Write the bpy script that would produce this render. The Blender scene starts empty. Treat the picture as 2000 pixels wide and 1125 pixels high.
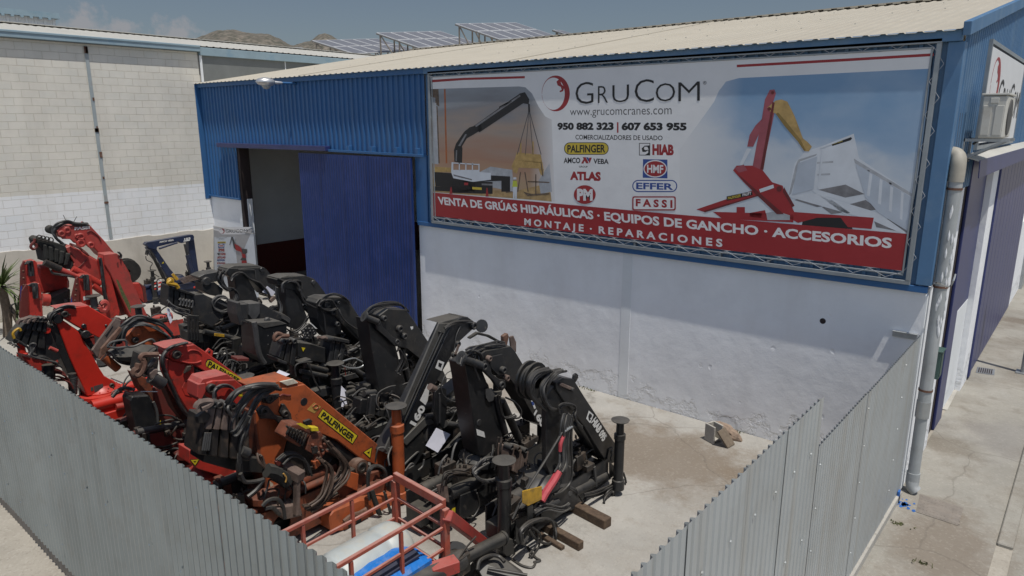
import bpy, bmesh, math, random
from mathutils import Vector, Matrix, noise
random.seed(7)
R = math.radians
scene = bpy.context.scene
COL = scene.collection
# ------------------------------------------------------------------ camera, sky, sun, exposure
FPX = 1368.0
PITCH = math.atan((562.5 - 238.0) / FPX)
AZ = R(40.0)
CAM = Vector((1.66, -11.05, 5.18))
cam_d = bpy.data.cameras.new('camera')
cam_d.sensor_width = 36.0
cam_d.lens = 36.0 * FPX / 2000.0
cam_d.clip_start = 0.1
cam_d.clip_end = 8000
cam = bpy.data.objects.new('camera', cam_d)
COL.objects.link(cam)
cam.location = CAM
cam.rotation_euler = (math.pi / 2 - PITCH, 0, AZ)
scene.camera = cam

SUN = Vector((0.32, -0.115, 1.0)).normalized()
world = bpy.data.worlds.new('World')
scene.world = world
world.use_nodes = True
wn, wl = world.node_tree.nodes, world.node_tree.links
bg = wn['Background']
sky = wn.new('ShaderNodeTexSky')
sky.sky_type = 'NISHITA'
sky.sun_disc = False
sky.sun_elevation = math.asin(SUN.z)
sky.sun_rotation = math.atan2(SUN.x, SUN.y)
sky.altitude = 100
sky.air_density = 1.0
sky.dust_density = 1.2
sky.ozone_density = 2.0
bg.inputs[1].default_value = 0.075
# hot-weather cumulus low over the hills, in the sky itself (by direction)
tc = wn.new('ShaderNodeTexCoord')
sep = wn.new('ShaderNodeSeparateXYZ'); wl.new(tc.outputs['Generated'], sep.inputs[0])
nz = wn.new('ShaderNodeTexNoise'); nz.inputs['Scale'].default_value = 60; nz.inputs['Detail'].default_value = 7; nz.inputs['Roughness'].default_value = 0.6
wl.new(tc.outputs['Generated'], nz.inputs['Vector'])
def puff(px, py, rx, ry):
    d = direction(px, py)
    sub = wn.new('ShaderNodeVectorMath'); sub.operation = 'SUBTRACT'
    wl.new(tc.outputs['Generated'], sub.inputs[0]); sub.inputs[1].default_value = d
    mul = wn.new('ShaderNodeVectorMath'); mul.operation = 'MULTIPLY'
    wl.new(sub.outputs[0], mul.inputs[0]); mul.inputs[1].default_value = (FPX / rx, FPX / rx, FPX / ry)
    ln = wn.new('ShaderNodeVectorMath'); ln.operation = 'LENGTH'; wl.new(mul.outputs[0], ln.inputs[0])
    mr = wn.new('ShaderNodeMapRange'); mr.inputs[1].default_value = 1.25; mr.inputs[2].default_value = 0.0
    wl.new(ln.outputs['Value'], mr.inputs[0])
    return mr.outputs[0]
_r = Vector((math.cos(AZ), math.sin(AZ), 0))
_f = Vector((-math.sin(AZ) * math.cos(PITCH), math.cos(AZ) * math.cos(PITCH), -math.sin(PITCH)))
_u = _r.cross(_f)
def direction(px, py):
    return (_f * FPX + _r * (px - 1000.0) - _u * (py - 562.5)).normalized()
acc = None
for a in ((160, 45, 52, 34), (245, 56, 36, 20), (345, 60, 52, 24)):
    o = puff(*a)
    if acc is None: acc = o
    else:
        mx = wn.new('ShaderNodeMath'); mx.operation = 'MAXIMUM'; wl.new(acc, mx.inputs[0]); wl.new(o, mx.inputs[1]); acc = mx.outputs[0]
ad = wn.new('ShaderNodeMath'); ad.operation = 'MULTIPLY_ADD'; wl.new(nz.outputs['Fac'], ad.inputs[0]); ad.inputs[1].default_value = 2.2; wl.new(acc, ad.inputs[2])
ms = wn.new('ShaderNodeMapRange'); ms.inputs[1].default_value = 1.42; ms.inputs[2].default_value = 2.0; ms.inputs[4].default_value = 0.5
wl.new(ad.outputs[0], ms.inputs[0])
gz = wn.new('ShaderNodeMath'); gz.operation = 'GREATER_THAN'; wl.new(acc, gz.inputs[0]); gz.inputs[1].default_value = 0.001
mm = wn.new('ShaderNodeMath'); mm.operation = 'MULTIPLY'; wl.new(ms.outputs[0], mm.inputs[0]); wl.new(gz.outputs[0], mm.inputs[1])
hsv = wn.new('ShaderNodeHueSaturation'); hsv.inputs['Saturation'].default_value = 0.84; hsv.inputs['Hue'].default_value = 0.5
wl.new(sky.outputs[0], hsv.inputs['Color'])
mix = wn.new('ShaderNodeMix'); mix.data_type = 'RGBA'
wl.new(mm.outputs[0], mix.inputs[0]); wl.new(hsv.outputs[0], mix.inputs[6]); mix.inputs[7].default_value = (7.4, 6.7, 6.7, 1)
# added sky fill: brightened to the south behind the camera, dulled over the hills
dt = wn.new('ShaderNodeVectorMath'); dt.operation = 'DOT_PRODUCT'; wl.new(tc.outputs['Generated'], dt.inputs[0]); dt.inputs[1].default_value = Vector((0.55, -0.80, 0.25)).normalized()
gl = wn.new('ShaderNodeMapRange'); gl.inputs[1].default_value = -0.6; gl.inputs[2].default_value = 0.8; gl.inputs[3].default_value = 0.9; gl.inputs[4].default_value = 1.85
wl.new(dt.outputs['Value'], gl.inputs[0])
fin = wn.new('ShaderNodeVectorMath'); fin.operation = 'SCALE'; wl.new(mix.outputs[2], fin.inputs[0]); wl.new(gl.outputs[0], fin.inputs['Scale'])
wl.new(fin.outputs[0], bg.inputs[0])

sun_d = bpy.data.lights.new('sun', 'SUN'); sun_d.energy = 4.6; sun_d.angle = R(0.5); sun_d.color = (1.0, 0.955, 0.88)
sun_o = bpy.data.objects.new('sun', sun_d); COL.objects.link(sun_o)
sun_o.rotation_euler = (-SUN).to_track_quat('-Z', 'Y').to_euler(); sun_o.location = (5, -5, 30)
vs = scene.view_settings
vs.view_transform = 'Standard'; vs.look = 'None'; vs.gamma = 1.0; vs.exposure = -0.38; vs.use_curve_mapping = False
scene.cycles.max_bounces = 6

# ------------------------------------------------------------------ helpers
def on(px, py, axis, val):
    d = direction(px, py)
    t = (val - CAM[axis]) / d[axis]
    return CAM + d * t
def G(px, py, z=0.0): return on(px, py, 2, z)
def wall(px, py, y=0.0): return on(px, py, 1, y)
def fac(px, py, x=0.0): return on(px, py, 0, x)
def view(ox, oy, s): return lambda zx, zy: (ox + zx / s, oy + zy / s)
FULL = view(0, 0, 1.0)

def tag(o, label=None, cat=None, group=None, kind=None):
    if label: o['label'] = label
    if cat: o['category'] = cat
    if group: o['group'] = group
    if kind: o['kind'] = kind
    return o
def thing(name, label, cat, loc=(0, 0, 0), group=None):
    o = bpy.data.objects.new(name, None); o.empty_display_size = 0.2
    COL.objects.link(o); o.location = loc
    return tag(o, label, cat, group)

class MB:
    def __init__(s): s.v = []; s.f = []; s.sm = []; s.mi = []; s.cur = 0
    def add(s, vs_, fs, smooth=False):
        b = len(s.v); s.v += [Vector(v) for v in vs_]
        for f in fs: s.f.append([b + i for i in f]); s.sm.append(smooth); s.mi.append(s.cur)
        return s
    def box(s, c, size, rot=None):
        c = Vector(c); h = Vector(size) / 2
        vv = [Vector((x * h.x, y * h.y, z * h.z)) for x in (-1, 1) for y in (-1, 1) for z in (-1, 1)]
        if rot is not None: vv = [rot @ v for v in vv]
        return s.add([c + v for v in vv], [(0, 1, 3, 2), (4, 6, 7, 5), (0, 4, 5, 1), (2, 3, 7, 6), (0, 2, 6, 4), (1, 5, 7, 3)])
    def bb(s, a, b):
        a = Vector(a); b = Vector(b)
        return s.box((a + b) / 2, [abs(q) for q in (b - a)])
    def beam(s, p0, p1, w, h, upv=(0, 0, 1)):
        p0 = Vector(p0); p1 = Vector(p1); d = (p1 - p0); L = d.length; d.normalize()
        u = Vector(upv); sdir = d.cross(u)
        if sdir.length < 1e-4: sdir = d.cross(Vector((1, 0, 0)))
        sdir.normalize(); u = sdir.cross(d)
        m = Matrix((d, sdir, u)).transposed()
        return s.box((p0 + p1) / 2, (L, w, h), m)
    def prism(s, pts, vec):
        pts = [Vector(p) for p in pts]; n = len(pts); vec = Vector(vec)
        nor = Vector((0, 0, 0))
        for i in range(n):
            a, b = pts[i], pts[(i + 1) % n]; nor += a.cross(b)
        if nor.dot(vec) > 0: pts = pts[::-1]
        return s.add(pts + [p + vec for p in pts], [list(range(n)), list(range(2 * n - 1, n - 1, -1))] + [(i, i + n, (i + 1) % n + n, (i + 1) % n) for i in range(n)])
    def face(s, pts): return s.add(pts, [list(range(len(pts)))])
    def cyl(s, p0, p1, r, r2=None, seg=14, caps=True):
        p0 = Vector(p0); p1 = Vector(p1); r2 = r if r2 is None else r2
        d = (p1 - p0).normalized(); a = d.orthogonal().normalized(); b = d.cross(a)
        ring = [(a * math.cos(2 * math.pi * i / seg) + b * math.sin(2 * math.pi * i / seg)) for i in range(seg)]
        s.add([p0 + q * r for q in ring] + [p1 + q * r2 for q in ring], [(i, (i + 1) % seg, (i + 1) % seg + seg, i + seg) for i in range(seg)], True)
        if caps:
            s.add([p0 + q * r for q in ring], [list(range(seg))[::-1]]); s.add([p1 + q * r2 for q in ring], [list(range(seg))])
        return s
    def tube(s, pts, r, seg=7, sub=5):
        pts = [Vector(p) for p in pts]
        if len(pts) > 2 and sub > 1:
            P = [pts[0]] + pts + [pts[-1]]; out = []
            for i in range(1, len(P) - 2):
                for k in range(sub):
                    t = k / sub; p0, p1, p2, p3 = P[i - 1:i + 3]
                    out.append(0.5 * ((2 * p1) + (p2 - p0) * t + (2 * p0 - 5 * p1 + 4 * p2 - p3) * t * t + (3 * p1 - p0 - 3 * p2 + p3) * t ** 3))
            out.append(pts[-1]); pts = out
        n = len(pts); rings = []; prev = None
        for i in range(n):
            d = pts[min(i + 1, n - 1)] - pts[max(i - 1, 0)]
            if d.length < 1e-6: d = Vector((0, 0, 1))
            d.normalize()
            a = d.orthogonal() if prev is None else prev - d * prev.dot(d)
            if a.length < 1e-5: a = d.orthogonal()
            a.normalize(); prev = a; b = d.cross(a)
            rings += [pts[i] + (a * math.cos(2 * math.pi * k / seg) + b * math.sin(2 * math.pi * k / seg)) * r for k in range(seg)]
        fs = [(i * seg + k, i * seg + (k + 1) % seg, (i + 1) * seg + (k + 1) % seg, (i + 1) * seg + k) for i in range(n - 1) for k in range(seg)]
        fs += [list(range(seg))[::-1], list(range((n - 1) * seg, n * seg))]
        return s.add(rings, fs, True)
    def lathe(s, base, prof, seg=20, axis=Vector((0, 0, 1))):
        base = Vector(base); a = axis.orthogonal().normalized(); b = axis.cross(a); vv = []
        for r, h in prof:
            vv += [base + axis * h + (a * math.cos(2 * math.pi * k / seg) + b * math.sin(2 * math.pi * k / seg)) * max(r, 1e-4) for k in range(seg)]
        fs = [(i * seg + k, i * seg + (k + 1) % seg, (i + 1) * seg + (k + 1) % seg, (i + 1) * seg + k) for i in range(len(prof) - 1) for k in range(seg)]
        return s.add(vv, fs, True)
    def build(s, name, mats, parent=None, bevel=0.0, recalc=True):
        me = bpy.data.meshes.new(name)
        org = parent.matrix_world.translation.copy() if parent else None
        o = bpy.data.objects.new(name, me); COL.objects.link(o)
        off = Vector((0, 0, 0))
        if parent:
            p = parent
            while p: off += p.location; p = p.parent
            o.parent = parent
        me.from_pydata([v - off for v in s.v], [], s.f)
        for m in (mats if isinstance(mats, (list, tuple)) else [mats]): me.materials.append(m)
        me.polygons.foreach_set('use_smooth', s.sm); me.polygons.foreach_set('material_index', s.mi)
        if recalc:
            bm = bmesh.new(); bm.from_mesh(me); bmesh.ops.recalc_face_normals(bm, faces=bm.faces); bm.to_mesh(me); bm.free()
        me.update()
        if any(s.sm): me.set_sharp_from_angle(angle=R(38))
        if bevel:
            m = o.modifiers.new('bevel', 'BEVEL'); m.width = bevel; m.segments = 1; m.limit_method = 'ANGLE'; m.angle_limit = R(40)
        return o
def setloc(o, loc):      # move a top-level mesh's origin to loc without moving it
    loc = Vector(loc); o.data.transform(Matrix.Translation(-loc)); o.location = loc; return o

# ------------------------------------------------------------------ materials
M = {}
def mat(key, col, rough=0.6, metal=0.0, var=0.0, vscale=3.0, dirt=None, dirt_amt=0.5, dscale=2.0, dlo=0.5, dhi=0.7, bump=0.0, bscale=40.0, dust=0.0, dustcol=(0.16, 0.14, 0.115), spec=0.5, chip=None, chip_amt=0.8, detail=6):
    m = bpy.data.materials.new(key); m.use_nodes = True
    n, l = m.node_tree.nodes, m.node_tree.links; b = n['Principled BSDF']
    b.inputs['Roughness'].default_value = rough; b.inputs['Metallic'].default_value = metal
    b.inputs['Specular IOR Level'].default_value = spec
    geo = n.new('ShaderNodeNewGeometry'); vec = geo.outputs['Position']
    base = n.new('ShaderNodeRGB'); base.outputs[0].default_value = (*col, 1); cur = base.outputs[0]
    def noisen(sc, d=detail, ro=0.6, v=vec):
        t = n.new('ShaderNodeTexNoise'); t.inputs['Scale'].default_value = sc; t.inputs['Detail'].default_value = d; t.inputs['Roughness'].default_value = ro
        l.new(v, t.inputs['Vector']); return t.outputs['Fac']
    def mixc(f, a, c):
        x = n.new('ShaderNodeMix'); x.data_type = 'RGBA'; l.new(f, x.inputs[0]); l.new(a, x.inputs[6])
        if isinstance(c, tuple): x.inputs[7].default_value = (*c, 1)
        else: l.new(c, x.inputs[7])
        return x.outputs[2]
    if var:
        h = n.new('ShaderNodeHueSaturation'); l.new(cur, h.inputs['Color'])
        r = n.new('ShaderNodeMapRange'); r.inputs[1].default_value = 0.3; r.inputs[2].default_value = 0.7; r.inputs[3].default_value = 1 - var; r.inputs[4].default_value = 1 + var
        l.new(noisen(vscale), r.inputs[0]); l.new(r.outputs[0], h.inputs['Value']); cur = h.outputs[0]
    if dirt:
        r = n.new('ShaderNodeMapRange'); r.inputs[1].default_value = dlo; r.inputs[2].default_value = dhi; r.inputs[4].default_value = dirt_amt
        l.new(noisen(dscale, 8, 0.65), r.inputs[0]); cur = mixc(r.outputs[0], cur, dirt)
    if chip:
        r = n.new('ShaderNodeMapRange'); r.inputs[1].default_value = 0.615; r.inputs[2].default_value = 0.645; r.inputs[4].default_value = chip_amt
        l.new(noisen(9.0, 10, 0.72), r.inputs[0]); cur = mixc(r.outputs[0], cur, chip)
    if dust:
        sp = n.new('ShaderNodeSeparateXYZ'); l.new(geo.outputs['Normal'], sp.inputs[0])
        r = n.new('ShaderNodeMapRange'); r.inputs[1].default_value = 0.35; r.inputs[2].default_value = 0.95
        l.new(sp.outputs[2], r.inputs[0])
        r2 = n.new('ShaderNodeMapRange'); r2.inputs[1].default_value = 0.25; r2.inputs[2].default_value = 0.75; r2.inputs[3].default_value = 0.3 * dust; r2.inputs[4].default_value = dust
        l.new(noisen(7.0), r2.inputs[0])
        mu = n.new('ShaderNodeMath'); mu.operation = 'MULTIPLY'; l.new(r.outputs[0], mu.inputs[0]); l.new(r2.outputs[0], mu.inputs[1])
        cur = mixc(mu.outputs[0], cur, dustcol)
    l.new(cur, b.inputs['Base Color'])
    if bump:
        bp = n.new('ShaderNodeBump'); bp.inputs['Strength'].default_value = min(bump, 1.0); bp.inputs['Distance'].default_value = 0.02
        l.new(noisen(bscale, 5), bp.inputs['Height']); l.new(bp.outputs[0], b.inputs['Normal'])
    m['cur'] = 1
    M[key] = m
    return m
def nodes(m): return m.node_tree.nodes, m.node_tree.links, m.node_tree.nodes['Principled BSDF']

def streaks(m, col, amt, sx=6.0, sz=0.25, lo=0.5, hi=0.72):
    n, l, b = nodes(m); s = b.inputs['Base Color'].links[0].from_socket; g = n.new('ShaderNodeNewGeometry')
    mp = n.new('ShaderNodeMapping'); mp.inputs['Scale'].default_value = (sx, sx, sz); l.new(g.outputs['Position'], mp.inputs[0])
    t = n.new('ShaderNodeTexNoise'); t.inputs['Scale'].default_value = 1.0; t.inputs['Detail'].default_value = 7; t.inputs['Roughness'].default_value = 0.65; l.new(mp.outputs[0], t.inputs['Vector'])
    r = n.new('ShaderNodeMapRange'); r.inputs[1].default_value = lo; r.inputs[2].default_value = hi; r.inputs[4].default_value = amt; l.new(t.outputs['Fac'], r.inputs[0])
    x = n.new('ShaderNodeMix'); x.data_type = 'RGBA'; l.new(r.outputs[0], x.inputs[0]); l.new(s, x.inputs[6]); x.inputs[7].default_value = (*col, 1); l.new(x.outputs[2], b.inputs['Base Color'])
DUSTC = (0.15, 0.135, 0.11)
mat('black', (0.016, 0.017, 0.018), 0.45, chip=(0.10, 0.085, 0.07), chip_amt=0.6, var=0.3, vscale=4, dirt=(0.055, 0.047, 0.038), dirt_amt=0.55, dscale=5, dlo=0.48, dhi=0.72, dust=0.6, dustcol=DUSTC)
mat('black_sharp', (0.014, 0.015, 0.017), 0.38, chip=(0.09, 0.08, 0.07), chip_amt=0.5, var=0.25, vscale=5, dirt=(0.05, 0.045, 0.04), dirt_amt=0.35, dscale=7, dust=0.35, dustcol=DUSTC)
mat('greyblack', (0.028, 0.029, 0.031), 0.5, chip=(0.12, 0.10, 0.08), chip_amt=0.6, var=0.25, vscale=5, dirt=(0.075, 0.066, 0.055), dirt_amt=0.6, dscale=6, dust=0.55, dustcol=(0.17, 0.155, 0.13))
mat('dusty_top', (0.075, 0.072, 0.066), 0.55, var=0.2, vscale=6, dirt=(0.04, 0.037, 0.033), dirt_amt=0.6, dscale=7, dust=0.5, dustcol=(0.15, 0.135, 0.11))
mat('greasy', (0.02, 0.017, 0.015), 0.55, var=0.4, vscale=9, dirt=(0.09, 0.06, 0.04), dirt_amt=0.7, dscale=9, dust=0.5, dustcol=(0.13, 0.11, 0.09))
mat('rubber', (0.022, 0.022, 0.023), 0.5, var=0.3, vscale=8, dirt=(0.07, 0.062, 0.052), dirt_amt=0.6, dscale=10, dust=0.45, dustcol=DUSTC)
mat('rubber_grey', (0.06, 0.06, 0.06), 0.55, var=0.3, vscale=8, dust=0.6, dustcol=(0.2, 0.18, 0.15))
mat('hose_brown', (0.07, 0.045, 0.033), 0.6, var=0.4, vscale=12, dust=0.3)
mat('steel', (0.45, 0.45, 0.44), 0.35, 0.9, var=0.2)
mat('galv', (0.42, 0.44, 0.45), 0.45, 0.7, var=0.12, vscale=6)
mat('red_bright', (0.50, 0.026, 0.015), 0.42, var=0.12, vscale=3, dirt=(0.16, 0.03, 0.02), dirt_amt=0.4, dscale=4, dlo=0.52, dhi=0.75, dust=0.25, dustcol=(0.35, 0.16, 0.13))
mat('red', (0.42, 0.034, 0.024), 0.45, chip=(0.07, 0.035, 0.03), var=0.15, vscale=3, dirt=(0.10, 0.03, 0.022), dirt_amt=0.75, dscale=5, dlo=0.47, dust=0.42, dustcol=(0.36, 0.17, 0.14))
mat('red_fade_sunlit', (0.40, 0.050, 0.040), 0.55, chip=(0.12, 0.06, 0.05), var=0.12, vscale=4, dirt=(0.14, 0.045, 0.035), dirt_amt=0.7, dscale=4, dlo=0.47, dust=0.6, dustcol=(0.44, 0.21, 0.18))  # faded paint; on the red crane tip it also paints sunlit pink
mat('red_dark', (0.13, 0.022, 0.017), 0.55, var=0.2, vscale=6, dirt=(0.05, 0.025, 0.02), dirt_amt=0.7, dscale=6, dust=0.3)
mat('orange', (0.37, 0.082, 0.024), 0.48, chip=(0.06, 0.03, 0.02), var=0.16, vscale=2.5, dirt=(0.10, 0.035, 0.018), dirt_amt=0.75, dscale=4.5, dlo=0.5, dhi=0.72, dust=0.4, dustcol=(0.30, 0.16, 0.10))
mat('orange_rust', (0.17, 0.045, 0.02), 0.7, chip=(0.03, 0.02, 0.015), var=0.3, vscale=7, dirt=(0.05, 0.025, 0.018), dirt_amt=0.8, dscale=8, dlo=0.45, dhi=0.65, dust=0.3)
mat('rust', (0.13, 0.065, 0.042), 0.8, var=0.35, vscale=14, dirt=(0.22, 0.15, 0.12), dirt_amt=0.6, dscale=7, dust=0.4)
mat('rust_plate', (0.12, 0.085, 0.07), 0.75, var=0.35, vscale=8, dirt=(0.24, 0.18, 0.15), dirt_amt=0.7, dscale=6)
mat('navy', (0.012, 0.022, 0.06), 0.45, var=0.2, vscale=5, dirt=(0.05, 0.05, 0.055), dirt_amt=0.4, dscale=6, dust=0.3)
mat('yellow_decal', (0.62, 0.48, 0.02), 0.45, var=0.08, vscale=12, dirt=(0.25, 0.2, 0.06), dirt_amt=0.5, dscale=14)
mat('yellow_paint', (0.45, 0.26, 0.02), 0.5, var=0.25, vscale=12, dirt=(0.10, 0.075, 0.03), dirt_amt=0.7, dscale=9)
mat('white_decal', (0.7, 0.7, 0.68), 0.5, var=0.12, vscale=15, dirt=(0.3, 0.29, 0.26), dirt_amt=0.5, dscale=15)
mat('cream_decal', (0.5, 0.45, 0.36), 0.6, var=0.15, vscale=20, dirt=(0.3, 0.22, 0.15), dirt_amt=0.6, dscale=15)
mat('tan_decal', (0.42, 0.24, 0.06), 0.55, var=0.15, vscale=20)
mat('black_print', (0.01, 0.01, 0.012), 0.5)
mat('paper', (0.66, 0.66, 0.74), 0.7, var=0.04)
mat('cloth_black', (0.02, 0.02, 0.018), 0.95, var=0.4, vscale=10, dust=0.4)
mat('pinkred', (0.45, 0.06, 0.075), 0.6, var=0.15, vscale=15)
mat('wood', (0.09, 0.06, 0.04), 0.85, var=0.35, vscale=18, dirt=(0.22, 0.16, 0.1), dirt_amt=0.4, dscale=8, bump=0.4)
mat('wood_grey', (0.17, 0.135, 0.10), 0.85, var=0.2, vscale=20, bump=0.3)
mat('chequer', (0.24, 0.24, 0.22), 0.45, 0.6, var=0.3, vscale=30, dirt=(0.1, 0.085, 0.07), dirt_amt=0.6, dscale=6, bump=0.5, bscale=60)
mat('tank_plastic', (0.42, 0.46, 0.46), 0.45, var=0.12, vscale=3, dirt=(0.5, 0.42, 0.28), dirt_amt=0.5, dscale=2.2)
mat('blue_bag', (0.015, 0.17, 0.55), 0.4, var=0.12, vscale=8, dirt=(0.4, 0.42, 0.42), dirt_amt=0.35, dscale=7, bump=0.5, bscale=14)
mat('chrome', (0.6, 0.6, 0.58), 0.18, 1.0)
mat('white_paint', (0.74, 0.75, 0.76), 0.6, var=0.05, dirt=(0.5, 0.48, 0.45), dirt_amt=0.4, dscale=3)
mat('purple_blue', (0.026, 0.036, 0.135), 0.4, var=0.12, vscale=2)
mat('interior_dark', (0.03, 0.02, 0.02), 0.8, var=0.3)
# ------------------------------------------------------------------ special materials of the setting
def ground_mat(key, base, stains, spots, speck=0.13, sc=1.0):
    m = mat(key, base, 0.92, var=0.16, vscale=0.9 * sc, bump=0.5, bscale=55)
    n, l, b = nodes(m)
    src = b.inputs['Base Color'].links[0].from_socket
    geo = n.new('ShaderNodeNewGeometry')
    def nz(s, d=8, r=0.65):
        t = n.new('ShaderNodeTexNoise'); t.inputs['Scale'].default_value = s; t.inputs['Detail'].default_value = d; t.inputs['Roughness'].default_value = r
        l.new(geo.outputs['Position'], t.inputs['Vector']); return t.outputs['Fac']
    def mixf(f, c):
        nonlocal src
        x = n.new('ShaderNodeMix'); x.data_type = 'RGBA'; l.new(f, x.inputs[0]); l.new(src, x.inputs[6]); x.inputs[7].default_value = (*c, 1); src = x.outputs[2]
    def rng(f, a, c, o):
        r = n.new('ShaderNodeMapRange'); r.inputs[1].default_value = a; r.inputs[2].default_value = c; r.inputs[4].default_value = o; l.new(f, r.inputs[0]); return r.outputs[0]
    for (s, a, c, o, colr) in stains: mixf(rng(nz(s), a, c, o), colr)
    for (x, y, rx, ry, o, colr) in spots:
        sub = n.new('ShaderNodeVectorMath'); sub.operation = 'SUBTRACT'; l.new(geo.outputs['Position'], sub.inputs[0]); sub.inputs[1].default_value = (x, y, 0)
        mul = n.new('ShaderNodeVectorMath'); mul.operation = 'MULTIPLY'; l.new(sub.outputs[0], mul.inputs[0]); mul.inputs[1].default_value = (1 / rx, 1 / ry, 0)
        ln = n.new('ShaderNodeVectorMath'); ln.operation = 'LENGTH'; l.new(mul.outputs[0], ln.inputs[0])
        nn = nz(1.6); ad = n.new('ShaderNodeMath'); ad.operation = 'MULTIPLY_ADD'; l.new(nn, ad.inputs[0]); ad.inputs[1].default_value = -1.6; l.new(ln.outputs['Value'], ad.inputs[2])
        mixf(rng(ad.outputs[0], 0.12, -0.35, o), colr)
    # hairline cracks
    dn = n.new('ShaderNodeTexNoise'); dn.inputs['Scale'].default_value = 1.1; dn.inputs['Detail'].default_value = 6; l.new(geo.outputs['Position'], dn.inputs['Vector'])
    mv = n.new('ShaderNodeMix'); mv.data_type = 'VECTOR'; mv.inputs[0].default_value = 0.35; l.new(geo.outputs['Position'], mv.inputs[4]); l.new(dn.outputs['Color'], mv.inputs[5])
    vc = n.new('ShaderNodeTexVoronoi'); vc.feature = 'DISTANCE_TO_EDGE'; vc.inputs['Scale'].default_value = 0.42; l.new(mv.outputs[1], vc.inputs['Vector'])
    mixf(rng(vc.outputs['Distance'], 0.005, 0.001, 0.33 if key != 'gravel_dirt' else 0.0), (0.10, 0.085, 0.07))
    # fine aggregate specks
    v = n.new('ShaderNodeTexVoronoi'); v.inputs['Scale'].default_value = 38; l.new(geo.outputs['Position'], v.inputs['Vector'])
    sp = n.new('ShaderNodeSeparateColor'); l.new(v.outputs['Color'], sp.inputs[0])
    mixf(rng(sp.outputs[0], 0.80, 1.0, speck), (0.55, 0.52, 0.46)); mixf(rng(sp.outputs[1], 0.86, 1.0, speck), (0.12, 0.10, 0.08))
    l.new(src, b.inputs['Base Color'])
    return m
ground_mat('yard_concrete', (0.36, 0.345, 0.315), [(0.6, 0.48, 0.66, 0.45, (0.28, 0.25, 0.21)), (2.4, 0.55, 0.72, 0.5, (0.23, 0.195, 0.155)), (0.35, 0.52, 0.7, 0.5, (0.47, 0.46, 0.43))],
           [(-3.2, -1.7, 2.6, 1.5, 0.75, (0.175, 0.135, 0.095)), (-1.0, -1.3, 1.6, 1.1, 0.6, (0.20, 0.155, 0.11)), (-6.5, -1.0, 1.8, 0.9, 0.6, (0.2, 0.16, 0.12)), (-8.5, -4.2, 5.0, 1.8, 0.85, (0.075, 0.068, 0.06)), (-9.5, -7.0, 4.5, 1.5, 0.8, (0.08, 0.07, 0.06)), (-4.0, -4.9, 1.2, 1.0, 0.5, (0.17, 0.15, 0.13))])  # two widest spots: oil stains plus shade under crane rows, put into the colour
ground_mat('street_concrete', (0.30, 0.285, 0.25), [(0.8, 0.46, 0.66, 0.7, (0.21, 0.185, 0.15)), (2.2, 0.54, 0.7, 0.6, (0.16, 0.135, 0.105)), (0.5, 0.52, 0.66, 0.5, (0.36, 0.35, 0.32))],
           [(0.7, -1.2, 0.9, 1.6, 0.75, (0.19, 0.155, 0.12)), (0.2, 2.2, 0.8, 0.6, 0.6, (0.19, 0.165, 0.13)), (1.2, 3.2, 1.0, 1.4, 0.5, (0.22, 0.21, 0.2)), (0.5, 12.3, 0.9, 0.5, 0.7, (0.15, 0.12, 0.09))])
ground_mat('gravel_dirt', (0.36, 0.33, 0.28), [(1.1, 0.45, 0.7, 0.5, (0.25, 0.22, 0.18))], [], 0.22)
ground_mat('apron_concrete', (0.42, 0.40, 0.36), [(1.5, 0.5, 0.7, 0.5, (0.3, 0.28, 0.25))], [], 0.15)

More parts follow.
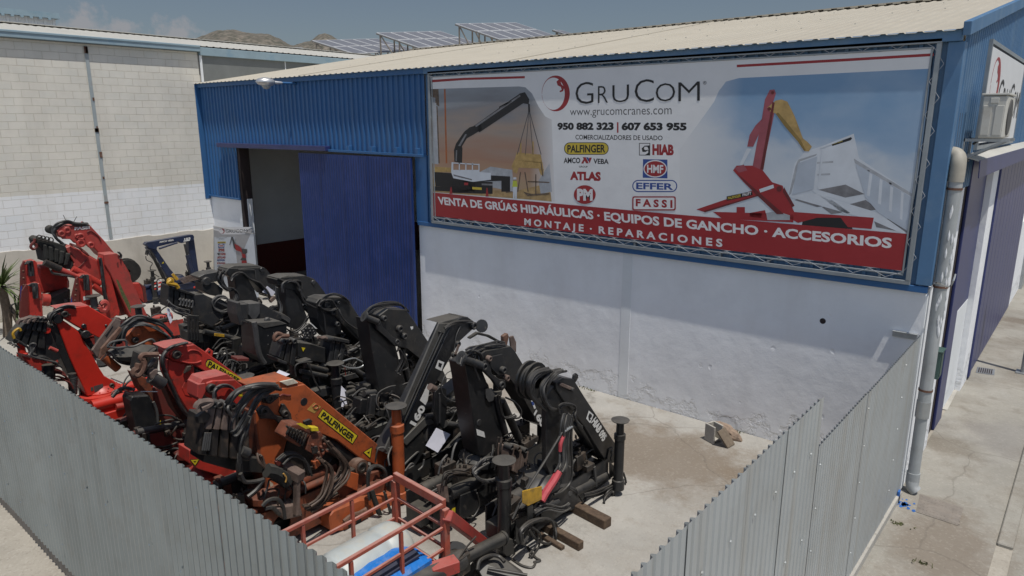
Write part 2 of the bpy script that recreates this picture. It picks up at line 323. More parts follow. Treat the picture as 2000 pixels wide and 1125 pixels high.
def plaster(key, col, stain, strength=0.9):
    m = mat(key, col, 0.8, var=0.05, vscale=1.2, dirt=stain, dirt_amt=0.35, dscale=1.1, dlo=0.52, dhi=0.75)
    n, l, b = nodes(m); geo = n.new('ShaderNodeNewGeometry')
    def nz(s, d, r):
        t = n.new('ShaderNodeTexNoise'); t.inputs['Scale'].default_value = s; t.inputs['Detail'].default_value = d; t.inputs['Roughness'].default_value = r
        l.new(geo.outputs['Position'], t.inputs['Vector']); return t.outputs['Fac']
    prev = None
    for s, d, r, dist, st in ((0.9, 3, 0.5, 0.06, 0.4), (3.0, 5, 0.55, 0.025, 0.5), (38.0, 4, 0.6, 0.004, 0.5)):
        bp = n.new('ShaderNodeBump'); bp.inputs['Distance'].default_value = dist; bp.inputs['Strength'].default_value = st * strength
        l.new(nz(s, d, r), bp.inputs['Height'])
        if prev: l.new(prev, bp.inputs['Normal'])
        prev = bp.outputs[0]
    # sparse pits and chips
    v = n.new('ShaderNodeTexVoronoi'); v.inputs['Scale'].default_value = 2.3; v.feature = 'F1'
    dn = n.new('ShaderNodeTexNoise'); dn.inputs['Scale'].default_value = 6; l.new(geo.outputs['Position'], dn.inputs['Vector'])
    mv = n.new('ShaderNodeMix'); mv.data_type = 'VECTOR'; mv.inputs[0].default_value = 0.12; l.new(geo.outputs['Position'], mv.inputs[4]); l.new(dn.outputs['Color'], mv.inputs[5])
    l.new(mv.outputs[1], v.inputs['Vector'])
    r = n.new('ShaderNodeMapRange'); r.inputs[1].default_value = 0.03; r.inputs[2].default_value = 0.085; l.new(v.outputs['Distance'], r.inputs[0])
    bp = n.new('ShaderNodeBump'); bp.inputs['Distance'].default_value = 0.02; bp.inputs['Strength'].default_value = 0.45 * strength; l.new(r.outputs[0], bp.inputs['Height']); l.new(prev, bp.inputs['Normal'])
    sp = n.new('ShaderNodeSeparateXYZ'); l.new(geo.outputs['Position'], sp.inputs[0])
    zr = n.new('ShaderNodeMapRange'); zr.inputs[1].default_value = 0.05; zr.inputs[2].default_value = 0.75; zr.inputs[3].default_value = 0.16; zr.inputs[4].default_value = -0.1; l.new(sp.outputs[2], zr.inputs[0])
    ad = n.new('ShaderNodeMath'); ad.operation = 'ADD'; l.new(zr.outputs[0], ad.inputs[0]); l.new(nz(1.7, 7, 0.68), ad.inputs[1])
    th = n.new('ShaderNodeMapRange'); th.inputs[1].default_value = 0.58; th.inputs[2].default_value = 0.68; l.new(ad.outputs[0], th.inputs[0])
    b3 = n.new('ShaderNodeBump'); b3.inputs['Distance'].default_value = 0.03; b3.inputs['Strength'].default_value = 0.9 * strength; b3.invert = True; l.new(th.outputs[0], b3.inputs['Height']); l.new(bp.outputs[0], b3.inputs['Normal'])
    l.new(b3.outputs[0], b.inputs['Normal'])
    return m
plaster('white_plaster', (0.83, 0.84, 0.855), (0.66, 0.66, 0.67))
plaster('white_smooth', (0.74, 0.76, 0.77), (0.6, 0.6, 0.6), 0.3)
plaster('cream_render', (0.56, 0.52, 0.45), (0.40, 0.37, 0.33), 1.0)
mat('flake_white', (0.78, 0.79, 0.80), 0.85, var=0.05, bump=0.6, bscale=30)

def block_mat(key, upper, lower, zsplit):
    m = mat(key, upper, 0.9, var=0.06, vscale=1.5)
    n, l, b = nodes(m); src = b.inputs['Base Color'].links[0].from_socket
    geo = n.new('ShaderNodeNewGeometry'); sp = n.new('ShaderNodeSeparateXYZ'); l.new(geo.outputs['Position'], sp.inputs[0])
    dn = n.new('ShaderNodeTexNoise'); dn.inputs['Scale'].default_value = 1.3; l.new(geo.outputs['Position'], dn.inputs['Vector'])
    ja = n.new('ShaderNodeMath'); ja.operation = 'MULTIPLY_ADD'; ja.inputs[1].default_value = 0.03; l.new(dn.outputs['Fac'], ja.inputs[0]); l.new(sp.outputs[2], ja.inputs[2])
    cv = n.new('ShaderNodeCombineXYZ'); l.new(sp.outputs[1], cv.inputs[0]); l.new(ja.outputs[0], cv.inputs[1])
    br = n.new('ShaderNodeTexBrick'); l.new(cv.outputs[0], br.inputs['Vector'])
    br.inputs['Scale'].default_value = 1.0; br.inputs['Brick Width'].default_value = 0.4; br.inputs['Row Height'].default_value = 0.2; br.inputs['Mortar Size'].default_value = 0.006; br.inputs['Mortar Smooth'].default_value = 0.3
    br.inputs['Color1'].default_value = (1, 1, 1, 1); br.inputs['Color2'].default_value = (0.93, 0.95, 0.965, 1); br.inputs['Mortar'].default_value = (0.80, 0.77, 0.72, 1); br.inputs['Bias'].default_value = 0.0
    jz = n.new('ShaderNodeMath'); jz.operation = 'GREATER_THAN'; jz.inputs[1].default_value = zsplit + 0.015; l.new(ja.outputs[0], jz.inputs[0])
    lo = n.new('ShaderNodeMix'); lo.data_type = 'RGBA'; l.new(jz.outputs[0], lo.inputs[0]); lo.inputs[6].default_value = (*lower, 1); l.new(src, lo.inputs[7])
    # mortar gaps partly filled
    mu = n.new('ShaderNodeMix'); mu.data_type = 'RGBA'; mu.blend_type = 'MULTIPLY'
    t2 = n.new('ShaderNodeTexNoise'); t2.inputs['Scale'].default_value = 2.2; t2.inputs['Detail'].default_value = 4; l.new(geo.outputs['Position'], t2.inputs['Vector'])
    r = n.new('ShaderNodeMapRange'); r.inputs[1].default_value = 0.35; r.inputs[2].default_value = 0.6; r.inputs[3].default_value = 0.3; l.new(t2.outputs['Fac'], r.inputs[0]); l.new(r.outputs[0], mu.inputs[0])
    l.new(lo.outputs[2], mu.inputs[6]); l.new(br.outputs['Color'], mu.inputs[7]); l.new(mu.outputs[2], b.inputs['Base Color'])
    bp = n.new('ShaderNodeBump'); bp.inputs['Distance'].default_value = 0.01; bp.inputs['Strength'].default_value = 0.8; bp.invert = True
    l.new(br.outputs['Fac'], bp.inputs['Height'])
    fn = n.new('ShaderNodeTexNoise'); fn.inputs['Scale'].default_value = 60; l.new(geo.outputs['Position'], fn.inputs['Vector'])
    bp2 = n.new('ShaderNodeBump'); bp2.inputs['Distance'].default_value = 0.004; l.new(fn.outputs['Fac'], bp2.inputs['Height']); l.new(bp.outputs[0], bp2.inputs['Normal']); l.new(bp2.outputs[0], b.inputs['Normal'])
    return m
block_mat('block', (0.70, 0.665, 0.585), (0.82, 0.82, 0.81), 3.28)
mat('blue_clad', (0.026, 0.115, 0.29), 0.5, var=0.05, vscale=2.5, dirt=(0.05, 0.13, 0.27), dirt_amt=0.4, dscale=1.5)
mat('blue_old', (0.075, 0.17, 0.31), 0.5, var=0.08, vscale=2.5, dirt=(0.16, 0.25, 0.36), dirt_amt=0.45, dscale=2.0)
mat('blue_pale', (0.25, 0.34, 0.39), 0.6, var=0.08, vscale=2.5, dirt=(0.12, 0.25, 0.36), dirt_amt=0.5, dscale=1.4, dlo=0.55, dhi=0.66)
mat('door_blue', (0.011, 0.032, 0.14), 0.42, var=0.10, vscale=1.5, dirt=(0.045, 0.065, 0.22), dirt_amt=0.4, dscale=3)
mat('roof_sheet', (0.43, 0.395, 0.325), 0.6, 0.0, var=0.05, vscale=0.8, dirt=(0.40, 0.36, 0.29), dirt_amt=0.5, dscale=0.7)
mat('roof_grey', (0.46, 0.45, 0.41), 0.6, 0.0, var=0.06, vscale=0.6)
mat('fence_metal', (0.34, 0.39, 0.42), 0.27, 0.8, var=0.10, vscale=1.1, dirt=(0.28, 0.29, 0.29), dirt_amt=0.5, dscale=2.5)
mat('fence_right', (0.40, 0.425, 0.43), 0.45, 0.2, var=0.07, vscale=1.1, dirt=(0.33, 0.33, 0.31), dirt_amt=0.5, dscale=2.0)
mat('pvc', (0.33, 0.35, 0.355), 0.5, var=0.08, vscale=4, dirt=(0.25, 0.25, 0.24), dirt_amt=0.5, dscale=5)
mat('pvc_dirty', (0.36, 0.335, 0.28), 0.6, var=0.15, vscale=5)
mat('translucent_grey', (0.17, 0.18, 0.175), 0.5, var=0.1, vscale=3)
mat('ac_white', (0.56, 0.55, 0.50), 0.5, var=0.08, dirt=(0.36, 0.31, 0.24), dirt_amt=0.5, dscale=6)
mat('dark_green', (0.035, 0.075, 0.065), 0.5, var=0.1)
mat('panel_frame', (0.55, 0.56, 0.57), 0.6)
mat('panel', (0.17, 0.175, 0.195), 0.35, 0.0, var=0.08)
mat('alu', (0.6, 0.6, 0.6), 0.35, 0.7)
mat('iron_cover', (0.21, 0.185, 0.16), 0.75, var=0.2, vscale=8, dirt=(0.2, 0.17, 0.14), dirt_amt=0.7, dscale=9)
mat('rock', (0.27, 0.20, 0.15), 0.9, var=0.35, vscale=12, bump=0.8, bscale=18)
mat('hill', (0.15, 0.13, 0.105), 0.95, var=0.4, vscale=0.12, dirt=(0.06, 0.062, 0.045), dirt_amt=0.8, dscale=0.16, dlo=0.46, dhi=0.56)
mat('blue_stain', (0.02, 0.12, 0.4), 0.6, var=0.3, vscale=20)
mat('leaf', (0.075, 0.11, 0.03), 0.5, var=0.3, vscale=9)
mat('weed', (0.09, 0.10, 0.035), 0.8, var=0.4, vscale=20)
mat('trunk', (0.16, 0.13, 0.10), 0.9, var=0.3, vscale=15, bump=0.6)

for k_, c_, a_, x_, z_ in (('fence_metal', (0.20, 0.22, 0.23), 0.45, 5.0, 0.3), ('fence_right', (0.33, 0.31, 0.27), 0.6, 5.0, 0.3), ('blue_clad', (0.06, 0.13, 0.24), 0.45, 4.0, 0.3), ('blue_old', (0.17, 0.25, 0.33), 0.5, 4.0, 0.25), ('block', (0.52, 0.48, 0.41), 0.35, 1.2, 0.18), ('cream_render', (0.36, 0.33, 0.28), 0.5, 1.5, 0.5), ('door_blue', (0.035, 0.055, 0.18), 0.5, 9.0, 0.3), ('white_plaster', (0.66, 0.65, 0.64), 0.25, 1.5, 0.3), ('roof_sheet', (0.38, 0.34, 0.27), 0.4, 1.6, 0.4), ('pvc', (0.5, 0.5, 0.5), 0.5, 14.0, 1.2)):
    streaks(M[k_], c_, a_, x_, z_)
# ------------------------------------------------------------------ ground
mb = MB(); mb.face([(-3500, -3500, -0.21), (3500, -3500, -0.21), (3500, 3500, -0.21), (-3500, 3500, -0.21)])
tag(mb.build('ground', M['gravel_dirt']), kind='structure')
def grid_sheet(name, x0, x1, y0, y1, z, m, nx, ny, amp=0.0, skirt=0.15):
    b = MB(); vv = []
    for j in range(ny + 1):
        for i in range(nx + 1):
            x = x0 + (x1 - x0) * i / nx; y = y0 + (y1 - y0) * j / ny
            e = min(i, nx - i, j, ny - j)
            vv.append((x, y, z + (noise.noise(Vector((x * 0.9, y * 0.9, 3.3))) * amp if e else 0)))
    b.add(vv, [(j * (nx + 1) + i, j * (nx + 1) + i + 1, (j + 1) * (nx + 1) + i + 1, (j + 1) * (nx + 1) + i) for j in range(ny) for i in range(nx)], True)
    o = b.build(name, m); return tag(o, kind='structure')
mb = MB(); mb.bb((-20.18, -8.74, -0.3), (-0.06, -0.005, -0.004)); tag(mb.build('yard_base', M['apron_concrete']), kind='structure')
grid_sheet('yard_floor', -20.17, -0.07, -8.73, -0.012, 0.006, M['yard_concrete'], 60, 30, 0.006)
mb = MB(); mb.bb((-0.02, -2.75, -0.4), (1.28, 40, -0.2)); tag(mb.build('pavement', M['street_concrete']), kind='structure')
mb = MB(); mb.bb((1.284, -0.75, -0.4), (1.46, 40, -0.16)); tag(mb.build('kerb', M['street_concrete'], bevel=0.015), kind='structure')
mb = MB(); mb.bb((1.464, -2.7, -0.4), (12, 40, -0.204)); tag(mb.build('road', M['street_concrete']), kind='structure')
mb = MB(); mb.prism([(-0.02, -2.75, -0.19), (0.65, -3.1, -0.19), (1.5, -3.9, -0.19), (4, -6.5, -0.19), (4, -14, -0.19), (-0.02, -14, -0.19)], (0, 0, -0.2)); tag(mb.build('apron', M['apron_concrete'], bevel=0.02), kind='structure')

# ------------------------------------------------------------------ hills
def hill(name, ridge, dist, depth):
    b = MB(); n = len(ridge); rows = 14; vv = []
    for j in range(rows + 1):
        t = j / rows
        for (px, py) in ridge:
            d = direction(px, py); d0 = Vector((d.x, d.y, 0)).normalized()
            h = d.z / math.hypot(d.x, d.y) * dist + CAM.z
            D = dist - depth * (1 - t) if t <= 1 else dist
            p = CAM + d0 * D
            z = h * math.sin(t * math.pi / 2) ** 1.1
            q = Vector((p.x, p.y, 0)) * 0.02
            z += noise.fractal(q * 1.7, 1.0, 2.0, 5) * 5.0 * (1 - abs(t - 0.5)) * (0.25 if t == 1 else 1)
            vv.append((p.x, p.y, z - 1))
    # far side
    for (px, py) in ridge:
        d = direction(px, py); d0 = Vector((d.x, d.y, 0)).normalized(); p = CAM + d0 * (dist + depth); vv.append((p.x, p.y, -1))
    rows += 1
    b.add(vv, [(j * n + i, j * n + i + 1, (j + 1) * n + i + 1, (j + 1) * n + i) for j in range(rows) for i in range(n - 1)], True)
    return tag(b.build(name, M['hill']), kind='structure')
def interp(pts, step):
    out = []
    for (a, b), (c, d) in zip(pts, pts[1:]):
        k = max(1, int((c - a) / step))
        for i in range(k):
            t = i / k; s = t * t * (3 - 2 * t); out.append((a + (c - a) * t, b + (d - b) * (0.5 * t + 0.5 * s)))
    return out + [pts[-1]]
hill('hills', interp([(250, 130), (330, 100), (395, 74), (430, 63), (455, 60), (480, 67), (500, 68), (522, 68), (545, 78), (568, 90), (600, 100), (680, 125)], 5), 900, 320)
hill('hills', interp([(520, 110), (570, 90), (605, 80), (622, 70), (634, 66), (648, 70), (662, 78), (690, 92), (760, 120)], 5), 1200, 300)

# ------------------------------------------------------------------ profiled sheet helpers
def sheet(b, p0, du, length, dv, height, nor, pitch, depth, kind='trap', v0f=None, v1f=None, thick=0.0):
    """profiled sheet: runs along du for length, ribs along dv"""
    p0 = Vector(p0); du = Vector(du); dv = Vector(dv); nor = Vector(nor)
    us = []
    if kind == 'trap':
        k = 0
        while k * pitch < length:
            for fr, h in ((0.0, 0), (0.58, 0), (0.66, 1), (0.90, 1), (0.98, 0)):
                u = (k + fr) * pitch
                if u <= length: us.append((u, h * depth))
            k += 1
    elif kind in ('groove', 'rib'):
        k = 0; prof = ((0.0, 1), (0.50, 1), (0.60, 0.25), (0.66, 0.0), (0.74, 0.0), (0.80, 0.25), (0.90, 1)) if kind == 'groove' else ((0.0, 0), (0.34, 0.03), (0.50, 0.8), (0.56, 1.0), (0.66, 1.0), (0.72, 0.8), (0.88, 0.03))
        while k * pitch < length:
            for fr, h in prof:
                u = (k + fr) * pitch
                if u <= length: us.append((u, h * depth))
            k += 1
    else:
        nn = int(length / pitch * 10)
        for i in range(nn + 1):
            u = length * i / nn; us.append((u, depth * 0.5 * (1 + math.cos(2 * math.pi * u / pitch))))
    us.append((length, us[-1][1]))
    lo = [p0 + du * u + nor * h + dv * (v0f(u) if v0f else 0) for u, h in us]
    hi = [p0 + du * u + nor * h + dv * (v1f(u) if v1f else height) for u, h in us]
    n = len(us)
    b.add(lo + hi, [(i, i + 1, n + i + 1, n + i) for i in range(n - 1)], kind != 'trap')
    return b

# ------------------------------------------------------------------ main warehouse
L = 20.18; EZ = 6.34; SL = 0.18; RY = 8.95; RZ = EZ + SL * RY
XO0, XO1 = -18.32, -10.44     # doorway
WH = thing('warehouse', 'white and bright blue warehouse with a pale ribbed roof, at the back of the yard', 'warehouse', (-10, 0, 0))
mb = MB()
mb.bb((XO1, 0.0, -0.3), (-0.0, 0.22, 2.9)); mb.bb((-L, 0.0, -0.3), (XO0, 0.22, 2.9))
mb.bb((-0.22, 0.221, -0.3), (-0.001, 1.95, 4.6)); mb.bb((-0.30, 5.2, -0.3), (0.02, 6.05, 4.5))
wall_o = mb.build('wall', M['white_plaster'], WH)
# pilaster strip and peeling render at the foot of the wall
mb = MB(); a = wall(1218, 720); mb.bb((a.x - 0.1, -0.006, -0.02), (a.x + 0.1, 0.02, 2.86)); mb.build('pilaster', M['white_smooth'], WH)
# pipe hole in the wall
a = wall(1607, 627); mb = MB(); mb.cyl((a.x, -0.004, a.z), (a.x, 0.05, a.z), 0.045); mb.build('pipe_hole', M['interior_dark'], WH)
# interior
mb = MB(); mb.bb((-19.95, 0.25, 1.16), (-19.85, 8.8, 6.1)); mb.bb((-19.95, 8.8, 0), (-0.3, 8.9, 6.1)); mb.build('interior_wall', M['white_smooth'], WH)
mb = MB(); mb.bb((-19.95, 0.25, 0), (-19.83, 8.8, 1.158)); mb.build('interior_dado', M['red_dark'], WH)
mb = MB(); mb.bb((-19.9, 0.2, -0.05), (-0.3, 8.8, 0.0)); mb.build('interior_floor', M['apron_concrete'], WH)
# front cladding
mb = MB(); CY = -0.035
sheet(mb, (-L, CY, 4.46), (1, 0, 0), L - 10.06, (0, 0, 1), 6.22 - 4.46, (0, -1, 0), 0.185, 0.035)
sheet(mb, (-L, CY, 2.93), (1, 0, 0), L + XO0 - 0.0, (0, 0, 1), 1.54, (0, -1, 0), 0.185, 0.035)
mb.build('blue_cladding', M['blue_clad'], WH)
mb = MB(); sheet(mb, (-10.05, CY, 2.95), (1, 0, 0), 10.04, (0, 0, 1), 6.22 - 2.95, (0, -1, 0), 0.185, 0.035); mb.build('blue_cladding', M['blue_old'], WH)
mb = MB(); mb.bb((-10.44, CY - 0.03, 2.9), (-10.06, CY + 0.02, 4.45)); mb.build('cladding_strip', M['blue_clad'], WH)
mb = MB(); mb.bb((-10.4, -0.085, 2.85), (0.0, 0.0, 2.945)); mb.bb((-L, -0.085, 2.87), (XO0, 0.0, 2.925)); mb.build('base_flashing', M['blue_clad'], WH, bevel=0.006)
mb = MB(); mb.bb((-L, -0.13, 6.2), (-10.02, -0.04, 6.335)); mb.build('eave_fascia', M['blue_clad'], WH, bevel=0.008)
mb = MB(); mb.bb((-10.018, -0.14, 6.19), (0.0, -0.04, 6.335)); mb.bb((-0.16, -0.09, 2.96), (0.035, 0.12, 6.188)); mb.build('eave_fascia', M['blue_old'], WH, bevel=0.008)
# gutter track of the sliding door, with brackets
mb = MB(); mb.beam((-19.1, -0.16, 4.5), (-13.6, -0.16, 4.52), 0.16, 0.13); mb.build('door_canopy', M['purple_blue'], WH, bevel=0.01)
mb = MB(); mb.beam((-13.6, -0.13, 4.47), (-10.1, -0.13, 4.44), 0.05, 0.06)
for x in (-12.8, -11.9, -11.0, -10.3): mb.bb((x - 0.05, -0.15, 4.44), (x + 0.05, -0.03, 4.6))
mb.build('door_rail', M['blue_clad'], WH, bevel=0.004)
# door jamb
mb = MB(); mb.bb((XO0 - 0.02, -0.02, 0), (XO0 + 0.12, 0.3, 4.45)); mb.build('door_jamb', M['interior_dark'], WH)
mb = MB(); mb.bb((XO0 + 0.12, 0.1, 0), (XO0 + 0.17, 0.25, 2.9)); mb.build('door_post', M['white_smooth'], WH)
# sliding door leaf
mb = MB(); sheet(mb, (-14.88, -0.16, 0.05), (1, 0, 0), 4.35, (0, 0, 1), 4.33, (0, -1, 0), 0.098, 0.022, 'sin')
mb.bb((-14.88, -0.155, 0.05), (-10.5, -0.12, 4.38)); mb.bb((-10.53, -0.19, 0.03), (-10.47, -0.12, 4.38))
for x in (-13.95, -12.95, -12.05): mb.bb((x, -0.19, 0.05), (x + 0.02, -0.183, 4.38))
mb.build('sliding_door', M['door_blue'], WH)
# roof: both slopes, ridge cap
mb = MB(); ns = math.sqrt(1 + SL * SL)
sheet(mb, (-L - 0.05, -0.2, EZ + 0.01 - 0.2 * SL), (1, 0, 0), L + 0.13, (0, 1 / ns, SL / ns), (RY + 0.2) * ns, (0, -SL / ns, 1 / ns), 0.22, 0.016)
sheet(mb, (-L - 0.05, RY, RZ + 0.01), (1, 0, 0), L + 0.13, (0, 1 / ns, -SL / ns), 9.0 * ns, (0, SL / ns, 1 / ns), 0.22, 0.035)
for x in (-14.6, -7.5): mb.beam((x, -0.2, EZ + 0.03 - .036), (x, RY, RZ + 0.03), 0.02, 0.02)
mb.build('roof', M['roof_sheet'], WH)
mb = MB()
k = 0; x = -L
while x < 0:
    w = 0.3; mb.bb((x, RY - 0.25, RZ + 0.0), (x + 0.16, RY + 0.05, RZ + 0.03)); mb.bb((x, RY - 0.2, RZ + 0.031), (x + 0.318, RY + 0.2, RZ + 0.05)); x += 0.32
mb.build('ridge_cap', M['roof_sheet'], WH)
# translucent ribs: lap lines with screws along the slope
mb = MB(); random.seed(11)
for yy in (2.2, 4.6, 6.9):
    x = -L + 0.2
    while x < -0.2:
        if random.random() < 0.55:
            x += 0.44; continue
        z = EZ + SL * yy + 0.045; mb.box((x, yy + random.uniform(-.01, .01), z), (0.02, 0.02, 0.014)); x += 0.44
mb.build('roof_screws', M['roof_grey'], WH)
# gable end facing the street
mb = MB()
sheet(mb, (-0.0, 0.12, 4.6), (0, 1, 0), 8.8, (0, 0, 1), 1, (1, 0, 0), 0.185, 0.035, v0f=lambda u: -0.4 if u < 2.0 else 0.0, v1f=lambda u: EZ - 4.6 + SL * (u + 0.12) - 0.02)
sheet(mb, (-0.0, 8.93, 4.6), (0, 1, 0), 9.2, (0, 0, 1), 1, (1, 0, 0), 0.185, 0.035, v1f=lambda u: RZ - 4.6 - SL * u - 0.02)
mb.build('gable_cladding', M['blue_old'], WH)
mb = MB(); mb.beam((0.05, -0.2, EZ - 0.03 + .02), (0.05, RY, RZ - 0.03 + .02), 0.09, 0.17); mb.beam((0.05, RY, RZ - 0.01), (0.05, RY + 9, RZ - 0.01 - 9 * SL), 0.09, 0.17)
mb.build('verge_flashing', M['blue_old'], WH, bevel=0.006)
# street front: recess, posts, shutters
mb = MB(); mb.bb((-0.5, 1.96, -0.3), (-0.4, 2.5, 4.6)); mb.bb((-0.5, 2.501, -0.3), (-0.07, 3.5, 4.6)); mb.build('recess_shade_box', M['interior_dark'], WH)  # solid dark boxes: shade of the opening put into their colour
mb = MB(); mb.bb((-0.068, 2.72, -0.2), (-0.02, 3.42, 4.6)); mb.build('entrance_door', M['purple_blue'], WH, bevel=0.01)
mb = MB(); mb.bb((-0.4, 3.6, -0.2), (-0.08, 5.19, 1.75)); mb.build('door_panel', M['white_smooth'], WH, bevel=0.01)
mb = MB(); mb.bb((-0.4, 3.6, 1.754), (-0.081, 5.19, 4.6)); mb.build('entrance_door', M['purple_blue'], WH)
mb = MB()
for i in range(11):
    y = 6.3 + i * 0.68; mb.bb((-0.06 if i else -0.02, y, -0.15), (0.03, y + 0.66, 4.55))
mb.bb((-0.1, 6.06, -0.15), (0.06, 6.28, 4.55)); mb.build('shutter_door', M['purple_blue'], WH, bevel=0.008)
mb = MB(); mb.bb((-0.2, 13.9, -0.2), (0.0, 40, 2.3)); mb.build('side_wall', M['white_plaster'], WH)
mb = MB(); mb.bb((-0.02, 17, -0.2), (0.08, 23, 2.2)); mb.build('side_gate', M['galv'], WH)
# canopy over the street entrances
mb = MB(); mb.prism([(0.04, 0.9, 4.70), (0.04, 14, 4.70), (0.26, 14, 4.63), (0.26, 0.9, 4.63)], (0, 0, 0.02)); mb.build('street_canopy', M['roof_grey'], WH, bevel=0.004)
mb = MB(); mb.prism([(0.262, 0.9, 4.65), (0.262, 14, 4.65), (0.275, 14, 4.40), (0.275, 0.9, 4.40)], (0.012, 0, 0)); mb.build('canopy_valance', M['purple_blue'], WH)
mb = MB(); mb.bb((-0.02, 0.28, 4.25), (0.02, 0.72, 5.3)); mb.build('window', M['interior_dark'], WH)
mb = MB(); mb.bb((0.0, 0.72, 4.2), (0.05, 0.78, 5.3)); mb.build('window_frame', M['blue_old'], WH)
# blue paint line on block wall next to it
mb = MB(); mb.bb((-L - 0.01, -0.2, 2.8), (-L + 0.012, -0.02, 6.3)); mb.build('corner_flashing', M['blue_clad'], WH)

# ------------------------------------------------------------------ block-built neighbour on the left
NB = thing('neighbour_warehouse', 'unpainted concrete block warehouse with pale blue gutter, left side of the yard', 'warehouse', (-24, -3, 0))
mb = MB(); mb.bb((-L - 0.2, -16, -0.3), (-L, 0.0, 7.25)); mb.bb((-28, -16.2, -0.3), (-L, -16.01, 7.25)); mb.build('block_wall', M['block'], NB)
mb = MB(); pts = []
y = -16.0
pts = [(-L, -16.0, 0), (-L, -0.02, 0)]
top = []
while y < -0.02:
    top.append((-L, y, 1.84 + 0.06 * noise.noise(Vector((y * 1.5, 0, 0))) + 0.03 * noise.noise(Vector((y * 7, 2, 0))))); y += 0.12
mb.prism(pts + top[::-1], (0.035, 0, 0)); mb.build('rendered_plinth', M['cream_render'], NB, bevel=0.004)
mb = MB()
for y, z0 in ((-3.12, 1.9), (-9.5, 1.9)):
    mb.bb((-L - 0.01, y - 0.04, z0), (-L + 0.02, y + 0.04, 7.2)); mb.bb((-L + 0.021, y - 0.06, z0), (-L + 0.03, y - 0.04, 7.2))
mat('post_grey', (0.33, 0.37, 0.38), 0.6, var=0.1, dirt=(0.25, 0.17, 0.11), dirt_amt=0.6, dscale=3, dlo=0.55, dhi=0.7); mb.build('steel_post', M['post_grey'], NB, bevel=0.004)
mb = MB(); random.seed(5)
for i in range(9):
    z = random.choice([7.0, 6.85, 5.75, 4.9, 4.2, 3.9, 3.6, 2.9]); h = random.uniform(0.04, 0.2); mb.bb((-L + 0.031, -3.19 + random.uniform(0, .06), z), (-L + 0.034, -3.1 + random.uniform(0, .03), z + h))
mb.build('rust_marks', M['rust'], NB)
mb = MB(); mb.bb((-L - 0.1, -16.3, 7.26), (-L + 0.16, 0.03, 7.42)); mb.bb((-L + 0.161, -16.3, 7.38), (-L + 0.18, 0.03, 7.44)); mb.build('gutter', M['blue_pale'], NB, bevel=0.01)
mb = MB(); sheet(mb, (-L + 0.1, -16.4, 7.43), (0, 1, 0), 34, (-0.989, 0, 0.148), 4.0, (0.148, 0, 0.989), 0.22, 0.014)
sheet(mb, (-24.06, -16.4, 8.03), (0, 1, 0), 34, (-0.989, 0, -0.148), 4.0, (-0.148, 0, 0.989), 0.22, 0.035)
y = -16.4
while y < 17.5: mb.bb((-24.25, y, 8.045), (-23.85, y + 0.32, 8.065)); y += 0.33
mb.build('roof', M['roof_grey'], NB)
mb = MB(); mb.bb((-L - 0.05, 0.035, 7.16), (-L + 0.1, 17.0, 7.40)); mb.build('blue_fascia', M['blue_pale'], NB, bevel=0.01)
mb = MB(); mb.bb((-L - 0.04, 0.09, 5.9), (-L + 0.02, 17.0, 7.158)); mb.build('translucent_panel', M['translucent_grey'], NB)
mb = MB(); mb.bb((-L + 0.021, 0.03, 6.3), (-L + 0.06, 0.1, 7.158)); mb.bb((-L + 0.021, 3.0, 6.3), (-L + 0.028, 3.03, 7.158)); mb.build('panel_trim', M['white_smooth'], NB)
mb = MB(); mb.bb((-28.0, 0.0, -0.3), (-L - 0.06, 17, 7.3)); mb.bb((-27.9, -16, 0), (-27.8, 0, 7.3)); mb.build('rear_wall', M['block'], NB)

# white shed roof-house further back
SH = thing('shed', 'white ribbed metal shed rising behind the block warehouse roof, far left', 'shed', (-33, -4, 0))
mb = MB(); sheet(mb, (-30, -14, 0), (0, 1, 0), 13.5, (0, 0, 1), 9.0, (1, 0, 0), 0.3, 0.04); mb.bb((-36, -14, 0), (-30.02, -0.5, 8.95)); mb.build('shed_wall', M['white_paint'], SH)
mb = MB(); mb.bb((-36.2, -14.2, 9.0), (-29.8, -0.4, 9.2)); y = -14
while y < -0.6: mb.bb((-29.85, y, 8.93), (-29.78, y + 0.1, 9.0)); y += 0.3
mb.build('shed_roof', M['blue_pale'], SH)

# building that carries the solar panels, behind
SB = thing('rear_building', 'low rear building under the rooftop solar panels, hidden by the pale roof', 'building', (-28, 22, 0))
mb = MB(); mb.bb((-42, 10, -0.3), (-28.05, 34, 7.9)); mb.build('wall', M['white_plaster'], SB)
mb = MB(); mb.bb((-42.2, 9.8, 7.9), (-28.02, 34.2, 8.05)); mb.build('roof', M['roof_grey'], SB)
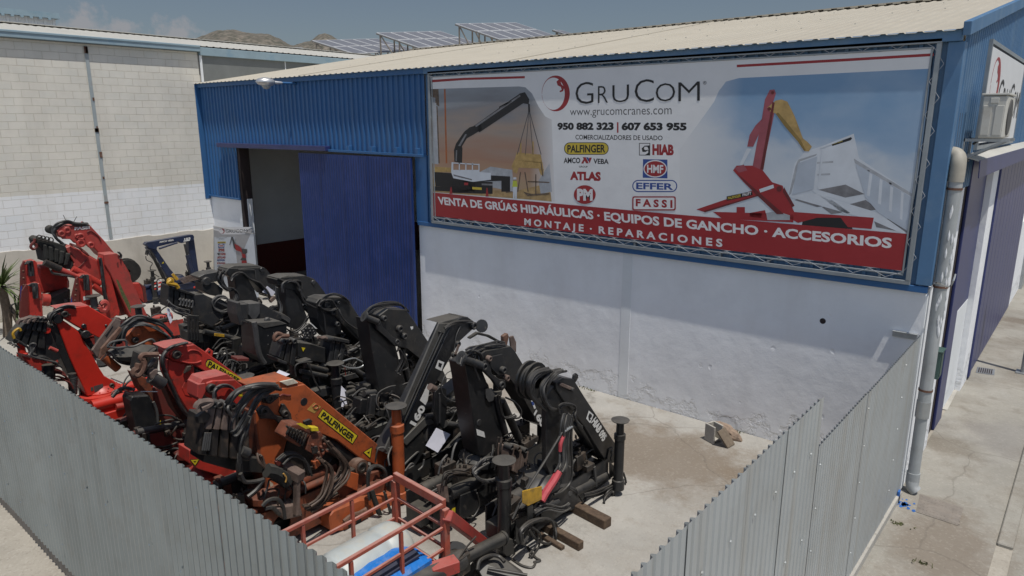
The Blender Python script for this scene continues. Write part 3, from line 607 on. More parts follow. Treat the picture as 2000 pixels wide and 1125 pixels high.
# solar arrays
def array(loc, s, t, a, ncol, label, legs=True):
    e = Vector((math.sin(a), math.cos(a), s)).normalized(); g = Vector((math.cos(a) * math.cos(t), -math.sin(a) * math.cos(t), -math.sin(t))).normalized(); nn = e.cross(g)
    if nn.z < 0: nn = -nn
    o = Vector(loc); root = thing('solar_array', label, 'solar panels', (o.x, o.y, 8.0), 'tilted solar arrays on the roof behind')
    for i in range(ncol):
        for j in range(2):
            b = MB(); p = o + e * (i * 1.0 + 0.02) + g * (j * 1.65 + 0.02); 
            b.prism([p, p + e * 0.96, p + e * 0.96 + g * 1.6, p + g * 1.6], nn * 0.04); fr = b.build('solar_panel', M['panel_frame'], root)
            b = MB(); q = p + e * 0.055 + g * 0.055 + nn * 0.041
            b.prism([q, q + e * 0.85, q + e * 0.85 + g * 1.49, q + g * 1.49], nn * 0.004); b.build('cells', M['panel'], fr)
    b = MB()
    for i in range(0, ncol + 1):
        p = o + e * (min(i, ncol) * 1.0 - (0.05 if i == ncol else -0.05))
        b.beam(p - nn * 0.03, p + g * 3.25 - nn * 0.03, 0.06, 0.06); z0 = 7.95
        b.beam(p + g * 0.3 - nn * 0.05, (p + g * 0.3).xy.to_3d() + Vector((0, 0, z0)), 0.06, 0.06, (0, 1, 0)); q = p + g * 1.8
        b.beam(q - nn * 0.05, q.xy.to_3d() + Vector((0, 0, z0)), 0.06, 0.06, (0, 1, 0)); b.beam(p + g * 0.35 - nn * 0.05, q.xy.to_3d() + Vector((0, 0, z0 + 0.1)), 0.05, 0.05)
    b.build('rack', M['iron_cover'], root)
    return root
array((-25.83, 17.01, 10.19), 0.11, 0.31, 0.01, 5, 'solar panel array standing highest above the blue warehouse roof')
array((-29.17, 14.43, 9.76), 0.11, 0.29, -0.04, 5, 'middle solar panel array with a raised left end, behind the warehouse roof')
array((-32.1, 12.43, 9.41), 0.11, 0.26, -0.11, 5, 'lower solar panel array in front of the small pointed hill')
array((-36.5, 11.0, 9.15), 0.10, 0.26, -0.1, 4, 'lowest solar panel array, mostly hidden at the left end of the row')
a = on(1072, 58, 0, -24.0); array((a.x, a.y + 0.3, a.z), 0.05, 0.31, 0.0, 1, 'single dark panel seen nearly edge on, right end of the rooftop arrays')

# ------------------------------------------------------------------ corrugated fences
def fence_sheet(b, p0, p1, z0, z1, pitch, nor, off, kind='sin'):
    p0 = Vector(p0); p1 = Vector(p1); d = p1 - p0; ln = d.length; d.normalize()
    sheet(b, p0 + Vector((0, 0, z0)) + Vector(nor) * off, d, ln, (0, 0, 1), z1 - z0, nor, pitch, 0.026, kind)
FF = thing('corrugated_fence', 'long grey corrugated metal fence with bright screw dots, in front of the red cranes', 'fence', (-8, -8.8, 0))
random.seed(21); x = -0.0; k = 0
while x > -19.9:
    w = 1.05 if x > -19 else 1.1; b = MB(); z1 = 2.50 + random.uniform(-0.006, 0.012)
    fence_sheet(b, (x - w - 0.004, -8.8, 0), (x, -8.8, 0), -0.02, z1, 0.105, (0, -1, 0), 0.004 * (k % 2) + random.uniform(0, .002), 'rib')
    for zz in (0.35, 1.45, 2.2):
        for q in (0.25, 0.75):
            if random.random() < 0.75: b.lathe((x - w * q + random.uniform(-.05, .05), -8.838, zz + random.uniform(-.03, .03)), [(0.0, 0.012), (0.011, 0.008), (0.013, 0.0)], 6, Vector((0, -1, 0)))
    b.build('fence_sheet', M['fence_metal'], FF); x -= w; k += 1
b = MB()
for zz in (0.4, 1.45, 2.2): b.bb((-20.1, -8.76, zz - 0.03), (-0.04, -8.72, zz + 0.03))
b.build('fence_rail', M['rust'], FF)
b = MB()
for i in range(9): b.bb((-0.3 - i * 2.4, -8.718, 0), (-0.24 - i * 2.4, -8.66, 2.0))
b.build('fence_post', M['rust'], FF)
b = MB(); b.bb((-20.1, -8.795, -0.3), (0, -8.7, -0.0)); b.build('footing', M['iron_cover'], FF)
RF = thing('corrugated_fence', 'pale corrugated metal fence beside the pavement, stepping up to a taller section', 'fence', (0, -4.5, 0))
y = -0.24; k = 0
for w in (0.95, 1.85, 1.7):
    b = MB(); fence_sheet(b, (0.0, y - w, 0), (0.0, y, 0), -0.08, 2.29 + 0.004 * k, 0.08, (1, 0, 0), 0.004 * (k % 2), 'groove'); 
    for zz in (0.3, 0.75, 1.2, 1.65, 2.1): b.lathe((0.036, y - w + 0.05, zz), [(0.0, 0.012), (0.011, 0.008), (0.013, 0.0)], 6, Vector((1, 0, 0)))
    b.build('fence_sheet', M['fence_right'], RF); y -= w; k += 1
y = -4.80
for w in (0.85, 0.85, 0.9, 0.9, 0.5):
    b = MB(); fence_sheet(b, (0.0, y - w - 0.05, 0), (0.0, y, 0), -0.08, 2.80 + 0.006 * (k % 2), 0.105, (1, 0, 0), 0.006 * (k % 2) + 0.004, 'groove')
    for zz in (0.4, 1.5, 2.35):
        for q in (0.3, 0.8): b.lathe((0.044, y - w * q, zz), [(0.0, 0.012), (0.011, 0.008), (0.013, 0.0)], 6, Vector((1, 0, 0)))
    b.build('fence_sheet', M['fence_right'], RF); y -= w; k += 1
b = MB(); b.bb((-0.09, -4.82, 0), (-0.03, -4.76, 2.0)); 
for yy in (-0.3, -2.6, -6.6, -8.7): b.bb((-0.09, yy, 0), (-0.03, yy + 0.06, 1.8))
b.build('fence_post', M['rust'], RF)
b = MB(); b.bb((0.0, -4.775, 0.2), (0.012, -4.755, 1.7)); b.build('blue_stripe', M['blue_stain'], RF)
b = MB()
for zz in (0.4, 1.2, 2.0): b.bb((-0.03, -8.7, zz), (-0.005, -0.3, zz + 0.05))
b.build('fence_rail', M['rust'], RF)
b = MB(); b.bb((-0.06, -8.7, -0.4), (0.06, -0.25, -0.085)); b.build('footing', M['apron_concrete'], RF, bevel=0.01)

# ------------------------------------------------------------------ drainpipe, AC, green box, lamp...
DP = thing('drainpipe', 'thick grey plastic drainpipe with paint splashes on the warehouse corner', 'pipe', (0.12, 0.2, -0.2))
PX, PY = 0.13, 0.05
b = MB(); b.cyl((PX, PY, 1.12), (PX, PY, 4.42), 0.085, seg=18); b.build('upper_pipe', M['pvc'], DP)
b = MB(); b.cyl((PX, PY, 0.1), (PX, PY, 1.12), 0.078, seg=18); b.build('lower_pipe', M['pvc'], DP)
b = MB(); b.cyl((PX, PY, 1.0), (PX, PY, 1.25), 0.092, seg=18); b.build('coupling', M['galv'], DP)
b = MB(); b.tube([(PX, PY, 4.4), (PX, PY, 4.62), (PX - 0.02, PY + 0.04, 4.72), (PX - 0.08, PY + 0.07, 4.76), (PX - 0.25, PY + 0.1, 4.77)], 0.095, 16, 4); b.build('elbow', M['pvc_dirty'], DP)
b = MB(); b.cyl((PX, PY, -0.06), (PX, PY, 0.12), 0.09, seg=18); b.tube([(PX, PY, 0.0), (PX + 0.01, PY - 0.02, -0.1), (PX + 0.06, PY - 0.02, -0.16)], 0.088, 14, 3); b.build('pipe_shoe', M['pvc'], DP)
b = MB()
for z in (1.42, 2.95, 4.3): b.lathe((PX, PY, z - 0.012), [(0.088, 0), (0.094, 0), (0.094, 0.03), (0.088, 0.03)], 18)
b.build('clip', M['rust'], DP)
b = MB(); random.seed(9)
for i in range(26):
    z = random.uniform(2.3, 4.2); an = random.uniform(-1.6, 0.2); p = Vector((PX + 0.087 * math.cos(an), PY + 0.087 * math.sin(an), z)); b.lathe(p - Vector((0, 0, 0.05)), [(0.0, -.03), (0.012, 0.0), (0.016, 0.06), (0.0, 0.13)], 6)
b.build('paint_drips', M['white_paint'], DP)
# white pipe strip / corner post next to fence
b = MB(); b.bb((0.002, -0.2, -0.1), (0.03, -0.12, 2.85)); o = b.build('corner_post', M['white_smooth']); tag(o, 'slim white post closing the corrugated fence against the warehouse corner', 'post'); setloc(o, (0.015, -0.16, 0))
b = MB(); b.tube([fac(1853, 560, 0.12) + Vector((-0.2, 0, 0)), fac(1828, 552, 0.2), fac(1853, 560, 0.25), fac(1862, 548, 0.3), fac(1866, 536, 0.3)], 0.012, 6, 3)
o = b.build('wall_hook', M['galv']); tag(o, 'thin bent metal hook sticking out over the street beside the drainpipe', 'hook'); setloc(o, fac(1850, 558, 0.1))
# wall bracket near the fence
a = wall(1768, 653); b = MB(); b.bb((a.x - 0.16, -0.03, a.z - 0.05), (a.x + 0.16, 0.0, a.z + 0.03)); b.bb((a.x - 0.16, -0.06, a.z + 0.03), (a.x + 0.16, 0.0, a.z + 0.04))
o = b.build('wall_bracket', M['galv'], bevel=0.003); tag(o, 'small galvanised bracket screwed to the white wall just above the fence', 'bracket'); setloc(o, (a.x, 0, a.z))

AC = thing('air_conditioner', 'white air conditioner unit on a steel wall bracket above the street entrance', 'air conditioner', (0.3, 1.2, 4.9))
b = MB(); b.bb((0.2, 0.78, 4.96), (0.5, 1.6, 5.53)); b.build('casing', M['ac_white'], AC, bevel=0.02)
b = MB(); b.bb((0.19, 0.77, 5.535), (0.51, 1.61, 5.56)); b.bb((0.3, 0.765, 5.43), (0.4, 0.778, 5.5)); b.bb((0.23, 0.772, 5.0), (0.33, 0.779, 5.4)); b.bb((0.37, 0.772, 5.0), (0.47, 0.779, 5.4)); b.build('lid', M['ac_white'], AC, bevel=0.006)
b = MB(); b.lathe((0.502, 1.15, 5.24), [(0.0, 0.012), (0.24, 0.012), (0.25, 0.0)], 20, Vector((1, 0, 0))); b.build('fan_grille', M['rubber_grey'], AC)
b = MB()
for y in (0.85, 1.5): b.beam((0.03, y, 4.93), (0.58, y, 4.93), 0.04, 0.04); b.beam((0.03, y, 4.65), (0.5, y, 4.91), 0.03, 0.03); b.bb((0.03, y - .02, 4.6), (0.06, y + .02, 4.95))
b.build('bracket', M['galv'], AC)
b = MB(); b.tube([(0.25, 1.62, 5.1), (0.15, 1.75, 4.95), (0.04, 1.8, 4.85)], 0.02, 6, 3); b.build('pipe', M['rubber'], AC)

GB = thing('meter_box', 'dark green metal meter box on the white warehouse corner above the pavement', 'meter box', (0.06, 1.1, 1.4))
p = fac(1832, 705, 0.08)
b = MB(); b.bb((0.0, p.y - 0.12, p.z - 0.27), (0.13, p.y + 0.12, p.z + 0.17)); b.build('box', M['dark_green'], GB, bevel=0.01)
b = MB(); b.bb((-0.0, p.y - 0.14, p.z + 0.171), (0.15, p.y + 0.14, p.z + 0.195)); b.build('lid', M['dark_green'], GB, bevel=0.005)
b = MB(); b.bb((0.131, p.y - 0.09, p.z - 0.23), (0.138, p.y + 0.09, p.z + 0.14)); b.build('door', M['dark_green'], GB)

p = wall(577, 163, -0.08)
SLp = thing('floodlight', 'silver street light head on a short arm under the blue eave above the doorway', 'lamp', (p.x, -0.06, p.z))
b = MB(); b.cyl((p.x, -0.04, p.z), (p.x - 0.05, -0.45, p.z + 0.0), 0.03); b.build('arm', M['blue_clad'], SLp)
d = Vector((-0.35, -0.9, 0.05)).normalized(); b = MB()
q = Vector((p.x - 0.05, -0.42, p.z))
b.lathe(q, [(0.035, 0), (0.05, 0.05), (0.06, 0.2), (0.12, 0.26), (0.155, 0.38), (0.15, 0.5), (0.10, 0.62), (0.0, 0.68)], 16, d); o = b.build('head', M['alu'], SLp); zc_ = q.z - p.z; o.data.transform(Matrix.Translation((0, 0, zc_)) @ Matrix.Diagonal((1, 1, 0.72, 1)) @ Matrix.Translation((0, 0, -zc_)))
b = MB(); b.lathe(q + d * 0.42 - Vector((0, 0, 0.06)), [(0.12, 0.0), (0.11, 0.06), (0.07, 0.11), (0.0, 0.13)], 14, Vector((0, 0, -1))); b.build('glass', M['pvc'], SLp)

# pavement furniture
def quad_plate(px, z, th):
    return [G(x, y, z) for x, y in px]
b = MB(); pts = [G(x, y, -0.197) for x, y in ((1797, 965), (1882, 992), (1871, 1027), (1789, 1000))]; b.prism(pts, (0, 0, 0.004))
c = sum(pts, Vector()) / 4; e1 = (pts[1] - pts[0]); e2 = (pts[3] - pts[0])
for i in range(12):
    for j in range(6):
        if 0.3 < (j + .5) / 6 < 0.62 and 2 < i < 9: continue
        q = pts[0] + e1 * (0.06 + 0.88 * i / 11) + e2 * (0.08 + 0.84 * j / 5) + Vector((0, 0, 0.004)); b.lathe(q, [(0.016, 0), (0.012, 0.004), (0, 0.004)], 4)
o = b.build('manhole_cover', M['iron_cover']); tag(o, 'rectangular patterned iron manhole cover in the pavement by the fence foot', 'manhole cover'); setloc(o, c)
b = MB(); pts = [G(x, y, -0.197) for x, y in ((1909, 717), (1943, 722), (1942, 733), (1906, 728))]; b.prism(pts, (0, 0, 0.008)); c = sum(pts, Vector()) / 4; e1 = pts[1] - pts[0]; e2 = pts[3] - pts[0]; b.cur = 1
for i in range(7): q = pts[0] + e1 * (0.1 + 0.12 * i) + e2 * 0.1 + Vector((0, 0, 0.01)); b.prism([q, q + e1 * 0.06, q + e1 * 0.06 + e2 * 0.8, q + e2 * 0.8], (0, 0, 0.003))
o = b.build('drain_grate', [M['galv'], M['interior_dark']]); tag(o, 'small slotted drain grate in the pavement by the purple doors', 'drain grate'); setloc(o, c)
LP = thing('street_post', 'grey steel street post rising at the right edge of the pavement', 'post', (0.93, 7.35, -0.2))
b = MB(); b.cyl((0.93, 7.35, -0.2), (0.93, 7.35, 3.2), 0.075, 0.06); b.build('pole', M['galv'], LP)
b = MB(); b.bb((0.78, 7.2, -0.2), (1.08, 7.5, -0.17)); b.build('base_plate', M['galv'], LP)
b = MB(); b.lathe((0.93, 7.35, 3.2), [(0.06, 0), (0.16, 0.05), (0.18, 0.22), (0.1, 0.36), (0, 0.38)], 14); b.build('lamp_head', M['galv'], LP)
# gutter channel strip across pavement and blue paint spill
b = MB(); b.beam(G(1845, 800, -0.196), G(1893, 707, -0.196), 0.09, 0.008); tag(b.build('gutter_channel', M['apron_concrete']), kind='structure')
b = MB(); random.seed(4); q = Vector((0.06, -0.42, -0.12))
for i in range(40):
    an = random.uniform(0, 6.28); rr = abs(random.gauss(0, 0.10)); p = Vector((0.12 + rr * math.cos(an), -0.42 + rr * math.sin(an), -0.199)); s_ = random.uniform(0.008, 0.03)
    b.prism([p + Vector((math.cos(k * 1.256) * s_, math.sin(k * 1.256) * s_ * 1.6, 0)) for k in range(5)], (0, 0, 0.003))
b.bb((0.035, -0.45, -0.2), (0.06, -0.36, -0.02))
o = b.build('paint_spill', M['blue_stain']); tag(o, 'splash of bright blue paint at the foot of the fence and drainpipe', 'paint splash'); setloc(o, (0.1, -0.42, -0.2))

# ------------------------------------------------------------------ rubble by the wall
VB = view(1320, 800, 12.5)
def rnd_rock(name, c, size, seed, m):
    bm = bmesh.new(); bmesh.ops.create_icosphere(bm, subdivisions=3, radius=1)
    for v in bm.verts:
        n_ = noise.fractal(v.co * 1.3 + Vector((seed, 0, 0)), 1.0, 2.0, 4); v.co = Vector((v.co.x * size[0], v.co.y * size[1], v.co.z * size[2])) * (1 + 0.35 * n_)
    me = bpy.data.meshes.new(name); bm.to_mesh(me); bm.free(); me.materials.append(m); o = bpy.data.objects.new(name, me); COL.objects.link(o); o.location = c; return o
c = G(1413, 846, 0.08); o = rnd_rock('rock', (c.x - 0.03, c.y + 0.12, 0.07), (0.32, 0.12, 0.12), 2.0, M['rock']); o.rotation_euler = (0, 0.1, R(-12)); tag(o, 'rough reddish brown rock lying against the white wall behind the concrete block', 'rock')
c = G(1393, 862, 0.0); BK = thing('concrete_block', 'hollow grey concrete block standing on end by the white wall', 'concrete block', (c.x, c.y, 0), )
rm = Matrix.Rotation(R(-22), 3, 'Z'); b = MB()
def rb(off, size): b.box(Vector((c.x, c.y, 0.16)) + rm @ Vector(off), size, rm)
rb((0, -0.085, 0.0), (0.22, 0.03, 0.30)); rb((0, 0.085, 0.0), (0.22, 0.03, 0.30)); rb((-0.095, 0, 0), (0.03, 0.139, 0.30)); rb((0.0, 0, -0.12), (0.159, 0.139, 0.03))
b.build('block_shell', M['apron_concrete'], BK, bevel=0.006)
pl = [VB(1030, 540), VB(1210, 430), VB(1450, 840), VB(1275, 940)]
p3 = G(*pl[2], 0.02); p4 = G(*pl[3], 0.02); p1 = G(*pl[0], 0.28); p2 = G(*pl[1], 0.28)
b = MB(); nn = (p2 - p1).cross(p4 - p1).normalized(); nn = nn if nn.z < 0 else -nn; b.prism([p1, p2, p3, p4], nn * 0.03)
o = b.build('plank', M['wood_grey'], bevel=0.004); tag(o, 'short weathered plank leaning on the hollow concrete block', 'plank'); setloc(o, (p3 + p4) / 2)
# weeds at the wall foot
def weed(name, loc, seed, label, n=18, h=0.06):
    random.seed(seed); b = MB()
    for i in range(n):
        an = random.uniform(0, 6.28); r0 = random.uniform(0, 0.12); p = Vector(loc) + Vector((math.cos(an) * r0 * 1.6, math.sin(an) * r0 * 0.5, 0)); d = Vector((random.gauss(0, .5), random.gauss(0, .4), 1)).normalized(); s_ = d.orthogonal().normalized() * random.uniform(.005, .012); hh = h * random.uniform(.4, 1.1)
        b.add([p - s_, p + s_, p + d * hh * .6 + s_ * .8, p + d * hh + Vector((random.gauss(0, .02), 0, -.01)), p + d * hh * .6 - s_ * .8], [(0, 1, 2, 3, 4)])
    o = b.build(name, M['weed'], recalc=False); setloc(o, loc); return tag(o, label, 'weed')
weed('weed', (wall(1442, 843).x, -0.06, 0.0), 1, 'small green weed at the wall foot right of the leaning plank')
weed('weed', (wall(1150, 755).x, -0.06, 0.0), 2, 'small dry weed at the wall foot behind the black crane tip')
weed('weed', G(1760, 1025, -0.2), 3, 'low yellow green weed in the dirt beside the fence footing')
weed('weed', G(1800, 1102, -0.2), 5, 'thin grassy weed in the joint between dirt and concrete apron', 16, 0.06)
weed('weed', (-20.0, -2.2, 0.0), 6, 'dry weed clump at the foot of the block wall by the blue crane', 50, 0.3)
# ------------------------------------------------------------------ lettering
_tcache = {}
def text_mesh(body, bold=0.0):
    k = (body, bold)
    if k not in _tcache:
        c = bpy.data.curves.new('txt', 'FONT'); c.body = body; c.size = 1.0; c.resolution_u = 3; c.offset = bold; c.fill_mode = 'FRONT'
        o = bpy.data.objects.new('txt', c); COL.objects.link(o)
        dg = bpy.context.evaluated_depsgraph_get(); me = bpy.data.meshes.new_from_object(o.evaluated_get(dg))
        vv = [v.co.copy() for v in me.vertices]; ff = [list(p.vertices) for p in me.polygons]
        bpy.data.objects.remove(o); bpy.data.curves.remove(c); bpy.data.meshes.remove(me)
        x0 = min(v.x for v in vv); x1 = max(v.x for v in vv); y0 = min(v.y for v in vv); y1 = max(v.y for v in vv)
        _tcache[k] = ([((v.x - x0) / (x1 - x0), (v.y - y0) / (y1 - y0)) for v in vv], ff)
    return _tcache[k]
def text_quad(b, body, q, nor, bold=0.0, lift=0.004):
    """q = top-left, top-right, bottom-right, bottom-left in 3D"""
    tl, tr, br, bl = [Vector(p) for p in q]; nor = Vector(nor); uv, ff = text_mesh(body, bold)
    b.add([(bl * (1 - u) + br * u) * (1 - v) + (tl * (1 - u) + tr * u) * v + nor * lift for u, v in uv], ff)
    return b

# ------------------------------------------------------------------ big billboard on the front wall
BY = -0.115
def grad_mat(key, stops, axis, lo, hi, fade=None, cloud=None):
    m = mat(key, (0.5, 0.5, 0.5), 0.55); n, l, bs = nodes(m); geo = n.new('ShaderNodeNewGeometry'); sp = n.new('ShaderNodeSeparateXYZ'); l.new(geo.outputs['Position'], sp.inputs[0])
    r = n.new('ShaderNodeMapRange'); r.inputs[1].default_value = lo; r.inputs[2].default_value = hi; l.new(sp.outputs[axis], r.inputs[0])
    src = r.outputs[0]
    if cloud:
        t = n.new('ShaderNodeTexNoise'); t.inputs['Scale'].default_value = cloud[0]; t.inputs['Detail'].default_value = 6
        mp = n.new('ShaderNodeMapping'); mp.inputs['Scale'].default_value = cloud[2]; l.new(geo.outputs['Position'], mp.inputs[0]); l.new(mp.outputs[0], t.inputs['Vector'])
        a = n.new('ShaderNodeMath'); a.operation = 'MULTIPLY_ADD'; a.inputs[1].default_value = cloud[1]; l.new(t.outputs['Fac'], a.inputs[0])
        s2 = n.new('ShaderNodeMath'); s2.operation = 'SUBTRACT'; s2.inputs[1].default_value = cloud[1] * 0.5; l.new(src, s2.inputs[0]); l.new(s2.outputs[0], a.inputs[2]); src = a.outputs[0]
    cr = n.new('ShaderNodeValToRGB'); l.new(src, cr.inputs[0]); e = cr.color_ramp.elements
    e[0].position = stops[0][0]; e[0].color = (*stops[0][1], 1); e[1].position = stops[-1][0]; e[1].color = (*stops[-1][1], 1)
    for p, c in stops[1:-1]: x = e.new(p); x.color = (*c, 1)
    out = cr.outputs[0]
    if fade:
        ax, f0, f1 = fade; r2 = n.new('ShaderNodeMapRange'); r2.inputs[1].default_value = f0; r2.inputs[2].default_value = f1; l.new(sp.outputs[ax], r2.inputs[0])
        x = n.new('ShaderNodeMix'); x.data_type = 'RGBA'; l.new(r2.outputs[0], x.inputs[0]); l.new(out, x.inputs[6]); x.inputs[7].default_value = (0.66, 0.67, 0.68, 1); out = x.outputs[2]
    l.new(out, bs.inputs['Base Color']); return m
mat('tarp_white', (0.70, 0.71, 0.72), 0.45, var=0.03, bump=0.6, bscale=1.1)
mat('print_red', (0.30, 0.022, 0.027), 0.45, var=0.06, vscale=1.2, bump=0.6, bscale=1.4)
mat('print_black', (0.012, 0.012, 0.014), 0.5)
mat('print_white', (0.68, 0.68, 0.69), 0.5)
mat('print_blue', (0.025, 0.065, 0.26), 0.5)
mat('print_yellow', (0.55, 0.42, 0.05), 0.5)
mat('print_orange', (0.33, 0.10, 0.03), 0.55, var=0.3, vscale=6)
mat('print_sand', (0.38, 0.26, 0.12), 0.6, var=0.3, vscale=8)
mat('print_gold', (0.40, 0.27, 0.10), 0.6, var=0.25, vscale=9)
mat('print_grey', (0.36, 0.38, 0.41), 0.6, var=0.2, vscale=6)
mat('print_darkgrey', (0.06, 0.06, 0.065), 0.6, var=0.3, vscale=7)
mat('print_midgrey2', (0.17, 0.17, 0.18), 0.6, var=0.3, vscale=7)
mat('print_brown', (0.12, 0.085, 0.06), 0.6, var=0.4, vscale=14)
mat('print_palewhite', (0.56, 0.60, 0.65), 0.55, var=0.07, vscale=4)
mat('print_rose', (0.30, 0.075, 0.095), 0.55, var=0.15, vscale=5)
mat('print_hivis', (0.45, 0.5, 0.06), 0.6)
mat('frame_galv', (0.30, 0.33, 0.35), 0.5, 0.5, var=0.12, vscale=3)
A = view(800, 80, 2.34333); B7v = view(1300, 60, 2.1634)
BN = thing('billboard', 'huge laced advertising banner for used cranes stretched on the front wall', 'billboard', (-5, -0.1, 4.6))
W = lambda p, y=BY: wall(p[0], p[1], y)
f0 = W((838, 139)); f1 = W((1847, 75)); f2 = W((1774, 546)); f3 = W((842, 431))
fx0 = (f0.x + f3.x) / 2; fx1 = (f1.x + f2.x) / 2; fz1 = (f0.z + f1.z) / 2; fz0 = (f2.z + f3.z) / 2
b = MB(); yb = BY - 0.0
for a in (((fx0, fz1), (fx1, fz1)), ((fx0, fz0), (fx1, fz0))): b.beam((a[0][0], yb, a[0][1] - 0.03), (a[1][0], yb, a[1][1] - 0.03), 0.05, 0.06)
for x in (fx0 + .03, fx1 - .03): b.bb((x - 0.03, yb - 0.027, fz0 + .001), (x + 0.03, yb + 0.027, fz1 - .061))
b.bb((fx0 + .1, yb - 0.012, fz1 - 0.125), (fx1 - .1, yb + 0.012, fz1 - 0.10)); b.bb((fx0 + .1, yb - 0.012, fz0 + 0.06), (fx1 - .1, yb + 0.012, fz0 + 0.085))
for x in (fx0 + 0.1, fx1 - 0.12): b.bb((x, yb - 0.012, fz0 + 0.086), (x + 0.025, yb + 0.012, fz1 - 0.126))
for i in range(12): x = fx0 + 0.4 + (fx1 - fx0 - .8) * i / 11; b.bb((x - .02, yb, fz0 - 0.005), (x + .02, -0.03, fz0 + 0.05)); b.bb((x - .02, yb, fz1 - 0.06), (x + .02, -0.03, fz1 - 0.005))
b.build('frame', M['frame_galv'], BN, bevel=0.004)
T = [W(A(95, 160)), W(B7v(1135, 70)), W(B7v(1003, 1018)), W(A(110, 803))]
# tarpaulin with slightly scalloped edges
def edge(p, q, n, amp, inward):
    out = []
    for i in range(n):
        for t in (0.0, 0.5):
            u = (i + t) / n; out.append(p.lerp(q, u) + inward * (amp if t else 0))
    return out
b = MB(); pts = edge(T[0], T[1], 22, 0.022, Vector((0, 0, -1))) + edge(T[1], T[2], 7, 0.02, Vector((-1, 0, 0))) + edge(T[2], T[3], 22, 0.02, Vector((0, 0, 1))) + edge(T[3], T[0], 7, 0.015, Vector((1, 0, 0)))
b.prism(pts, (0, 0.008, 0)); tarp = b.build('tarpaulin', M['tarp_white'], BN)
b = MB()
def lace(p, q, n, off):
    off = Vector(off)
    for i in range(n):
        u0, u1, u2 = i / n, (i + 0.5) / n, (i + 1) / n; y = Vector((0, -0.02, 0))
        a0 = p.lerp(q, u0) + y; a1 = p.lerp(q, u1) + off + y; a2 = p.lerp(q, u2) + y
        b.tube([a0, a1], 0.0036, 5, 1); b.tube([a1, a2], 0.0036, 5, 1)
lace(T[0], T[1], 22, (0, 0.01, 0.13)); lace(T[1], T[2], 7, (0.14, 0.01, 0)); lace(T[3], T[2], 22, (0, 0.01, -0.10)); lace(T[0], T[3], 7, (-0.08, 0.01, 0))
b.build('lacing_cord', M['print_grey'], BN)
PRINTED = []
def lay(sets=None):
    """next free print level over everything already printed under this outline"""
    if sets is None: return BY - 0.0004
    xs = [p[0] for q in sets for p in q]; ys = [p[1] for q in sets for p in q]; bb_ = (min(xs), min(ys), max(xs), max(ys))
    lv = 1 + max([l for (a0, b0, a1, b1, l) in PRINTED if a0 < bb_[2] and a1 > bb_[0] and b0 < bb_[3] and b1 > bb_[1]], default=0)
    PRINTED.append((*bb_, lv)); return BY - 0.0003 * lv
def poly(name, pts, m, parent=None, y=None):
    y = lay([pts]) if y is None else y
    b = MB(); b.face([wall(px, py, y) for px, py in pts]); return b.build(name, m, parent or BN)
def printer(sets, name, m, v):
    y = lay([[v(*p) for p in pts] for pts in sets]); b = MB()
    for pts in sets: b.face([wall(*v(*p), y) for p in pts])
    return b.build(name, m, BN)
def words(items, m, v, bold=0.0, name='lettering'):
    y = lay([[v(*p) for p in it[1]] for it in items]); b = MB()
    for body, q, bo in items: text_quad(b, body, [wall(*v(*p), y) for p in q], (0, -1, 0), bo, 0.0)
    return b.build(name, m, BN, recalc=False)
def rectq(x0, y0, x1, y1, s=0.0): return [(x0, y0), (x1, y0 + s), (x1, y1 + s), (x0, y1)]
def thick_line(p, q, w):
    d = Vector((q[0] - p[0], q[1] - p[1])).normalized(); n = Vector((-d.y, d.x)) * w / 2
    return [(p[0] + n.x, p[1] + n.y), (q[0] + n.x, q[1] + n.y), (q[0] - n.x, q[1] - n.y), (p[0] - n.x, p[1] - n.y)]
# --- left picture: dusk scene with a truck crane
c0 = wall(*A(98, 215)); c1 = wall(*A(650, 740))
m = grad_mat('print_dusk', [(0.0, (0.36, 0.27, 0.16)), (0.16, (0.38, 0.26, 0.17)), (0.36, (0.33, 0.19, 0.13)), (0.6, (0.31, 0.25, 0.21)), (0.8, (0.20, 0.205, 0.22)), (1.0, (0.28, 0.31, 0.34))], 2, c1.z, c0.z, (0, wall(*A(570, 400)).x, wall(*A(690, 400)).x), (1.3, 0.5, (0.5, 1, 3)))
poly('printed_picture', [A(*p) for p in [(97, 220), (500, 208), (530, 212), (560, 240), (590, 300), (620, 345), (650, 360), (665, 735), (400, 715), (108, 692)]], m)
printer([[(97, 220), (132, 220), (136, 300), (118, 290), (118, 260), (97, 255)], [(108, 290), (128, 300), (138, 560), (106, 555)]], 'printed_picture', M['print_brown'], A)
printer([thick_line((161, 220), (169, 560), 7)], 'printed_picture', M['print_orange'], A)
printer([[(106, 280), (122, 285), (132, 565), (104, 560)]], 'printed_picture', M['print_grey'], A)
printer([[(110, 655), (470, 690), (640, 650), (650, 735), (400, 712), (110, 690)]], 'printed_picture', M['print_sand'], A)
printer([[(320, 600), (370, 575), (470, 590), (475, 690), (330, 660)], [(590, 640), (640, 560), (652, 690), (600, 700)]], 'printed_picture', M['print_grey'], A)
printer([[(490, 510), (600, 520), (608, 560), (480, 545)], [(478, 545), (608, 555), (612, 585), (465, 578)], [(470, 578), (500, 580), (490, 608), (475, 600)], [(590, 585), (614, 585), (612, 615), (600, 612)], [(505, 465), (512, 465), (512, 515), (505, 515)], [(560, 460), (568, 460), (568, 520), (560, 520)], [(108, 575), (190, 580), (190, 600), (108, 600)], [(108, 625), (200, 630), (200, 650), (108, 650)]], 'printed_picture', M['print_gold'], A)
printer([[(525, 600), (530, 600), (545, 690), (540, 690)], [(575, 610), (580, 610), (580, 700), (575, 700)], [(540, 640), (640, 645), (640, 650), (540, 646)], [(505, 600), (510, 600), (498, 690), (492, 690)]], 'printed_picture', M['print_brown'], A)
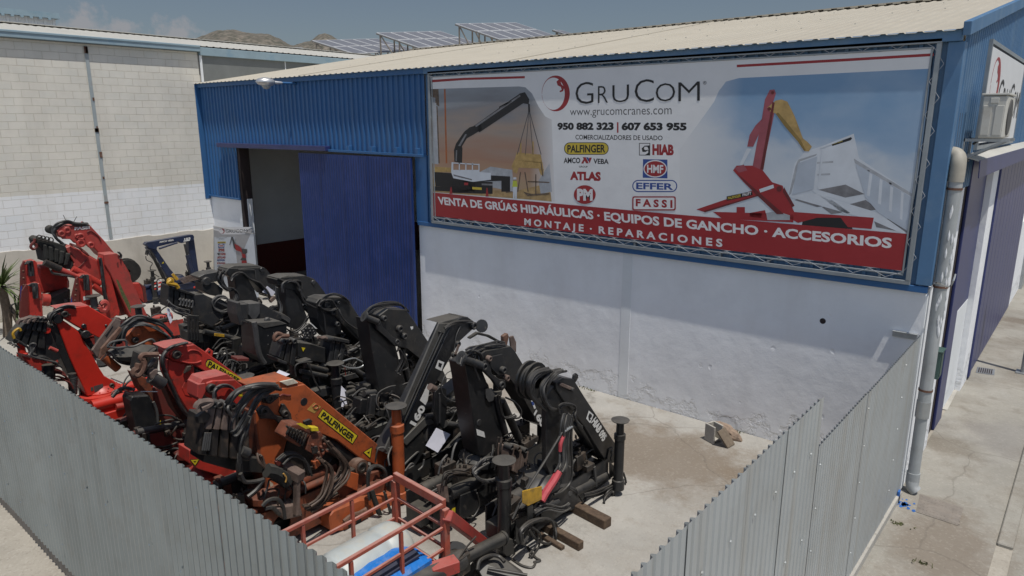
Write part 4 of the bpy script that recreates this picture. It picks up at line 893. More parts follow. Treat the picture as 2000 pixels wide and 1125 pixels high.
printer([thick_line((546, 320), (492, 520), 3), thick_line((546, 320), (530, 520), 2.5), thick_line((548, 320), (565, 520), 2.5), thick_line((548, 320), (602, 520), 3)], 'printed_picture', M['print_darkgrey'], A)
printer([[(212, 470), (232, 465), (242, 490), (240, 560), (205, 552), (203, 500)], [(212, 470), (250, 415), (275, 395), (325, 380), (330, 405), (290, 430), (262, 445), (235, 490)], [(285, 395), (505, 240), (528, 234), (548, 268), (545, 290), (520, 285), (320, 418)], [(410, 300), (470, 268), (470, 275), (410, 312)], [(542, 288), (550, 288), (552, 325), (543, 325)], [(110, 600), (200, 605), (460, 620), (460, 690), (420, 690), (420, 640), (300, 645), (300, 690), (190, 690), (190, 670), (120, 665)], [(190, 640), (380, 645), (380, 700), (190, 695)], [(110, 665), (200, 670), (200, 690), (110, 685)]], 'printed_picture', M['print_black'], A)
printer([[(192, 555), (200, 555), (200, 590), (315, 590), (315, 562), (320, 562), (320, 600), (372, 604), (372, 635), (290, 645), (200, 628), (190, 600)], [(200, 556), (315, 563), (315, 568), (200, 561)]] + [[(x, 558), (x + 5, 558), (x + 5, 592), (x, 592)] for x in (225, 255, 285)], 'printed_picture', M['print_palewhite'], A)
printer([[(300, 386), (505, 246), (508, 253), (304, 394)], [(222, 480), (255, 425), (262, 428), (232, 482)], [(415, 304), (468, 274), (468, 277), (416, 308)], [(212, 500), (218, 500), (216, 550), (210, 550)], [(330, 652), (380, 654), (380, 662), (330, 660)], [(200, 610), (285, 632), (285, 638), (202, 618)]], 'printed_picture', M['print_midgrey2'], A)
printer([[(440, 690), (470, 688), (472, 692), (440, 695)], [(520, 690), (560, 700), (640, 696), (640, 702), (540, 710)], [(600, 560), (604, 560), (612, 620), (608, 620)]], 'printed_picture', M['print_brown'], A)
printer([[(188, 668), (192, 668), (196, 700), (182, 700)], [(352, 672), (356, 672), (362, 712), (348, 712)], [(250, 648), (268, 648), (268, 660), (250, 660)]], 'printed_picture', M['print_red'], A)
printer([[(287, 668), (330, 671), (330, 682), (287, 679)]], 'printed_picture', M['print_yellow'], A)
printer([[(473, 640), (490, 640), (494, 668), (470, 668)]], 'printed_picture', M['print_hivis'], A)
printer([[(474, 668), (492, 668), (490, 728), (483, 728), (482, 690), (480, 728), (473, 728)], [(475, 624), (488, 624), (489, 634), (474, 634)]], 'printed_picture', M['print_palewhite'], A)
# --- right picture: sky, hook loader arm, tipped white skip
c0 = wall(*B7v(1100, 170)); c1 = wall(*B7v(1000, 850))
m = grad_mat('print_sky', [(0.0, (0.56, 0.60, 0.64)), (0.42, (0.46, 0.52, 0.59)), (0.60, (0.28, 0.39, 0.53)), (1.0, (0.17, 0.30, 0.47))], 2, c1.z, c0.z, (0, wall(*B7v(330, 400)).x, wall(*B7v(90, 500)).x), (0.9, 1.5, (0.8, 1, 1.3)))
poly('printed_picture', [B7v(*p) for p in [(205, 300), (225, 255), (255, 215), (310, 200), (1122, 160), (1104, 330), (1085, 480), (1058, 660), (1026, 858), (700, 835), (300, 805), (60, 785), (60, 500)]], m)
printer([[(545, 560), (590, 510), (655, 490), (795, 435), (818, 540), (1045, 690), (1028, 850), (880, 760), (620, 680), (515, 700)]], 'printed_picture', M['print_palewhite'], B7v)
printer([[(795, 540), (800, 560), (1045, 705), (1045, 690)], [(850, 590), (862, 590), (850, 700), (838, 690)], [(945, 640), (955, 645), (945, 750), (935, 745)], [(640, 555), (708, 550), (708, 558), (640, 562)], [(640, 605), (695, 602), (695, 610), (640, 612)], [(548, 575), (560, 545), (640, 520), (635, 528), (568, 552), (530, 690), (520, 695)]], 'printed_picture', M['print_grey'], B7v)
printer([[(645, 672), (760, 650), (840, 690), (760, 705)], [(770, 735), (845, 715), (900, 755), (830, 765)], [(545, 715), (620, 690), (715, 735), (640, 745)], [(660, 745), (720, 738), (770, 765), (700, 775)], [(880, 800), (960, 792), (1026, 830), (1024, 855), (890, 830)]], 'printed_picture', M['print_midgrey2'], B7v)
printer([[(515, 700), (620, 685), (900, 770), (1026, 860), (1020, 866), (870, 800), (760, 770)], [(618, 675), (640, 672), (780, 770), (755, 775)]], 'printed_picture', M['print_palewhite'], B7v)
printer([[(700, 478), (780, 448), (788, 455), (782, 463), (705, 487)]], 'printed_picture', M['print_black'], B7v)
words([('PALFINGER', [(704, 474), (748, 460), (748, 468), (704, 482)], 0.02)], M['print_yellow'], B7v)
printer([[(580, 800), (640, 782), (740, 785), (785, 815), (790, 838), (575, 825)]], 'printed_picture', M['print_black'], B7v)
printer([[(130, 755), (380, 670), (460, 650), (470, 672), (400, 692), (160, 765)], [(200, 765), (540, 775), (540, 810), (240, 795)], [(355, 770), (420, 758), (430, 800), (355, 795)], [(460, 760), (880, 790), (870, 838), (770, 830), (740, 790), (640, 790), (560, 812)], [(300, 745), (335, 745), (335, 770), (300, 770)]], 'printed_picture', M['print_red'], B7v)
printer([[(285, 590), (300, 570), (395, 570), (450, 640), (495, 655), (500, 685), (530, 735), (550, 780), (470, 775), (380, 690), (330, 640)]], 'printed_picture', M['print_red'], B7v)
printer([[(440, 250), (460, 248), (466, 265), (455, 300), (460, 345), (410, 590), (368, 572), (385, 480), (402, 400), (420, 290)], [(380, 400), (408, 372), (402, 420), (370, 490), (345, 490), (355, 440)], [(290, 580), (330, 565), (345, 590), (310, 600)]], 'printed_picture', M['print_rose'], B7v)
printer([[(344, 496), (362, 500), (325, 568), (312, 566)], [(395, 670), (455, 650), (458, 664), (400, 684)]], 'printed_picture', M['print_palewhite'], B7v)
printer([[(430, 325), (465, 295), (490, 290), (515, 300), (545, 360), (560, 400), (580, 455), (600, 470), (618, 490), (605, 510), (585, 508), (560, 470), (500, 400), (465, 350), (440, 340)]], 'printed_picture', M['print_gold'], B7v)
printer([[(258, 700), (365, 678), (368, 694), (258, 718)]], 'printed_picture', M['print_black'], B7v)
words([('PALFINGER', [(263, 702), (318, 690), (318, 702), (263, 714)], 0.02)], M['print_yellow'], B7v); words([('PALIFT', [(325, 688), (362, 680), (362, 692), (325, 700)], 0.02)], M['print_white'], B7v)
printer([[(425, 770), (470, 762), (525, 780), (525, 800), (430, 800)]], 'printed_picture', M['print_grey'], B7v)
mat('print_shade', (0.40, 0.45, 0.52), 0.55, var=0.1, vscale=3); mat('print_darkred', (0.13, 0.018, 0.02), 0.55, var=0.2, vscale=5); mat('print_ochre', (0.22, 0.15, 0.045), 0.55, var=0.2, vscale=7)
printer([[(802, 562), (1044, 707), (1028, 850), (900, 770), (845, 705)], [(560, 560), (640, 532), (625, 670), (535, 692)]], 'printed_picture', M['print_shade'], B7v)
printer([[(862, 600), (874, 606), (862, 700), (850, 696)], [(905, 625), (917, 632), (910, 735), (897, 730)], [(950, 655), (962, 662), (955, 768), (943, 760)], [(995, 680), (1006, 686), (1000, 800), (990, 795)], [(660, 500), (668, 498), (650, 665), (642, 668)], [(655, 490), (790, 440), (792, 446), (657, 497)]], 'printed_picture', M['print_palewhite'], B7v)
printer([[(452, 300), (461, 305), (413, 588), (400, 585)], [(300, 600), (345, 640), (500, 775), (470, 775), (380, 690)], [(160, 762), (400, 690), (400, 696), (165, 768)], [(500, 660), (545, 740), (535, 745), (495, 680)]], 'printed_picture', M['print_darkred'], B7v)
printer([[(466, 352), (500, 400), (560, 470), (585, 508), (592, 505), (570, 460), (510, 385), (475, 345)]], 'printed_picture', M['print_ochre'], B7v)
printer([[(452 + 7 * math.cos(R(40 * i)), 262 + 7 * math.sin(R(40 * i))) for i in range(9)], [(438 + 8 * math.cos(R(40 * i)), 330 + 8 * math.sin(R(40 * i))) for i in range(9)], [(480 + 12 * math.cos(R(40 * i)), 668 + 12 * math.sin(R(40 * i))) for i in range(9)]], 'printed_picture', M['print_darkred'], B7v)
# --- red bars and band
printer([[(842, 156), (905, 152), (1025, 148.5), (1025, 153), (905, 156.5), (842, 161)]], 'red_bar', M['print_red'], FULL)
printer([[(1439, 126.5), (1640, 115), (1824, 104), (1824, 109.5), (1640, 120.5), (1439, 131.5)]], 'red_bar', M['print_red'], FULL)
y = lay([[(846, 376), (1776, 550)]]); T3 = [wall(846, 376, y), wall(1300, 417, y), wall(1776, 457, y)]
bot = [Vector((p.x, y, p.z)) for p in (T[2], T[3])]
b = MB(); b.prism(T3 + [bot[0] + Vector((0, 0, 0.012)), bot[1] + Vector((0, 0, 0.012))], (0, 0.0002, 0)); b.build('red_band', M['print_red'], BN)
words([('VENTA DE GRÚAS HIDRÁULICAS · EQUIPOS DE GANCHO · ACCESORIOS', [(854, 380), (1743, 460), (1741, 489), (857, 402)], 0.035)], M['print_white'], FULL)
words([('M O N T A J E  ·  R E P A R A C I O N E S', [(1024, 426), (1411, 467), (1411, 487.5), (1024, 443.5)], 0.035)], M['print_white'], FULL)
# --- emblem: red ring with a bird's neck curling in
def swan(sets, cx, cy, rx, ry):
    out = [(cx + rx * math.cos(a), cy + ry * math.sin(a)) for a in [math.pi * (-1.02 + 2.0 * i / 40) for i in range(41)]]
    inn = [(cx - 0.17 * rx + rx * 0.81 * math.cos(a), cy + 0.02 * ry + ry * 0.90 * math.sin(a)) for a in [math.pi * (-0.99 + 1.96 * i / 40) for i in range(41)]]
    res = []
    for i in range(40): res.append([out[i], out[i + 1], inn[i + 1], inn[i]])
    k = [(0.22, -0.78), (0.05, -0.66), (0.13, -0.45), (0.36, -0.36), (0.42, -0.20), (0.26, -0.13), (0.30, -0.06), (0.52, -0.12), (0.62, -0.34), (0.40, -0.52), (0.34, -0.70)]
    res.append([(cx + a * rx, cy + c * ry) for a, c in k]); return res
printer(swan(None, 669, 240, 64, 82), 'emblem', M['print_red'], A)
# --- name: thin tall capitals
words([('G', [(759, 190), (841, 186), (841, 286), (759, 290)], -0.012), ('R', [(862, 207), (908, 204), (908, 282), (862, 284)], -0.012), ('U', [(928, 203), (1004, 199), (1004, 279), (928, 282)], -0.012),
       ('C', [(1030, 177), (1118, 174), (1118, 278), (1030, 281)], -0.012), ('O', [(1126, 195), (1215, 191), (1215, 275), (1126, 279)], -0.012), ('M', [(1230, 190), (1328, 185), (1328, 273), (1230, 276)], -0.012), ('®', [(1343, 184), (1359, 183), (1359, 199), (1343, 200)], 0)], M['print_black'], A)
words([('www.grucomcranes.com', [(734, 317), (1199, 307), (1199, 350), (734, 352)], -0.004)], M['print_darkgrey'], A)
words([('950 882 323', [(676, 374), (934, 372), (934, 409), (676, 408)], 0.055), ('607 653 955', [(970, 372), (1268, 373), (1268, 411), (970, 410)], 0.055)], M['print_black'], A)
words([('COMERCIALIZADORES DE USADO', [(759, 429), (1158, 433), (1158, 455), (759, 451)], 0.012)], M['print_black'], A)
printer([[(949, 372), (956, 372), (956, 420), (949, 420)]], 'red_bar', M['print_red'], A)
def stadium(x0, y0, x1, y1, r):
    o = []
    for cx, cy, a0 in ((x1 - r, y0 + r, -90), (x1 - r, y1 - r, 0), (x0 + r, y1 - r, 90), (x0 + r, y0 + r, 180)):
        for i in range(7): a = R(a0 + 15 * i); o.append((cx + r * math.cos(a), cy + r * math.sin(a)))
    return o
printer([stadium(707, 464, 911, 521, 27)], 'badge', M['print_black'], A); printer([stadium(710, 467, 908, 518, 25)], 'badge', M['print_yellow'], A)
words([('PALFINGER', [(722, 476), (896, 474), (896, 511), (722, 511)], 0.03)], M['print_black'], A)
words([('AMCO', [(705, 534), (781, 534), (781, 560), (705, 560)], 0.03), ('VEBA', [(841, 538), (911, 540), (911, 564), (841, 562)], 0.03), ('GROUP', [(775, 571), (815, 572), (815, 580), (775, 579)], 0.02)], M['print_black'], A)
printer([[(792, 532), (806, 532), (820, 560), (808, 560)], [(785, 560), (797, 540), (801, 548), (795, 562)], [(822, 534), (834, 534), (824, 560), (818, 548)]], 'badge', M['print_red'], A)
printer([[(808, 532), (818, 533), (822, 545), (817, 550)]], 'badge', M['print_blue'], A)
words([('ATLAS', [(734, 597), (875, 599), (875, 642), (734, 636)], 0.06)], M['print_red'], A)
printer([[(801.5 + 50 * math.cos(R(12 * i)), 703 + 43 * math.sin(R(12 * i))) for i in range(30)]], 'badge', M['print_red'], A)
words([('PM', [(766, 676), (838, 678), (838, 732), (766, 730)], 0.06)], M['print_white'], A)
printer([[(1050, 467), (1101, 467), (1101, 524), (1050, 524)]], 'badge', M['print_black'], A)
printer([[(1053, 470), (1098, 470), (1098, 478), (1076, 479), (1062, 492), (1066, 508), (1080, 508), (1092, 500), (1092, 512), (1078, 521), (1053, 521)]], 'badge', M['print_white'], A)
printer([[(1075, 484), (1088, 484), (1094, 497), (1080, 500), (1072, 495)]], 'badge', M['print_white'], A)
words([('HIAB', [(1111, 472), (1209, 474), (1209, 524), (1111, 522)], 0.06)], M['print_red'], A)
printer([[(1068, 541), (1180, 543), (1180, 629), (1067, 626)]], 'badge', M['print_blue'], A)
printer([[(1124 + 54 * math.cos(R(12 * i)), 585 + 40 * math.sin(R(12 * i))) for i in range(30)]], 'badge', M['print_white'], A)
printer([[(1124 + 49 * math.cos(R(12 * i)), 585 + 35 * math.sin(R(12 * i))) for i in range(30)]], 'badge', M['print_red'], A)
words([('HMF', [(1087, 566), (1161, 568), (1161, 606), (1087, 603)], 0.03)], M['print_white'], A)
printer([stadium(1019, 636, 1225, 692, 27)], 'badge', M['print_blue'], A); printer([stadium(1024, 641, 1220, 687, 22)], 'badge', M['tarp_white'], A)
words([('EFFER', [(1037, 648), (1207, 652), (1207, 682), (1037, 678)], 0.03)], M['print_blue'], A)
printer([stadium(1019, 711, 1218, 776, 9)], 'badge', M['print_red'], A); printer([stadium(1025, 717, 1212, 770, 6)], 'badge', M['tarp_white'], A)
words([('F A S S I', [(1035, 722), (1203, 728), (1203, 765), (1035, 757)], 0.045)], M['print_red'], A)

# ------------------------------------------------------------------ sign on the street side
SX = 0.085
SG = thing('street_sign', 'white company sign with a red emblem on the street side above the purple doors', 'sign', (SX, 4, 5.5))
s0, s1, sz0, sz1 = 2.05, 6.9, 4.86, 6.28
b = MB(); b.bb((SX - 0.03, s0, sz0), (SX - 0.002, s1, sz1)); b.build('sign_panel', M['tarp_white'], SG)
b = MB(); b.bb((0.036, s0 - 0.1, sz0 - .1), (SX, s0 - 0.04, sz1 + .1)); b.bb((0.036, s1 + 0.04, sz0 - .1), (SX, s1 + 0.1, sz1 + .1)); b.bb((0.036, s0 - .04, sz1 + .04), (SX, s1 + .04, sz1 + .1)); b.bb((0.036, s0 - .04, sz0 - .1), (SX, s1 + .04, sz0 - .04)); b.build('frame', M['frame_galv'], SG)
b = MB()
for i in range(40):
    y = s0 + (s1 - s0) * i / 39; b.bb((SX - 0.01, y - .008, sz1 - 0.01), (SX - 0.004, y + .008, sz1 + .07)); b.bb((SX - 0.01, y - .008, sz0 - .07), (SX - 0.004, y + .008, sz0 + .01))
b.build('lacing_cord', M['print_black'], SG)
def sq(u0, v0, u1, v1): # fractions of the sign, top-left origin
    f = lambda u, v: Vector((SX, s0 + (s1 - s0) * u, sz1 - (sz1 - sz0) * v)); return [f(u0, v0), f(u1, v0), f(u1, v1), f(u0, v1)]
b = MB()
for q in swan(None, 0.17, 0.36, 0.105, 0.29): b.prism([(SX, s0 + (s1 - s0) * u, sz1 - (sz1 - sz0) * v) for u, v in q], (0.002, 0, 0))
b.build('emblem', M['print_red'], SG)
b = MB()
for ch, q in (('G', (0.29, 0.28, 0.41, 0.72)), ('R', (0.43, 0.37, 0.50, 0.72)), ('U', (0.525, 0.37, 0.62, 0.72)), ('C', (0.64, 0.28, 0.76, 0.72)), ('O', (0.77, 0.37, 0.87, 0.72)), ('M', (0.885, 0.37, 0.985, 0.72))): text_quad(b, ch, sq(*q), (1, 0, 0), -0.008, 0.003)
b.build('lettering', M['print_black'], SG, recalc=False)

# ------------------------------------------------------------------ roll-up banner at the doorway
V8 = view(270, 420, 5.1138)
RB = thing('rollup_banner', 'tall grey and white roll-up banner standing beside the blue doorway', 'banner', (-18.8, -0.45, 0))
ry = -0.42
W8 = lambda p, y=ry: wall(*V8(*p), y)
b = MB(); c0, c1 = W8((750, 115)), W8((1143, 112)); hgt = c0.z
b.bb((c0.x, ry, 0.08), (c1.x, ry + 0.004, hgt)); b.build('banner_sheet', M['print_palewhite'], RB)
b = MB(); b.bb((c0.x - .01, ry - 0.01, hgt), (c1.x + .01, ry + 0.02, hgt + 0.025)); b.bb((c0.x - .03, ry - 0.06, 0.0), (c1.x + .03, ry + 0.1, 0.08)); b.cyl(((c0.x + c1.x) / 2, ry + 0.03, 0.05), ((c0.x + c1.x) / 2, ry + 0.03, hgt), 0.012); b.build('stand', M['alu'], RB)
LAY8 = [0]
def p8(sets, name, m):
    LAY8[0] += 1; y = ry - 0.001 * LAY8[0] - .0005; b = MB()
    for pts in sets: b.prism([W8(p, y) for p in pts], (0, 0.0005, 0))
    b.build(name, m, RB)
def w8(items, m):
    LAY8[0] += 1; y = ry - 0.001 * LAY8[0] - .0005; b = MB()
    for body, q, bo in items: text_quad(b, body, [W8(p, y) for p in q], (0, -1, 0), bo, 0.0)
    b.build('lettering', m, RB, recalc=False)
mat('print_midgrey', (0.35, 0.35, 0.36), 0.6, var=0.1)
p8([[(752, 150), (790, 150), (830, 192), (1065, 190), (1100, 145), (1141, 145), (1060, 330), (1100, 560), (752, 590)]], 'printed_picture', M['print_midgrey'])
p8([[(752, 122), (1141, 119), (1090, 150), (1060, 192), (835, 194), (800, 160), (752, 150)]], 'printed_picture', M['print_white'])
p8([[(760, 220), (960, 220), (1000, 600), (760, 620)]], 'printed_picture', M['print_palewhite'])
p8(swan(None, 836, 160, 27, 27), 'emblem', M['print_red'])
w8([('GRUCOM', [(873, 142), (1088, 140), (1088, 174), (873, 178)], -0.004)], M['print_darkgrey'])
w8([('COMERCIALIZADORES', [(775, 224), (888, 224), (888, 231), (775, 231)], 0.0), ('DE USADO', [(805, 236), (858, 236), (858, 243), (805, 243)], 0.0)], M['print_black'])
p8([[(792, 266), (873, 264), (873, 281), (792, 283)]], 'badge', M['print_yellow']); w8([('PALFINGER', [(796, 269), (869, 267), (869, 278), (796, 280)], 0.02)], M['print_black'])
p8([[(798, 290), (859, 288), (859, 325), (798, 327)]], 'badge', M['print_blue']); p8([[(829 + 27 * math.cos(R(18 * i)), 307 + 14 * math.sin(R(18 * i))) for i in range(20)]], 'badge', M['print_white']); w8([('HMF', [(808, 299), (850, 299), (850, 316), (808, 316)], 0.04), ('PM', [(812, 338), (848, 338), (848, 362), (812, 362)], 0.05)], M['print_red'])
p8([[(802, 335), (810, 335), (810, 366), (802, 366)], [(851, 335), (859, 335), (859, 366), (851, 366)]], 'badge', M['print_red'])
w8([('HIAB', [(820, 378), (872, 377), (872, 401), (820, 402)], 0.04), ('ATLAS', [(787, 414), (871, 413), (871, 434), (787, 436)], 0.05), ('FASSI', [(788, 473), (868, 472), (868, 490), (788, 491)], 0.03), ('HIAB', [(812, 530), (870, 529), (870, 546), (812, 548)], 0.03)], M['print_red'])
w8([('EFFER', [(788, 444), (866, 443), (866, 459), (788, 461)], 0.04), ('AMCO VEBA', [(788, 504), (868, 503), (868, 514), (788, 515)], 0.02)], M['print_blue'])
p8([[(788, 380), (814, 379), (812, 402), (796, 400)]], 'badge', M['print_darkgrey'])
p8([[(910, 300), (930, 215), (945, 220), (965, 275), (990, 320), (1020, 322), (1035, 350), (1025, 360), (975, 350), (955, 330), (935, 240), (914, 302)], [(1030, 335), (1085, 340), (1088, 375), (1060, 400), (1030, 385)], [(1035, 425), (1075, 430), (1078, 460), (1018, 450)]], 'printed_picture', M['print_darkgrey'])
p8([[(960, 285), (1000, 305), (1030, 330), (1040, 385), (1068, 390), (1075, 430), (1040, 425), (1030, 370), (975, 350)], [(1032, 455), (1080, 455), (1085, 500), (1035, 500)]], 'printed_picture', M['print_red'])
# ------------------------------------------------------------------ folded loader cranes
V1 = view(680, 580, 2.0638); V2 = view(740, 600, 3.514); V3 = view(840, 700, 2.6476); V4 = view(560, 900, 4.0)
V5 = view(170, 600, 4.3257); V6 = view(0, 580, 4.6875); V7 = view(20, 420, 5.114); V9 = view(480, 560, 4.6857); V10 = view(280, 480, 2.9604); VO = view(370, 720, 3.516)
GROUPC = 'folded loader cranes standing in rows in the yard'
class Crane:
    def __init__(s, label, v, x, y, cat='crane'):
        s.v = v; s.x = x; s.root = thing('loader_crane', label, cat, (x, y, 0), GROUPC)
    def p(s, zx, zy, dx=0.0, v=None): return fac(*(v or s.v)(zx, zy), s.x + dx)
    def plate(s, name, pts, m, th=0.3, dx=0.0, bev=0.008, parent=None, v=None):
        b = MB(); b.prism([s.p(*q, dx, v) for q in pts], (-th, 0, 0)); return b.build(name, M[m], parent or s.root, bevel=bev)
    def plates(s, name, sets, m, th=0.02, dx=0.0, bev=0.004, v=None):
        for pts in sets: s.plate(name, pts, m, th, dx, bev, v=v)
    def disc(s, name, c, r, m, dx=0.02, th=0.06, v=None, rim=0.0):
        p = s.p(*c, dx, v); b = MB(); b.lathe(p - Vector((th, 0, 0)), [(0, 0), (r, 0), (r, th - 0.01), (r - 0.01, th), (r * 0.55, th), (r * 0.5, th - rim), (0, th - rim)], 16, Vector((1, 0, 0))); return b.build(name, M[m], s.root)
    def tube(s, name, pts, r, m, dx=0.05, v=None, sub=5):
        b = MB(); b.tube([s.p(q[0], q[1], dx + (q[2] if len(q) > 2 else 0.0), v) for q in pts], r, 7, sub); return b.build(name, M[m], s.root)
    def hoses(s, lists, r=0.014, m='rubber', dx=0.05, v=None):
        for pts in lists: s.tube('hose', pts, r, m, dx, v)
    def fan(s, pts, n, spread, r=0.014, m='rubber', dx=0.05, v=None, seed=1, jit=3.0):
        rnd = random.Random(seed)
        for k in range(n):
            o = (k - (n - 1) / 2); s.tube('hose', [(q[0] + spread[0] * o * w + rnd.uniform(-jit, jit), q[1] + spread[1] * o * w + rnd.uniform(-jit, jit), rnd.uniform(-.03, .05)) for q, w in [((q_[0], q_[1]), (q_[2] if len(q_) > 2 else 1.0)) for q_ in pts]], r * rnd.uniform(.8, 1.15), m, dx, v)
    def rod(s, name, a, c, r, m, dx=-0.1, r2=None, v=None):
        b = MB(); b.cyl(s.p(*a, dx, v), s.p(*c, dx, v), r, r2, 14); return b.build(name, M[m], s.root)
    def text(s, body, q, m, dx=0.004, bold=0.03, name='lettering', v=None):
        b = MB(); text_quad(b, body, [s.p(*p, dx, v) for p in q], (1, 0, 0), bold, 0.001); return b.build(name, M[m], s.root, recalc=False)
    def decal(s, pts, m, dx=0.003, name='decal', v=None):
        b = MB(); b.prism([s.p(*q, dx, v) for q in pts], (-0.002, 0, 0)); return b.build(name, M[m], s.root)
    def triangle_sign(s, a, c, d, dx=0.004, v=None):
        s.decal([a, c, d], 'black_print', dx, 'warning_sign', v); m_ = ((a[0] + c[0] + d[0]) / 3, (a[1] + c[1] + d[1]) / 3)
        s.decal([(m_[0] + (q[0] - m_[0]) * .78, m_[1] + (q[1] - m_[1]) * .78) for q in (a, c, d)], 'yellow_decal', dx + .001, 'warning_sign', v)
        s.decal([(m_[0] + (q[0] - m_[0]) * .3, m_[1] + (q[1] - m_[1]) * .22) for q in (a, c, d)], 'black_print', dx + .002, 'warning_sign', v)
    def stack(s, n, top0, top1, bot0, bot1, m='greasy', w=0.3, th=0.16, dx=0.0, disc=True, bend=0.0, v=None):
        """nested extension-boom ends: n leaning collar plates side by side"""
        for i in range(n):
            t = i / n; t2 = (i + 0.82) / n; f = lambda a, c, u: (a[0] + (c[0] - a[0]) * u, a[1] + (c[1] - a[1]) * u)
            a, c, d, e = f(top0, top1, t), f(top0, top1, t2), f(bot0, bot1, t2), f(bot0, bot1, t)
            k = 0.01 * (i % 2); mid = ((c[0] + d[0]) / 2 + bend, (c[1] + d[1]) / 2); mid2 = ((a[0] + e[0]) / 2 + bend, (a[1] + e[1]) / 2)
            s.plate('extension_collar', [a, c, mid, d, e, mid2], m, w, dx - k, 0.012, v=v)
            if disc: s.disc('pin', (a[0] * .5 + c[0] * .5, a[1] * .5 + c[1] * .5), 0.045, 'greasy' if i % 2 else 'greyblack', dx + .03, w * .5, v=v, rim=0.02)
    def base(s, y0, y1, m='black', z0=0.13, z1=0.5, w=0.5, seed=0, legs=(1, 1), legm=None, legh=1.15, ring=True, clutter=14, yc=None, timbers=True):
        rnd = random.Random(seed); x = s.x - 0.22; yc = (y0 + y1) / 2 if yc is None else yc; root = s.root
        b = MB(); xf = x + w / 2
        # front web with two lightening holes: ring of quads round each hole
        def web(xa):
            hs = [y0 + (y1 - y0) * .2, y0 + (y1 - y0) * .5, y0 + (y1 - y0) * .8]; zc = (z0 + z1) / 2; r = (z1 - z0) * .26; edges = [y0, (hs[0] + hs[1]) / 2, (hs[1] + hs[2]) / 2, y1]
            for i in range(3):
                c = [(edges[i], z0), (edges[i + 1], z0), (edges[i + 1], z1), (edges[i], z1)]; N = 16; inner = [(hs[i] + r * math.cos(2 * math.pi * k / N - 2.356), zc + r * math.sin(2 * math.pi * k / N - 2.356)) for k in range(N)]
                outer = []
                for k in range(N):
                    j = k // 4; t = (k % 4) / 4; a, d = c[j], c[(j + 1) % 4]; outer.append((a[0] + (d[0] - a[0]) * t, a[1] + (d[1] - a[1]) * t))
                b.add([(xa, *q) for q in inner] + [(xa, *q) for q in outer] + [(xa - .02, *q) for q in inner] + [(xa - .02, *q) for q in outer], [(k, (k + 1) % N, N + (k + 1) % N, N + k) for k in range(N)] + [(2 * N + k, 3 * N + k, 3 * N + (k + 1) % N, 2 * N + (k + 1) % N) for k in range(N)] + [(k, 2 * N + k, 2 * N + (k + 1) % N, (k + 1) % N) for k in range(N)])
        web(xf); b.bb((x - w / 2, y0, z0), (x - w / 2 + .02, y1, z1)); b.bb((x - w / 2 + .021, y0, z0), (xf - .021, y1, z0 + .02))
        b.build('base_beam', M[m], root)
        b = MB(); b.bb((x - w * .3, y0 - .1, z0 + .03), (x + w * .28, y1 + .1, z0 + .24)); b.build('outrigger_beam', M['black'], root, bevel=.01)
        b = MB(); b.cyl((x - .05, y0 + .1, z1 + .03), (x - .05, y1 - .1, z1 + .03), .09); b.cyl((x + .1, y0 + .2, z1 - .02), (x + .1, y1 - .3, z1 - .02), .05); b.build('slew_cylinder', M[m], root)
        b = MB(); b.lathe((x, yc, z1 - .05), [(0.26, 0), (0.26, .1), (.3, .12), (.3, .2), (.24, .24), (.2, .3), (0, .3)], 20)
        for k in range(14): a = k * 2 * math.pi / 14; b.cyl((x + .275 * math.cos(a), yc + .275 * math.sin(a), z1 + .14), (x + .275 * math.cos(a), yc + .275 * math.sin(a), z1 + .175), .014, seg=6)
        if ring: b.build('slew_ring', M[m], root)
        for k, yy in enumerate((y0 - .12, y1 + .12)):
            if not legs[k]: continue
            s.leg((x + .12, yy), legm or m, legh)
        # valves, boxes and hoses on the beam
        b = MB()
        for i in range(clutter):
            sz = (rnd.uniform(.05, .2), rnd.uniform(.06, .26), rnd.uniform(.04, .26)); c = (x + rnd.uniform(-.48, .42) * w, rnd.uniform(y0 + .1, y1 - .1), z1 + sz[2] / 2 + rnd.uniform(-.06, .06)); b.box(c, sz, Matrix.Rotation(rnd.uniform(-.2, .2), 3, 'Z'))
            for q in range(3): p = Vector(c) + Vector((rnd.uniform(-.06, .06), rnd.uniform(-.08, .08), sz[2] / 2)); b.cyl(p, p + Vector((0, 0, .05)), .014, seg=6)
        b.build('valve_block', M['greasy'], root, bevel=.006)
        for i in range(clutter):
            p = Vector((x + rnd.uniform(-.5, .5) * w, rnd.uniform(y0, y1), z1 + rnd.uniform(.0, .15))); pts = [p]; d = Vector((rnd.uniform(-.3, .4), rnd.choice((-1, 1)) * rnd.uniform(.4, 1), rnd.uniform(.2, 1))).normalized()
            for q in range(4):
                p = p + d * rnd.uniform(.12, .24); pts.append(p.copy()); d = (d + Vector((rnd.uniform(-.5, .5), rnd.uniform(-.6, .6), -.55 - .2 * q))).normalized(); 
            pts = [Vector((max(x - w * .75, min(x + w * .72, q.x)), max(y0 - .25, min(y1 + .25, q.y)), max(.06, q.z))) for q in pts]
            b = MB(); b.tube(pts, rnd.uniform(.009, .017), 6, 5); b.build('hose', M[rnd.choice(('rubber', 'rubber', 'rubber_grey', 'greasy'))], root)
        if timbers: pass
    def leg(s, xy, m, h, r=.075, z=0.05):
        b = MB(); x, y = xy; b.lathe((x, y, z), [(0, 0), (r + .02, 0), (r + .02, .14), (r, .15), (r, h * .72), (r + .012, h * .73), (r + .012, h * .8), (r * .82, h * .81), (r * .75, h * .97), (0, h * .97)], 16); o = b.build('stabilizer_leg', M[m], s.root)
        b = MB(); b.lathe((x, y, z + h * .97), [(0.03, 0), (r * .9, .0), (r + .05, .02), (r + .06, .035), (r + .03, .045), (0, .04)], 18); b.build('foot_plate', M['greyblack'], o)
        return o
